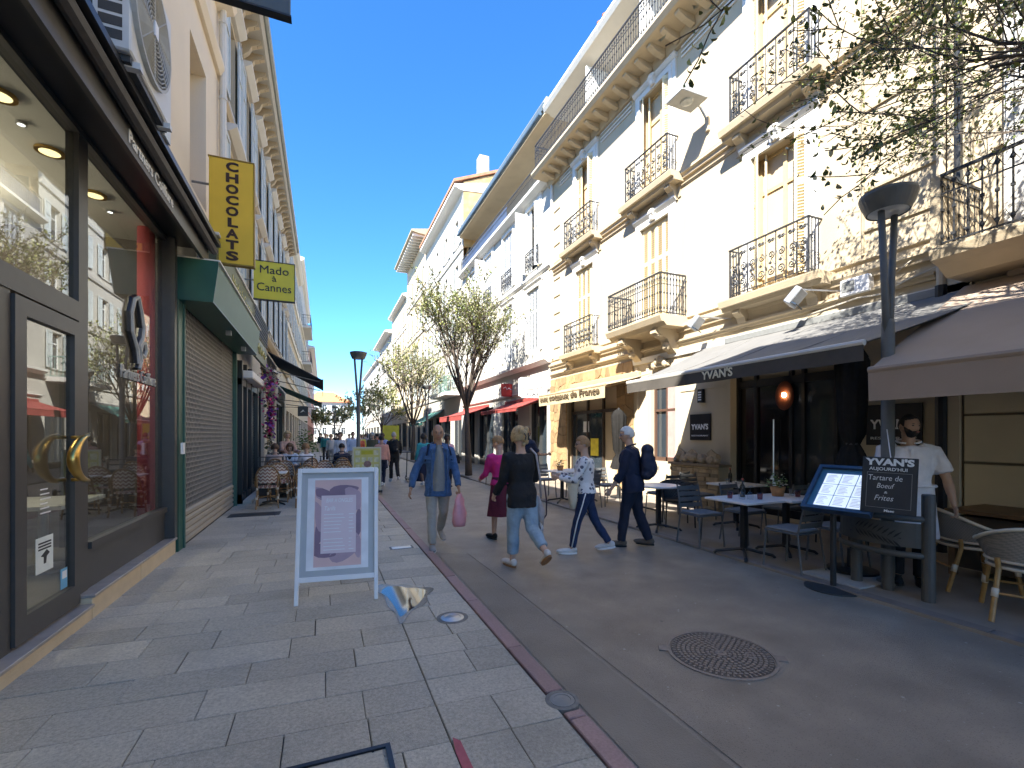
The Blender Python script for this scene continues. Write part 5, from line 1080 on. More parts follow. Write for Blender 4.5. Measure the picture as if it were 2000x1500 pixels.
def rattan_armchair(lab, x, y, a):
    t = thing('rattan_armchair', lab, 'chair', (x, y, .03), rad(a), 'grey textile armchairs with cream rattan edges'); K = dict(world=False); crm = mat('rattan_cream', (.62, .55, .42), .45); br_ = mat('rattan_ochre', (.36, .20, .06), .45, .2, 16)
    for s_ in (-1, 1): MB().tube([(s_*.27, .26, 0), (s_*.22, .20, .43)], .019, 8).build('leg', br_, t, **K); MB().tube([(s_*.27, -.33, 0), (s_*.21, -.19, .43), (s_*.22, -.20, .52)], .019, 8).build('leg', br_, t, **K); MB().tube([(s_*.31, .10, .64), (s_*.27, .19, .54), (s_*.22, .16, .44)], .017, 8).build('arm_support', br_, t, smooth=True, **K)
    MB().lathe([(.25, .42), (.265, .44), (.25, .455), (0, .45)], 24).build('seat', tg, t, **K); MB().tube([(.262*math.cos(k*.2618), .262*math.sin(k*.2618), .437) for k in range(24)], .014, 6, closed=True).build('seat_rim', crm, t, smooth=True, **K)
    n = 21; A = [rad(160+220*i/(n-1)) for i in range(n)]; P = [(.33*math.cos(q), .31*math.sin(q), .63+.16*max(0, -math.sin(q))**1.2) for q in A]; Q = [(.27*math.cos(q), .25*math.sin(q), .50) for q in A]
    vs = P+Q; vs += [(a_*.965, b_*.965, c_) for a_, b_, c_ in vs]
    MB().add(vs, [(i, i+1, n+i+1, n+i) for i in range(n-1)] + [(2*n+i, 3*n+i, 3*n+i+1, 2*n+i+1) for i in range(n-1)]).build('backrest', tg, t, smooth=True, **K)
    MB().tube([(a_*1.02, b_*1.02, c_+.01) for a_, b_, c_ in P], .017, 8).build('top_rim', crm, t, smooth=True, **K); MB().tube([(a_*1.02, b_*1.02, c_-.008) for a_, b_, c_ in Q], .012, 6).build('lower_rim', crm, t, smooth=True, **K)
    for s_ in (-1, 1):
        for P_ in ([(s_*.25, .235, .20), (s_*.245, .23, .27)], [(s_*.245, -.27, .20), (s_*.235, -.25, .27)], [(s_*.225, .2, .38), (s_*.22, .2, .44)]): MB().tube(P_, .024, 8).build('binding', crm, t, smooth=True, **K)
    for yy in (.232, -.26): MB().tube([(-.25, yy, .23), (.25, yy, .23)], .011, 6).build('stretcher', br_, t, **K)
rattan_armchair('grey textile rattan armchair at the right edge, nearest the camera', 5.62, 1.98, -62); rattan_armchair('grey textile rattan armchair tucked behind, against the wooden table', 6.22, 2.62, -130); rattan_armchair('grey textile rattan armchair cut by the right edge of the photo', 6.35, 1.72, -20)
wt = thing('wooden_table', 'brown wooden table against the panelled wall at the right edge', 'table', (6.95, 2.2, .03)); wo = mat('table_wood', (.20, .12, .06), .5, .2, 9)
MB().box(6.55, 1.2, .73, 7.4, 3.0, .77).build('top', wo, wt, bevel=.006); MB().box(6.62, 1.3, .12, 7.35, 2.9, .7).build('front_panel', mat('panel_dark', (.10, .075, .055), .7, .15, 10), wt)
for a in ((6.6, 1.26), (6.6, 2.94), (7.34, 1.26), (7.34, 2.94)): MB().box(a[0]-.03, a[1]-.03, .03, a[0]+.03, a[1]+.03, .73).build('leg', wo, wt)
for i in range(5): tag(MB().lathe([(.032, 0), (.036, .13), (.034, .13), (.03, .01), (0, .01)], 12, (6.85+.075*(i % 3), 2.42-.09*(i//2), .772)).build('tumbler', thing_glass, smooth=True), 'clear tall glass on the wooden table, ' + ('leftmost of the cluster', 'second of the back row', 'third of the back row', 'near row, left', 'nearest the camera')[i], 'glass', 'tall glasses on the wooden table')
# ================================================================ pavement poster stand, menu board, planters
ps = thing('poster_stand', 'white framed pavement poster stand with pink price list', 'poster stand', (.11, 4.68, PV)); al = mat('frame_white', (.85, .85, .84), .35, .03, 10)
T0 = Vector((-.25, 4.64, PV)); T1 = Vector((.48, 4.55, PV)); ex_ = (T1-T0).normalized(); up_ = (Vector((0, 0, 1))+Vector((.02, .20, 0))).normalized(); W_ = (T1-T0).length; Mp = frame(T0, ex_, up_); ap = lambda a, b, c_: tuple(Mp @ Vector((a, b, c_)))
b = MB(ap); b.box(0, 0, -.02, .035, 1.26, .02); b.box(W_-.035, 0, -.02, W_, 1.26, .02); b.box(.035, 1.215, -.019, W_-.035, 1.26, .022); b.box(.035, .20, -.019, W_-.035, .245, .022); b.build('frame', al, ps, bevel=.004)
MB(ap).box(.035, .245, -.016, W_-.035, 1.215, -.004).build('backboard', mat('board_grey', (.46, .48, .48), .5, .05, 5), ps); MB(ap).box(.09, .30, -.003, W_-.09, 1.165, .001).build('sheet', mat('sheet_white', (.84, .82, .82), .4), ps)
px0, px1, py0, py1 = .155, W_-.155, .33, 1.145; MB(ap).box(px0, py0, .0015, px1, py1, .003).build('poster', mat('poster_pink', (.74, .50, .46), .4, .10, 2.5), ps)
pet = MB(ap); rn = random.Random(3)
for c_, sx, sy, rr, mi in (((.28, .98), .15, .05, -.5, 0), ((.42, 1.04), .14, .055, .15, 0), ((.52, .97), .07, .12, .5, 1), ((.20, .80), .05, .14, .2, 1), ((.19, .62), .05, .12, -.3, 0), ((.24, .47), .12, .06, -.3, 0), ((.42, .44), .13, .06, .3, 1), ((.55, .52), .05, .12, .2, 1), ((.56, .72), .045, .13, -.1, 0), ((.2, 1.02), .05, .09, .9, 1)):
    P = []
    for k in range(14):
        a = 2*math.pi*k/14; u, v = sx*math.cos(a), sy*math.sin(a)*(1-.4*math.cos(a)); P.append((min(px1-.005, max(px0+.005, c_[0]+u*math.cos(rr)-v*math.sin(rr))), min(py1-.01, max(py0+.01, c_[1]+u*math.sin(rr)+v*math.cos(rr)))))
    pet.add([(a, b_, .0035+.0003*rn.random()) for a, b_ in P], [tuple(range(14))], mi)
pet.build('printed_petals', [mat('petal_mauve', (.25, .16, .22), .4), mat('petal_rose', (.48, .33, .38), .4)], ps)
MB(ap).box(px0+.06, py0+.12, .0042, px1-.05, py1-.15, .0052).build('price_panel', mat('panel_lilac', (.76, .62, .64), .4, .03, 3), ps)
cxp = (px0+px1)/2; wt_ = mat('print_white', (.92, .92, .92), .5)
text('BAR A ONGLES', .055, Mp @ Matrix.Translation((cxp+.01, py1-.20, .006)), wt_, ps, width=.24, shear=.15, ext=.0006); text('Tarifs', .06, Mp @ Matrix.Translation((cxp-.08, py1-.275, .006)), wt_, ps, width=.10, shear=.3, ext=.0006)
pl_ = MB(ap)
for k in range(11):
    if k == 6: continue
    v = py1-.335-k*.033; pl_.box(px0+.085, v, .0056, px0+.085+R.uniform(.13, .2), v+.006, .0062); pl_.box(px0+.31, v, .0056, px0+.31+R.uniform(.02, .05), v+.006, .0062)
pl_.build('print_lines', wt_, ps)
b = MB(); b.tube([(-.24, 5.25, PV), (-.16, 4.90, 1.26)], .014, 6); b.tube([(.52, 5.18, PV), (.50, 4.80, 1.26)], .014, 6); b.build('rear_leg', al, ps)
yb = thing('menu_board', 'yellow patterned menu board on the pavement beyond the poster stand', 'menu board', (1.1, 13.0, PV)); b = MB(); b.box(.72, 13.02, PV+.06, .76, 13.06, 1.28); b.box(1.42, 13.02, PV+.06, 1.46, 13.06, 1.28); b.box(.76, 13.021, 1.24, 1.42, 13.059, 1.28); b.box(.76, 13.021, .2, 1.42, 13.059, .24); b.build('frame', mat('frame_cream', (.6, .58, .42), .5), yb)
MB().box(.76, 13.035, .24, 1.42, 13.055, 1.24).build('panel', mat('panel_yellow', (.62, .58, .18), .5, .1, 5), yb)
q = MB()
for i in range(4):
    for j in range(5):
        if i in (1, 2) and j == 4: continue
        q.box(.79+i*.16, 13.030, .30+j*.19, .79+i*.16+.12, 13.034, .30+j*.19+.13)
q.build('picture_tiles', mat('tile_pale', (.66, .62, .38), .5, .35, 14), yb); MB().box(.94, 13.028, 1.08, 1.24, 13.033, 1.19).build('title_block', mat('title_olive', (.5, .46, .02), .5), yb); MB().ell((1.1, 13.03, .82), (.10, .006, .09), 12, 6).build('dish_picture', mat('dish', (.28, .17, .15), .6, .3, 20), yb); MB().box(.7, 12.95, PV, 1.48, 13.2, PV+.06).build('base', blk, yb)
t = thing('upright_sign', 'bright yellow sign board standing among the far crowd', 'sign', (3.4, 26.5, 0)); MB().box(3.05, 26.5, 1.15, 3.95, 26.54, 2.15).build('panel', mat('bright_yellow', (.5, .46, .03), .5), t); MB().box(3.48, 26.5, 0, 3.52, 26.53, 1.15).build('post', darkg, t)
for i, (x0, x1) in enumerate(((-1.55, -.95), (-.93, -.25), (-.1, .72))):
    t = thing('planter_box', ('dark timber planter box of the left terrace, ' + ('nearest the cafe front', 'in the middle', 'nearest the lamp')[i]), 'planter', (x0, 13.3, PV)); MB().box(x0, 13.15, PV, x1, 13.5, .80).build('box', mat('planter_wood', (.05, .042, .036), .7, .2, 12), t)
    for k in range(5): MB().box(x0+.01, 13.135, .10+k*.14, x1-.01, 13.149, .21+k*.14).build('board', mat('planter_board', (.075, .06, .05), .7, .2, 12, obj=.2), t)
    for z in (.92, 1.04): MB().tube([(x0, 13.3, z), (x1, 13.3, z)], .012, 5).build('rail', darkg, t)
    for x in (x0+.03, x1-.03): MB().box(x-.015, 13.285, .8, x+.015, 13.315, 1.05).build('rail_post', darkg, t)
tree('tiny distant tree in front of the orange roofed block', 2.6, 92, .03, 2.2, 2.6, 14, (4, 3, 2, 2), per=4, limbs=6, tilt=(8, 42), lsz=.2)
tree('tiny distant tree at the left before the orange roofed block', -.6, 78, PV, 2.0, 2.2, 15, (4, 3, 2, 2), per=4, limbs=6, tilt=(8, 42), lsz=.18)
sh_ = thing('potted_shrub', 'green shrub in a dark tub on the left beyond the terrace', 'potted plant', (-.75, 24.5, PV)); MB().lathe([(.25, 0), (.32, .55), (.28, .55), (.25, .5), (0, .5)], 16, (-.75, 24.5, PV)).build('tub', blk, sh_); b = MB(); rn = random.Random(6)
for k in range(500):
    c_ = Vector((-.75+rn.gauss(0, .28), 24.5+rn.gauss(0, .28), PV+1.15+rn.gauss(0, .33))); q = rn.uniform(.04, .08); M = Matrix.Rotation(rn.uniform(0, 6.3), 3, 'Z') @ Matrix.Rotation(rn.uniform(-1.2, 1.2), 3, 'X'); b.add([c_+M @ Vector(v) for v in ((-q, 0, 0), (0, -q*.6, .01), (q, 0, 0), (0, q*.6, .01))], [(0, 1, 2, 3)], rn.choice((0, 1)))
b.build('foliage', [mat('leaf_tub', (.07, .14, .03), .6), mat('leaf_tub2', (.12, .2, .05), .6)], sh_, kind='stuff')
# ================================================================ people
def remesh(mb, vox, sm=2, fold=0., fs=9., seed=0.):
    me = bpy.data.meshes.new('tmp'); me.from_pydata(mb.v, [], mb.F); me.update(); bm = bmesh.new(); bm.from_mesh(me); bmesh.ops.recalc_face_normals(bm, faces=bm.faces); bm.to_mesh(me); bm.free()
    o = bpy.data.objects.new('tmp', me); C.objects.link(o); m = o.modifiers.new('r', 'REMESH'); m.mode = 'VOXEL'; m.voxel_size = vox
    s_ = o.modifiers.new('s', 'SMOOTH'); s_.iterations = sm; s_.factor = .5
    e = bpy.data.meshes.new_from_object(o.evaluated_get(bpy.context.evaluated_depsgraph_get())); bpy.data.objects.remove(o); bpy.data.meshes.remove(me)
    if fold:
        nr = [v.normal.copy() for v in e.vertices]
        for v, n_ in zip(e.vertices, nr):
            p = v.co; q = noise.noise(Vector((p.x*fs+seed, p.y*fs, p.z*fs*.75))) + .6*noise.noise(Vector((p.x*fs*2.3, p.y*fs*2.3+seed, p.z*fs*1.6))); v.co = p + n_*q*fold
    e.polygons.foreach_set('use_smooth', [True]*len(e.polygons)); return e
def join(me, mb, mi_off=0):
    """append builder geometry to a finished mesh"""
    vs = [tuple(v.co) for v in me.vertices] ; fs = [list(p.vertices) for p in me.polygons]; mi = [0]*len(fs); k = len(vs)
    vs += [tuple(v) for v in mb.v]; fs += [[i+k for i in f] for f in mb.F]; mi += mb.mi
    n = bpy.data.meshes.new('body'); n.from_pydata(vs, [], fs); n.update(); n.polygons.foreach_set('material_index', mi); n.polygons.foreach_set('use_smooth', [True]*len(fs)); bpy.data.meshes.remove(me); return n
def skinm(k): return mat('skin_%s' % k, {'tan': (.40, .22, .14), 'fair': (.52, .33, .24), 'olive': (.42, .26, .17), 'dark': (.12, .065, .04)}[k], .55, .06, 20)
eyem = mat('eye_dark', (.03, .02, .018), .3); lipm = mat('lip', (.30, .11, .09), .5)
def cloth(name, col, rough=.85, var=.08, sc_=14): return mat('cloth_'+name, col, rough, var, sc_, .55, 24)
def headpt(th, ph, k):
    s, c_ = math.sin(th), math.cos(th); x, y, z = .0775*s*math.sin(ph), .097*s*math.cos(ph), .118*c_; zr = c_; t = max(0, -zr)
    x *= 1-.30*t**1.3
    y *= (1-.05*t) if math.cos(ph) > 0 else (1-.38*t)
    fr = math.exp(-(ph/.17)**2)
    y += .026*fr*math.exp(-((zr+.26)/.13)**2) + .012*fr*math.exp(-((zr+.05)/.16)**2) + .006*math.exp(-(ph/.5)**2)*math.exp(-((zr-.16)/.09)**2)
    for e in (-.40, .40): y -= .011*math.exp(-((ph-e)/.2)**2)*math.exp(-((zr-.02)/.10)**2)
    y += .007*math.exp(-(ph/.3)**2)*math.exp(-((zr+.50)/.08)**2) + .010*math.exp(-(ph/.35)**2)*math.exp(-((zr+.82)/.12)**2)
    return Vector((x, y, z))*k
HAIR = {
 'short': lambda z, p: .016 if (z > .52-.10*abs(p) or (abs(p) > 1.15 and z > -.05-.28*(abs(p) > 1.9))) else 0,
 'crop': lambda z, p: .007 if (z > .60-.12*abs(p) or (abs(p) > 1.2 and z > .0-.35*(abs(p) > 1.9))) else 0,
 'full': lambda z, p: .030 if (z > .50-.15*abs(p) or (abs(p) > 1.0 and z > -.42)) else 0,
 'long': lambda z, p: .034 if (z > .50-.12*abs(p) or (abs(p) > .95 and z > -.98)) else 0,
 'fringe': lambda z, p: .008 if (abs(p) > 1.25 and -.38 < z < .25+.12*(abs(p)-1.3)) else 0}
BEARD = lambda z, p: .012 if (abs(p) < 1.4 and -.99 < z < (-.40 if abs(p) < .5 else -.40+.55*(abs(p)-.5))) else 0
def shell(fn, k, nz=0.2):
    n, m = 80, 60; mb = MB(); idx = {}; vs = []; fs = []
    for i in range(m+1):
        for j in range(n):
            th = math.pi*(.02+.96*i/m); ph = -math.pi+2*math.pi*j/n; h = fn(math.cos(th), ph)
            if h:
                p = headpt(th, ph, 1); q = p.normalized(); edge = not all(fn(math.cos(min(3.1, max(.03, th+a))), ((ph+b+math.pi) % (2*math.pi))-math.pi) for a, b in ((.055, 0), (-.055, 0), (0, .08), (0, -.08)))
                hh = h*(.35 if edge else 1)*(1+nz*noise.noise(p*70)); idx[(i, j)] = len(vs); vs.append((p+q*hh)*k)
    for i in range(m):
        for j in range(n):
            c_ = [(i, j), (i+1, j), (i+1, (j+1) % n), (i, (j+1) % n)]
            if all(x in idx for x in c_): fs.append([idx[x] for x in c_])
    return mb.add(vs, fs)
def person(label, loc, face, H=1.72, legs=((8, 4), (-12, 20)), arms=((10, 8, 12), (-12, 8, 15)), lean=2, head=(0, 0), top=None, sleeve='long', hem=.47, bottom=None, skirt=None, cuff=0., shoes=None, sole=None, skin='fair', hair=None, beard=None, b=1., vox=.014, seat=False, extra=None, name='person', tight=1., fem=False, cat='person', fingers=True, group=None):
    t = thing(name, label, cat, loc, rad(face), group); sk = skinm(skin); Rl = Matrix.Rotation(rad(-lean), 3, 'X'); pel = Vector((0, 0, .52*H)); K = dict(world=False)
    J = {}; feet = []
    for i, s_ in ((0, -1), (1, 1)):
        a, k = rad(legs[i][0]), rad(legs[i][1]); hp = Vector((s_*.052*H, 0, .515*H)); kn = hp + Vector((s_*.004, math.sin(a), -math.cos(a)))*.235*H; an = kn + Vector((0, math.sin(a-k), -math.cos(a-k)))*.238*H
        fp = 0 if (a-k) > rad(-24) else -(rad(-24)-(a-k))*1.15; fd = Vector((s_*.12, math.cos(fp), math.sin(fp))).normalized(); J[i] = (hp, kn, an, fd)
        feet.append(min(an.z-.045*H, an.z-.04*H+fd.z*.13*H))
    dz = -min(feet) if not seat else .46-.48*H
    sh = Vector((0, 0, dz)); 
    def up(p): return pel + Rl @ (Vector(p)-pel) + sh
    for i in (0, 1): J[i] = tuple(v+sh for v in J[i][:3]) + (J[i][3],)
    A = {}
    for i, s_ in ((0, -1), (1, 1)):
        pi, ab, el = (rad(q) for q in arms[i][:3]); tw = rad(arms[i][3]) if len(arms[i]) > 3 else 0; S0 = up((s_*.103*H*b*(.94 if fem else 1.0), 0, .786*H))
        d1 = Vector((s_*math.sin(ab), math.sin(pi)*math.cos(ab), -math.cos(pi)*math.cos(ab))); E0 = S0+d1*.172*H; d2 = Vector((s_*math.sin(ab*.6)-s_*math.sin(tw), math.sin(pi+el), -math.cos(pi+el))).normalized(); W0 = E0+d2*.148*H; A[i] = (S0, E0, W0, d1, d2)
    # torso rings (z, rx, ry, y)
    TR = [(.465, .090, .066, 0), (.52, .100, .074, -.004), (.57, .092, .068, 0), (.61, .084, .062, .002), (.67, .092, .066, .004), (.73, .100, .070, .006), (.775, .102, .064, .0), (.808, .084, .050, -.004), (.838, .048, .040, -.004)]
    if fem: TR = [(z, rx*(.96 if z < .58 else .86), ry*(1.04 if .68 < z < .76 else .96), y) for z, rx, ry, y in TR]
    def torso(mb, grow, z0, z1, n=18, flare=0.):
        rows = [r for r in TR if z0 <= r[0] <= z1]
        if z0 < TR[0][0]: rows = [(z0, TR[1][1]+.004+flare, TR[1][2]+.006+flare, 0)] + [(r[0], max(r[1], TR[1][1]), max(r[2], TR[1][2]), r[3]) if r[0] < .5 else r for r in rows]
        vs = []
        for z, rx, ry, y in rows:
            for k in range(n):
                a = 2*math.pi*k/n; ca, sa = math.cos(a), math.sin(a); f_ = lambda q: math.copysign(abs(q)**.82, q); vs.append(up((f_(ca)*(rx*b*H+grow), f_(sa)*(ry*b*H+grow)+y*H, z*H)))
        m = len(rows); mb.add(vs, [(i*n+k, i*n+(k+1) % n, (i+1)*n+(k+1) % n, (i+1)*n+k) for i in range(m-1) for k in range(n)] + [tuple(range(n-1, -1, -1)), tuple(range((m-1)*n, m*n))])
    g_ = .014
    # body
    bd = MB(); torso(bd, -.012, .465, .83)
    hc = up((0, .012*H, .928*H)); Rh = Rl @ Matrix.Rotation(rad(head[0]), 3, 'Z') @ Matrix.Rotation(rad(head[1]), 3, 'X'); nk = up((0, -.006*H, .81*H))
    bd.tube([nk, up((0, .0, .85*H)), hc+Rh @ Vector((0, -.012, -.05))], [.036*H, .032*H, .034*H], 12)
    for i in (0, 1):
        S0, E0, W0, d1, d2 = A[i]; hp, kn, an, fd = J[i]; bd.tube([S0, (S0+E0)/2, E0, E0.lerp(W0, .35), W0, W0+d2*.03], [.028*H*b, .025*H*b, .0215*H*b, .0225*H*b, .0145*H, .014*H], 10); bd.tube([hp, (hp+kn)/2, kn, kn.lerp(an, .3), an, an-Vector((0, 0, .03))], [.046*H*b, .042*H*b, .03*H*b, .031*H*b, .02*H, .02*H], 10)
        nrm = Vector((-1 if i else 1, 0, 0)); f_ = d2.cross(nrm).normalized(); f_ = f_ if f_.y > 0 else -f_; nrm = f_.cross(d2).normalized(); nrm = nrm if nrm.x*(-1 if i else 1) > 0 else -nrm
        M = Matrix((f_, nrm, d2)).transposed(); bd.ell(W0+d2*.052*H/1.0*.9, (.040, .018, .052), 10, 8, rot=M)
    me = remesh(bd, vox*.95, 2); ex = MB(); kH = H/1.75
    n, m = 40, 30
    ex.add([hc+Rh @ headpt(math.pi*(.005+.99*i/m), -math.pi+2*math.pi*j/n, kH) for i in range(m+1) for j in range(n)], [(i*n+j, (i+1)*n+j, (i+1)*n+(j+1) % n, i*n+(j+1) % n) for i in range(m) for j in range(n)])
    for s_ in (-1, 1):
        ex.ell(hc+Rh @ Vector((s_*.079, -.008, -.008))*kH, (.012*kH, .020*kH, .033*kH), 8, 6, rot=Rh); ex.ell(hc+Rh @ Vector((s_*.030, .0815, .004))*kH, (.0135*kH, .008*kH, .0065*kH), 8, 6, 1, rot=Rh); ex.ell(hc+Rh @ Vector((s_*.031, .089, .022))*kH, (.019*kH, .006*kH, .0038*kH), 8, 5, 1, rot=Rh)
    ex.ell(hc+Rh @ Vector((0, .0925 if not beard else .105, -.060))*kH, (.023*kH, .008*kH, .0055*kH), 10, 5, 2, rot=Rh)
    if fingers:
        for i in (0, 1):
            S0, E0, W0, d1, d2 = A[i]; nrm = Vector((-1 if i else 1, 0, 0)); f_ = d2.cross(nrm).normalized(); f_ = f_ if f_.y > 0 else -f_; nrm = f_.cross(d2).normalized(); nrm = nrm if nrm.x*(-1 if i else 1) > 0 else -nrm; cu_ = arms[i][4] if len(arms[i]) > 4 else 25
            for k in range(4):
                p = W0+d2*.085*kH+f_*(.027-.018*k)*kH; P = [p-d2*.02, p]; L_ = (.030, .034, .031, .025)[k]*kH; a = rad(cu_*.5)
                for q in range(3): p = p+(d2*math.cos(a)+nrm*math.sin(a))*L_*(1, .75, .6)[q]; P.append(p); a += rad(cu_)
                ex.tube(P, [.0095, .0095, .0088, .008, .006], 6)
            p = W0+d2*.03*kH+f_*.03*kH; ex.tube([p-f_*.012, p+f_*.016+d2*.022, p+f_*.024+d2*.05+nrm*.008, p+f_*.022+d2*.072+nrm*.016], [.012, .0115, .010, .007], 6)
    me = join(me, ex)
    for m_ in (sk, eyem, lipm): me.materials.append(m_)
    obj('body', me, t, **K)
    # clothing
    sd = loc[0]*7.3
    if top:
        tm = MB(); torso(tm, g_, hem, .832, flare=.0)
        for i in (0, 1):
            S0, E0, W0, d1, d2 = A[i]; cc = up(((-1, 1)[i]*.055*H, 0, .792*H))
            if sleeve == 'long': tm.tube([cc, S0, (S0+E0)/2, E0, E0.lerp(W0, .5), W0-d2*.01], [.040*H, .039*H*b, .036*H*b, .032*H*b, .029*H*b, .024*H*b], 12)
            elif sleeve == 'three': tm.tube([cc, S0, (S0+E0)/2, E0, E0.lerp(W0, .55)], [.040*H, .038*H*b, .035*H*b, .031*H*b, .030*H*b], 12)
            elif sleeve == 'short': tm.tube([cc, S0, S0.lerp(E0, .78)], [.040*H, .040*H*b, .037*H*b], 12)
            else: tm.ell(cc, (.03*H, .03*H, .03*H))
        e = remesh(tm, vox, 2, .013, 7, sd); e.materials.append(top); obj('top', e, t, **K)
        if not fem or extra == 'collar':
            cl = MB(); P = [up((.056*H*math.sin(a), .050*H*math.cos(a)-.006*H-.004*H*math.cos(a), (.838-.012*math.cos(a))*H)) for a in [rad(20+320*i/14) for i in range(15)]]; cl.tube(P, .011, 6); cl.build('collar', top, t, smooth=True, **K)
    if bottom:
        bm_ = MB(); torso(bm_, .0, .465, .575)
        for i in (0, 1):
            hp, kn, an, fd = J[i]; ce = an.lerp(kn, cuff) if cuff else an+Vector((0, 0, .01)); bm_.tube([hp+Vector((0, 0, .02)), hp.lerp(kn, .35), kn, kn.lerp(ce, .5), ce], [.056*H*b, .052*H*b*tight, .039*H*b*tight, .037*H*b*tight, .033*H*tight], 12)
        e = remesh(bm_, vox, 2, .012, 8, sd+3); e.materials.append(bottom); obj('trousers', e, t, **K)
    if skirt:
        z0, m_, fl_ = skirt; s2 = MB(); n = 28; vs = []
        for q in range(9):
            f_ = q/8; z = (.60+(z0-.60)*f_)*H; rx = (.09+fl_*f_)*H; ry = (.07+fl_*f_)*H; off = ((J[0][1]+J[1][1])/2-(J[0][0]+J[1][0])/2)*min(1, f_*1.2)
            for k in range(n): a = 2*math.pi*k/n; w_ = 1+.07*f_*math.sin(a*6+1); vs.append((rx*w_*math.cos(a)+off.x, ry*w_*math.sin(a)+off.y, z+dz))
        s2.add(vs, [(i*n+k, i*n+(k+1) % n, (i+1)*n+(k+1) % n, (i+1)*n+k) for i in range(8) for k in range(n)] + [tuple(range(n))]); s2.build('skirt', m_, t, smooth=True, **K)
    if shoes:
        for i in (0, 1):
            hp, kn, an, fd = J[i]; dn = (-(kn-an).normalized() if fd.z < -.15 else Vector((0, 0, -1))); dn = (dn-fd*dn.dot(fd)).normalized(); sx = fd.cross(dn).normalized(); M = Matrix((sx, fd, -dn)).transposed(); c0 = an+dn*.018*H; s1 = MB()
            s1.ell(c0+fd*.045*H, (.026*H, .085*H, .021*H), 12, 8, rot=M); s1.ell(c0-fd*.012*H-dn*.008*H, (.024*H, .034*H, .03*H), 12, 8, rot=M); s1.ell(c0+fd*.085*H+dn*.004*H, (.028*H, .05*H, .018*H), 12, 8, rot=M)
            e = remesh(s1, .009, 2); e.materials.append(shoes); so_ = obj('shoe', e, t, **K)
            pr = []; 
            for k in range(18): a = 2*math.pi*k/18; pr.append((math.sin(a)*.029*H*(1+.12*math.cos(a)), .035*H+math.cos(a)*.078*H))
            sl_ = MB(lambda a, b_, c_: tuple(c0+dn*.014*H+M @ Vector((a, b_, c_)))); sl_.prism(pr, -.012*H, .002); sl_.build('sole', sole or white, so_, smooth=False, **K)
    if hair:
        hm, st = hair; hs = shell(HAIR[st], kH); hs.v = [tuple(hc+Rh @ Vector(v)) for v in hs.v]; hs.build('hair', hm, t, smooth=True, **K)
    if beard: hs = shell(BEARD, kH, .4); hs.v = [tuple(hc+Rh @ Vector(v)) for v in hs.v]; hs.build('beard', beard, t, smooth=True, **K)
    t['_'] = 0; del t['_']
    wmat = Matrix.LocRotScale(Vector(loc), t.rotation_euler, None)
    return dict(root=t, A=A, J=J, up=up, hc=hc, Rh=Rh, H=H, W=lambda p: wmat @ Vector(p), kH=kH, wm=wmat)
hgrey = mat('hair_grey', (.42, .40, .37), .8, .15, 60, .3, 200); hblond = mat('hair_blond', (.46, .32, .16), .7, .25, 50, .4, 180); hbrown = mat('hair_brown', (.10, .055, .03), .7, .2, 50, .3, 180); hwhite = mat('hair_white', (.66, .65, .62), .8, .1, 60, .3, 200); hblack = mat('hair_black', (.02, .016, .014), .7, .2, 50, .3, 200); hginger = mat('hair_ginger', (.34, .19, .08), .7, .2, 50, .3, 180)
denim = mat('denim_blue', (.055, .12, .25), .85, .28, 16, .7, 26); denimL = mat('denim_light', (.27, .36, .44), .85, .25, 9, .6, 22); denimD = mat('denim_dark', (.014, .03, .085), .85, .25, 14, .6, 24)
stonec = cloth('stone', (.36, .34, .30)); polo = cloth('polo_grey', (.24, .24, .23)); blackc = cloth('black', (.012, .012, .014)); navyc = cloth('navy', (.012, .018, .045)); whitec = cloth('white', (.72, .71, .73)); pinkc = cloth('fuchsia', (.62, .025, .20)); burg = cloth('burgundy', (.11, .012, .030)); shg = cloth('shoe_grey', (.30, .29, .28)); shb = cloth('shoe_brown', (.13, .10, .075)); shbl = cloth('shoe_black', (.015, .015, .015)); shw = cloth('shoe_white', (.62, .60, .57)); gum = mat('gum_sole', (.28, .14, .06), .7)
# 1 man in denim jacket walking towards the camera
P1 = person('man in open blue denim jacket and grey polo walking towards the camera', (1.50, 6.45, 0), 176, 1.76, legs=((-10, 34), (9, 3)), arms=((16, 12, 22, 6, 60), (-4, 26, 20, 0, 25)), lean=0, head=(-3, -2), top=denim, hem=.425, bottom=stonec, shoes=shg, skin='tan', hair=(hgrey, 'fringe'), b=.98)
up = P1['up']; t = P1['root']; K = dict(world=False); Hh = 1.76
pf = MB(); n = 12; rows = [(.47, .070, .088), (.50, .070, .088), (.56, .068, .090), (.62, .062, .086), (.70, .060, .092), (.76, .050, .088), (.81, .034, .068), (.835, .026, .052)]
pf.add([up((x*Hh*.98*math.sin(a), (y+.004)*Hh*math.cos(a)*.98+.012, z*Hh)) for z, x, y in rows for a in [rad(-90+180*k/(n-1)) for k in range(n)]], [(i*n+k, i*n+k+1, (i+1)*n+k+1, (i+1)*n+k) for i in range(len(rows)-1) for k in range(n-1)]); pf.build('polo_shirt', polo, t, smooth=True, **K)
pk = MB()
for s_ in (-1, 1):
    P = [up((s_*.062*Hh, .088*Hh, z*Hh)) for z in (.43, .55, .65, .73, .80)]; pk.tube(P, [.012, .012, .012, .013, .012], 6)
    for zz, w_ in ((.735, .036), (.70, .036)): pk.obox(up((s_*.085*Hh, .080*Hh, zz*Hh)), (.10, .012, .012 if zz < .72 else .05), Matrix.Rotation(s_*-.35, 3, 'Z'))
    pk.add([up(q) for q in ((s_*.02*Hh, .06*Hh, .845*Hh), (s_*.07*Hh, .045*Hh, .84*Hh), (s_*.075*Hh, .082*Hh, .79*Hh), (s_*.035*Hh, .088*Hh, .80*Hh))], [(0, 1, 2, 3)])
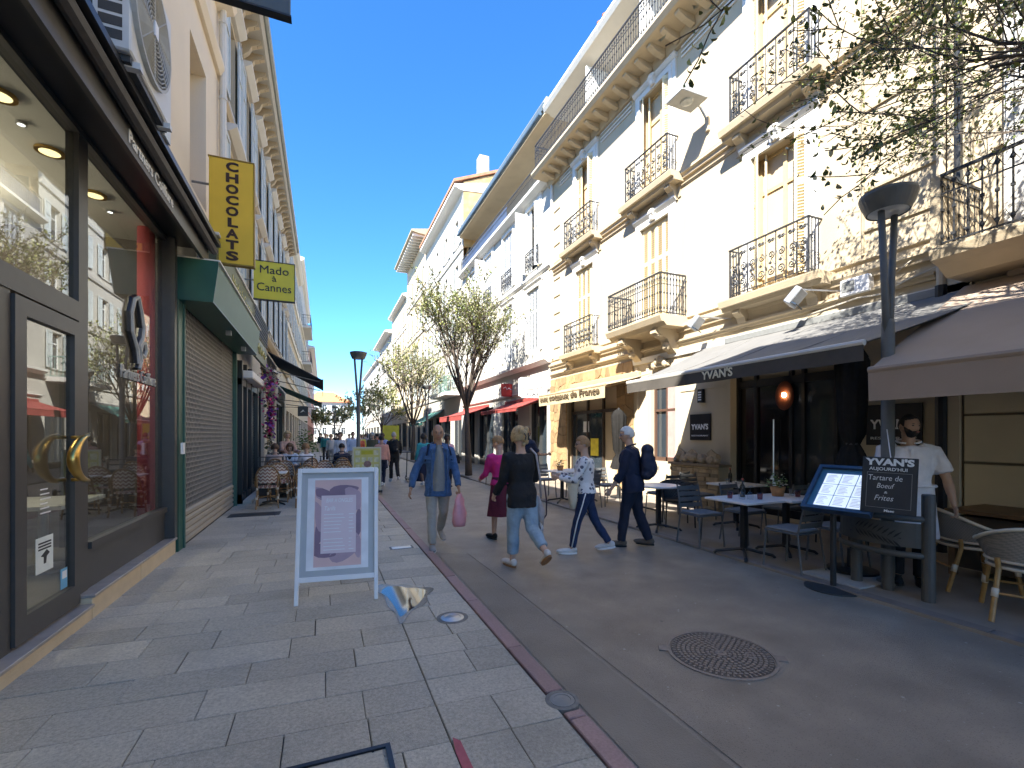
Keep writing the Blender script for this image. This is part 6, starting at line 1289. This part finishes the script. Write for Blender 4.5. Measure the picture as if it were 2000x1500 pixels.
pk.build('jacket_placket', denim, t, smooth=False, **K)
sp_ = MB()
for s_ in (-1, 1): sp_.tube([up((s_*.085*Hh, -.05*Hh, .78*Hh)), up((s_*.075*Hh, .01*Hh, .838*Hh)), up((s_*.092*Hh, .066*Hh, .78*Hh)), up((s_*.108*Hh, .045*Hh, .70*Hh))], .018, 6, flat=.5)
sp_.build('bag_strap', navyc, t, smooth=True, **K)
def limp_bag(lab, hand, w_, h, m, m2=None, rz=0):
    t = thing('carrier_bag', lab, 'bag', tuple(hand-Vector((0, 0, h+.10)))); b = MB(); n = 16; vs = []; rows = [(0, .02, .02), (-.10, .07, .03), (-.16, w_*.7, .045), (-.16-h*.4, w_, .07), (-.16-h*.8, w_*.98, .075), (-.16-h, w_*.8, .06)]
    for z, a, c_ in rows:
        for k in range(n): q = 2*math.pi*k/n; f_ = 1+.10*math.sin(q*5+z*30); x, y = a*f_*math.cos(q), c_*f_*math.sin(q); vs.append((hand.x+x*math.cos(rz)-y*math.sin(rz), hand.y+x*math.sin(rz)+y*math.cos(rz), hand.z+z))
    b.add(vs, [(i*n+k, i*n+(k+1) % n, (i+1)*n+(k+1) % n, (i+1)*n+k) for i in range(len(rows)-1) for k in range(n)] + [tuple(range((len(rows)-1)*n, len(rows)*n))]); b.build('film', m, t, smooth=True)
    if m2: MB().obox((hand.x+.01, hand.y+.0, hand.z-.16-h*.62), (w_*1.1, .05, h*.55), Matrix.Rotation(rz, 3, 'Z')).build('contents', m2, t, bevel=.02)
hd = P1['W'](P1['A'][0][2]+P1['A'][0][4]*.10); limp_bag('translucent pink plastic carrier bag in the hand of the man in denim', hd, .10, .30, mat('pink_plastic', (.75, .33, .36), .35, .15, 8), None, .2)
# 2 woman in black top seen from behind
P2 = person('woman in black top and light jeans walking away, hair clipped up', (2.22, 5.12, 0), 4, 1.70, legs=((7, 4), (-14, 42)), arms=((14, 6, 30, 0, 40), (12, 8, 60, 8, 50)), lean=3, head=(10, -4), top=blackc, hem=.43, bottom=denimL, cuff=.22, shoes=shw, sole=gum, skin='fair', hair=(hblond, 'full'), fem=True, b=1.08, tight=1.12)
hc = P2['hc']; Rh = P2['Rh']; q = MB()
for a in ((0, -.10, .03, .05), (.03, -.10, .07, .045), (-.035, -.09, .06, .045), (0, -.11, -.03, .04), (.02, -.105, -.07, .03), (-.02, -.10, -.10, .025)): q.ell(hc+Rh @ Vector(a[:3]), (a[3], a[3]*.8, a[3]*1.1), 8, 6)
q.build('hair_twist', hblond, P2['root'], smooth=True, **K); q = MB()
for s_ in (-1, 1): q.tube([hc+Rh @ Vector((s_*.03, -.14, .03)), hc+Rh @ Vector((s_*.02, -.155, -.01)), hc+Rh @ Vector((s_*.025, -.14, -.05))], .008, 5)
q.build('hair_clip', blk, P2['root'], **K)
W = P2['W']; u2 = P2['up']; H2 = 1.70
bg_ = thing('shoulder_bag', 'slouchy pale grey shoulder bag with dark edging on the woman in black', 'bag', tuple(W((.22, 0, .55)))); gb = MB(); n = 16; vs = []
for z, rx, ry, ox in ((.86, .06, .05, .20), (.80, .09, .06, .21), (.68, .12, .07, .235), (.58, .11, .065, .25), (.50, .07, .05, .255)):
    for k in range(n): a = 2*math.pi*k/n; f_ = 1+.12*math.sin(a*4+z*25); vs.append(W((ox+rx*.55*f_*math.cos(a), .02+ry*1.6*f_*math.sin(a), z)))
gb.add(vs, [(i*n+k, i*n+(k+1) % n, (i+1)*n+(k+1) % n, (i+1)*n+k) for i in range(4) for k in range(n)] + [tuple(range(n)), tuple(range(64, 80))]); gb.build('pouch', cloth('bag_grey', (.38, .34, .34), .8, .25, 10), bg_, smooth=True)
MB().tube([W(u2((.075*H2, -.02, .845*H2))), W(u2((.098*H2, -.085, .80*H2))), W((.20, -.09, 1.1)), W((.235, -.06, .85))], .022, 6, flat=.5).build('strap', cloth('bag_grey', (.38, .34, .34), .8, .25, 10), bg_, smooth=True); MB().tube([W((.26, -.09, 1.05)), W((.29, -.10, .8)), W((.31, -.06, .62)), W((.28, .02, .52))], .010, 5).build('edging', cloth('edge_dark', (.08, .05, .06)), bg_, smooth=True)
sc_ = MB(); 
for k in range(5): sc_.tube([W((.24+.015*k, -.03+.03*k, .56)), W((.25+.012*k, -.05+.03*k, .46)), W((.245+.02*k, -.04+.025*k, .36))], [.02, .024, .012], 5)
sc_.build('scarf_end', wave_pattern('scarf_spots', (.55, .52, .52), (.15, .13, .14), 'spots', 40), bg_, smooth=True)
# 3 woman in fuchsia
P3 = person('woman in fuchsia top and burgundy skirt with dark heels, walking away', (2.52, 6.62, 0), 8, 1.60, legs=((6, 3), (-10, 30)), arms=((20, 6, 50, 10, 40), (20, 6, 50, 10, 40)), lean=6, head=(28, -14), top=pinkc, hem=.50, skirt=(.235, burg, .055), shoes=shbl, sole=blk, skin='fair', hair=(hginger, 'short'), fem=True, b=1.0)
q = MB()
for i in (0, 1): an = P3['J'][i][2]; q.tube([an+Vector((0, -.03, -.03)), Vector((an.x, an.y-.05, max(.003, an.z-.075)))], [.018, .01], 6)
q.build('heel', blk, P3['root'], **K)
# 4 man in navy tee by the tables
person('man in navy t-shirt talking with outstretched hand beside the tables', (4.35, 9.75, 0), -62, 1.80, legs=((2, 2), (-3, 4)), arms=((10, 8, 20, 0, 30), (28, 12, 62, -6, 25)), lean=0, head=(0, -4), top=navyc, sleeve='short', hem=.46, bottom=cloth('cream', (.55, .52, .46)), shoes=shw, skin='tan', hair=(hbrown, 'crop'), beard=mat('stubble', (.16, .09, .06), .8), b=.97)
# 5 woman in spotted blouse
spots = wave_pattern('blouse_spots', (.74, .72, .72), (.10, .10, .14), 'spots', 15)
P5 = person('woman in white blouse with dark spots and navy jeans, short hair and sunglasses', (3.30, 5.42, 0), 58, 1.61, legs=((17, 6), (-17, 16)), arms=((26, 10, 72, 30, 50), (30, 8, 70, 30, 50)), lean=2, head=(6, -2), top=spots, hem=.475, bottom=denimD, cuff=.05, shoes=shw, skin='fair', hair=(hginger, 'short'), fem=True, b=1.06, tight=.95)
def specs(P, m, name='glasses'):
    q = MB(); hc, Rh, k = P['hc'], P['Rh'], P['kH']
    for s_ in (-1, 1): q.obox(hc+Rh @ Vector((s_*.032, .098, .006))*k, (.05*k, .006, .034*k), Rh); q.tube([hc+Rh @ Vector((s_*.057, .095, .01))*k, hc+Rh @ Vector((s_*.082, -.01, .012))*k], .003, 4)
    q.tube([hc+Rh @ Vector((-.01, .102, .012))*k, hc+Rh @ Vector((.01, .102, .012))*k], .003, 4); q.build(name, m, P['root'], **K)
specs(P5, black, 'sunglasses')
q = MB(); hp, kn, an, fd = P5['J'][0]
for i in (0, 1):
    hp, kn, an, fd = P5['J'][i]; s_ = (-1, 1)[i]; q.tube([hp+Vector((s_*.098, 0, .02)), hp.lerp(kn, .4)+Vector((s_*.088, 0, 0)), kn+Vector((s_*.066, 0, 0)), an+Vector((s_*.056, 0, .03))], .009, 5)
q.build('side_stripe', white, P5['root'], smooth=True, **K)
cj = MB(); n = 14; vs = []
for z, r in ((1.08, .05), (1.0, .08), (.85, .07), (.72, .05), (.62, .03)):
    for k in range(n): a = 2*math.pi*k/n; f_ = 1+.2*math.sin(a*4+z*20); vs.append(P5['W']((-.16+r*f_*math.cos(a)*.7, .17+r*f_*math.sin(a), z)))
cj.add(vs, [(i*n+k, i*n+(k+1) % n, (i+1)*n+(k+1) % n, (i+1)*n+k) for i in range(4) for k in range(n)] + [tuple(range(n)), tuple(range(56, 70))]); tag(cj.build('cardigan', cloth('cream2', (.60, .54, .42)), smooth=True), 'cream cardigan carried over the arm of the woman in the spotted blouse', 'cardigan')
# 6 man with backpack
P6 = person('white haired man in dark navy clothes with glasses walking past the tables', (4.12, 5.48, 0), 42, 1.74, legs=((14, 8), (-8, 14)), arms=((14, 6, 18, 0, 30), (-14, 10, 22, 0, 40)), lean=5, head=(10, 0), top=navyc, hem=.46, sleeve='three', bottom=cloth('navy_trouser', (.012, .016, .035)), shoes=shb, sole=shbl, skin='fair', hair=(hwhite, 'short'), b=1.08, tight=1.06)
specs(P6, mat('glasses_rim', (.4, .4, .42), .3))
def backpack(lab, P, m, m2, s_=1.):
    W = P['W']; u = P['up']; H = P['H']; c0 = u((0, -.085*H-.085*s_, .70*H)); t = thing('backpack', lab, 'backpack', tuple(W(c0-Vector((0, 0, .22)))))
    b = MB(); b.ell(c0+Vector((0, .0, -.02)), (.155*s_, .10*s_, .24*s_), 14, 12); b.ell(c0+Vector((0, -.05*s_, -.09*s_)), (.13*s_, .085*s_, .14*s_), 14, 10); b.ell(c0+Vector((0, .0, .16*s_)), (.13*s_, .085*s_, .09*s_), 14, 10); b.ell(c0+Vector((0, .01, -.18*s_)), (.15*s_, .09*s_, .09*s_), 14, 10); e = remesh(b, .012, 3, .006, 14); e.transform(P['wm']); e.materials.append(m); obj('pack', e, t)
    for sx in (-1, 1): MB().tube([W(u((sx*.055*H, -.06*H, .80*H))), W(u((sx*.066*H, -.005*H, .842*H))), W(u((sx*.082*H, .068*H, .77*H))), W(u((sx*.10*H, .03*H, .66*H))), W(u((sx*.075*H, -.075*H, .60*H)))], .02, 6, flat=.45).build('strap', m, t, smooth=True)
    MB(lambda a, b_, c_: tuple(W(c0+Vector((a, b_, c_))))).box(.03, -.142*s_, -.12, .065, -.136*s_, -.07).build('label_patch', m2, t); return t
backpack('navy blue backpack on the white haired man', P6, cloth('pack_navy', (.014, .02, .05), .7), white, 1.0)
# 7 waiter
P7 = person('bearded waiter in white polo and long white apron standing at the kerb guard', (5.74, 2.93, .03), 128, 1.79, legs=((2, 2), (0, 2)), arms=((6, 18, 14, 4, 45), (12, 10, 40, 10, 30)), lean=0, head=(30, 0), top=whitec, sleeve='short', hem=.50, bottom=blackc, shoes=shbl, sole=blk, skin='olive', hair=(hblack, 'crop'), beard=mat('beard_black', (.018, .013, .011), .8, .2, 80), b=1.10)
ap_ = MB(); n = 26; vs = []
for q_ in range(8):
    f_ = q_/7; z = (.585-.30*f_)*1.79
    for k in range(n): a = rad(-20+220*k/(n-1)); rx = (.104+.022*f_)*1.79*1.1; ry = (.083+.022*f_)*1.79*1.08; w_ = 1+.03*f_*math.sin(k*1.7); vs.append((rx*w_*math.cos(a), ry*w_*math.sin(a), z))
ap_.add(vs, [(i*n+k, i*n+k+1, (i+1)*n+k+1, (i+1)*n+k) for i in range(7) for k in range(n-1)]); ap_.build('apron', whitec, P7['root'], smooth=True, **K)
ab = MB(); ab.tube([(.110*1.79*1.1*math.cos(a), .090*1.79*1.08*math.sin(a), .583*1.79) for a in [2*math.pi*k/24 for k in range(24)]], .016, 6, closed=True); ab.build('apron_band', whitec, P7['root'], smooth=True, **K)
pk = MB(); pk.box(-.012, .0, .70*1.79, .012, .005, .80*1.79); pk.v = [(x, .0785*1.79*1.1+.012+y-(z/1.79-.70)*.18, z) for x, y, z in pk.v]; pk.build('polo_placket', whitec, P7['root'], **K)
W = P7['W']; hw = P7['A'][1]; 
# 8 man with scooter, and others further off
P8 = person('man in black with backpack wheeling a scooter away down the street', (2.27, 16.4, 0), 2, 1.72, legs=((6, 4), (-10, 26)), arms=((18, 10, 40), (22, 14, 40)), lean=2, top=blackc, bottom=blackc, shoes=shw, skin='fair', hair=(hgrey, 'crop'), vox=.018, b=1.04); backpack('black backpack on the man wheeling the scooter', P8, blackc, greym, .9)
s_ = thing('kick_scooter', 'dark folding kick scooter pushed by the man in black', 'scooter', (2.72, 16.3, 0)); MB().tube([(2.72, 16.55, .1), (2.72, 16.40, 1.0)], .018, 6).build('stem', darkg, s_); MB().tube([(2.52, 16.40, 1.0), (2.92, 16.40, 1.0)], .014, 6).build('handlebar', darkg, s_); MB().box(2.65, 15.85, .08, 2.79, 16.5, .12).build('deck', darkg, s_, bevel=.01)
for y_ in (15.8, 16.6): MB(lambda a, b_, c_: (2.72+c_, y_+a, .085+b_)).lathe([(.085, -.02), (.085, .02)], 16).build('wheel', blk, s_, smooth=False)
far = [
 ('woman in turquoise top and long dark skirt walking away past the pillars', 2.95, 14.6, 0, 1.66, cloth('turquoise', (.05, .36, .38)), navyc, 'dark', (hblack, 'full'), True),
 ('woman in pink striped top carrying a black bag behind the man in denim', 3.55, 14.0, 170, 1.62, wave_pattern('stripe_pink', (.7, .66, .66), (.65, .10, .22), 'stripe', 18), blackc, 'dark', (hblack, 'full'), True),
 ('person in peach jacket standing next to the yellow menu board', 1.70, 15.0, 10, 1.60, cloth('peach', (.55, .28, .22)), navyc, 'fair', (hblack, 'short'), False),
 ('person in white shirt standing among the far tables', .62, 19.5, 160, 1.68, whitec, denimD, 'fair', (hbrown, 'full'), True),
 ('person in pale blue shirt standing in the far crowd', 1.15, 21, 200, 1.72, cloth('paleblue', (.45, .55, .72)), stonec, 'fair', (hbrown, 'short'), False),
 ('person in orange red top by the left lamp post', 1.55, 22.5, 180, 1.66, cloth('orange', (.55, .12, .06)), navyc, 'tan', (hbrown, 'full'), True),
 ('person in dark olive coat just right of the left lamp post', 1.95, 20.5, 20, 1.74, cloth('olive', (.07, .075, .05)), blackc, 'fair', (hgrey, 'short'), False),
 ('person in pale dress far down the street left of the lamp', .35, 25, 170, 1.62, cloth('paledress', (.6, .55, .5)), stonec, 'fair', (hblond, 'full'), True),
 ('person in red top far down the street beside the yellow sign', 2.6, 25, 0, 1.7, cloth('redtop', (.5, .08, .06)), stonec, 'fair', (hblack, 'short'), False),
 ('person in blue print shirt far beyond the peach jacket', 2.55, 22, 10, 1.7, cloth('blueprint', (.25, .32, .6)), denimD, 'fair', (hbrown, 'short'), False),
 ('person in teal jacket walking in the middle distance left of the lamp', .1, 29, 180, 1.7, cloth('teal_j', (.03, .2, .2)), blackc, 'fair', (hgrey, 'short'), False),
 ('person in black walking behind the tables in the middle distance', .75, 31, 0, 1.72, blackc, denimD, 'fair', (hblack, 'short'), False),
 ('person in yellow top in the distance right of the lamp', 2.2, 30, 180, 1.66, cloth('yellow_t', (.6, .5, .06)), denimD, 'fair', (hblond, 'full'), True),
 ('person in lilac top in the distance by the yellow sign', 3.9, 31, 0, 1.66, cloth('lilac_t', (.45, .36, .5)), whitec, 'fair', (hbrown, 'full'), True),
 ('distant couple member in navy near the end building', -.2, 41, 0, 1.75, navyc, stonec, 'fair', (hbrown, 'short'), False),
 ('distant couple member in rose near the end building', .3, 42, 0, 1.64, cloth('rose_t', (.55, .25, .28)), navyc, 'fair', (hblond, 'full'), True),
 ('distant person in white at the far end of the street', 1.6, 33, 180, 1.7, whitec, stonec, 'fair', (hbrown, 'short'), False),
 ('distant person in grey near the end trees', 2.9, 36, 0, 1.7, cloth('grey', (.25, .25, .26)), denimD, 'fair', (hbrown, 'full'), True)]
for i, (lab, x, y, fc, H, tp, bt, sk, hr, fm_) in enumerate(far):
    kk = dict(skirt=(.09, bt, .05)) if i == 0 else dict(bottom=bt)
    Q = person(lab, (x, y, 0 if x > 1.37 else PV), fc, H, legs=((9, 5), (-11, 20)) if i % 2 else ((-10, 22), (10, 4)), arms=((10, 9, 18), (-10, 9, 20)), top=tp, shoes=shbl if i % 2 else shw, skin=sk, hair=hr, fem=fm_, vox=.02, fingers=i < 3, **kk)
    if i == 1:
        hb = thing('handbag', 'black handbag held by the woman in the pink striped top', 'bag', tuple(Q['W']((-.3, 0, .75)))); MB(lambda a, b_, c_: tuple(Q['W']((a, b_, c_)))).prism([(-.40, .72), (-.16, .72), (-.18, .98), (-.38, .98)], -.12, .06, ax=1).build('body', blackc, hb, bevel=.02); MB().tube([Q['W']((-.36, -.03, .98)), Q['W']((-.28, -.03, 1.12)), Q['W']((-.2, -.03, .98))], .01, 5).build('handle', blackc, hb)
seatd = [('seated diner with brown hair seen from behind on the left terrace', -1.25, 14.35, 5, cloth('s1', (.45, .36, .32)), (hbrown, 'full')), ('seated diner in white blouse and black waistcoat on the left terrace', -.88, 14.9, 170, whitec, (hbrown, 'long')), ('seated diner in white bent over the table in the middle of the terrace', -.42, 14.5, 30, whitec, (hginger, 'full')), ('seated diner in dark blue seen from behind by the lamp', .50, 14.4, 0, navyc, (hblack, 'short')), ('standing diner with blond hair beside the cafe flowers', -1.02, 15.4, 200, cloth('s5', (.5, .32, .25)), (hblond, 'long'))]
for i, (lab, x, y, fc, tp, hr) in enumerate(seatd):
    st_ = i != 4
    Q = person(lab, (x, y, PV), fc, 1.68, legs=((84, 86), (84, 86)) if st_ else ((2, 2), (-2, 3)), arms=((30, 8, 60), (34, 8, 60)), lean=8 if st_ else 2, top=tp, bottom=navyc, shoes=shbl, hair=hr, fem=i in (1, 2, 4), seat=st_, vox=.02, head=(0, -12), fingers=False)
    if i == 1: 
        vb = MB(); torso_pts = [(.56, .082, .066), (.66, .085, .072), (.74, .088, .074), (.79, .07, .06)]; vb.add([Q['up']((x_*1.68*math.cos(a), y_*1.68*math.sin(a)+.012, z_*1.68)) for z_, x_, y_ in torso_pts for a in [2*math.pi*k/16 for k in range(16)]], [(q*16+k, q*16+(k+1) % 16, (q+1)*16+(k+1) % 16, (q+1)*16+k) for q in range(3) for k in range(16)]); vb.build('waistcoat', blackc, Q['root'], smooth=True, world=False)
    if st_: dup(bc, (x, y-.02 if abs(fc) < 90 else y+.02, PV), rad(fc), 'bistro chair under the %s' % lab.replace(' on the left terrace', '').replace(' of the terrace', ''))
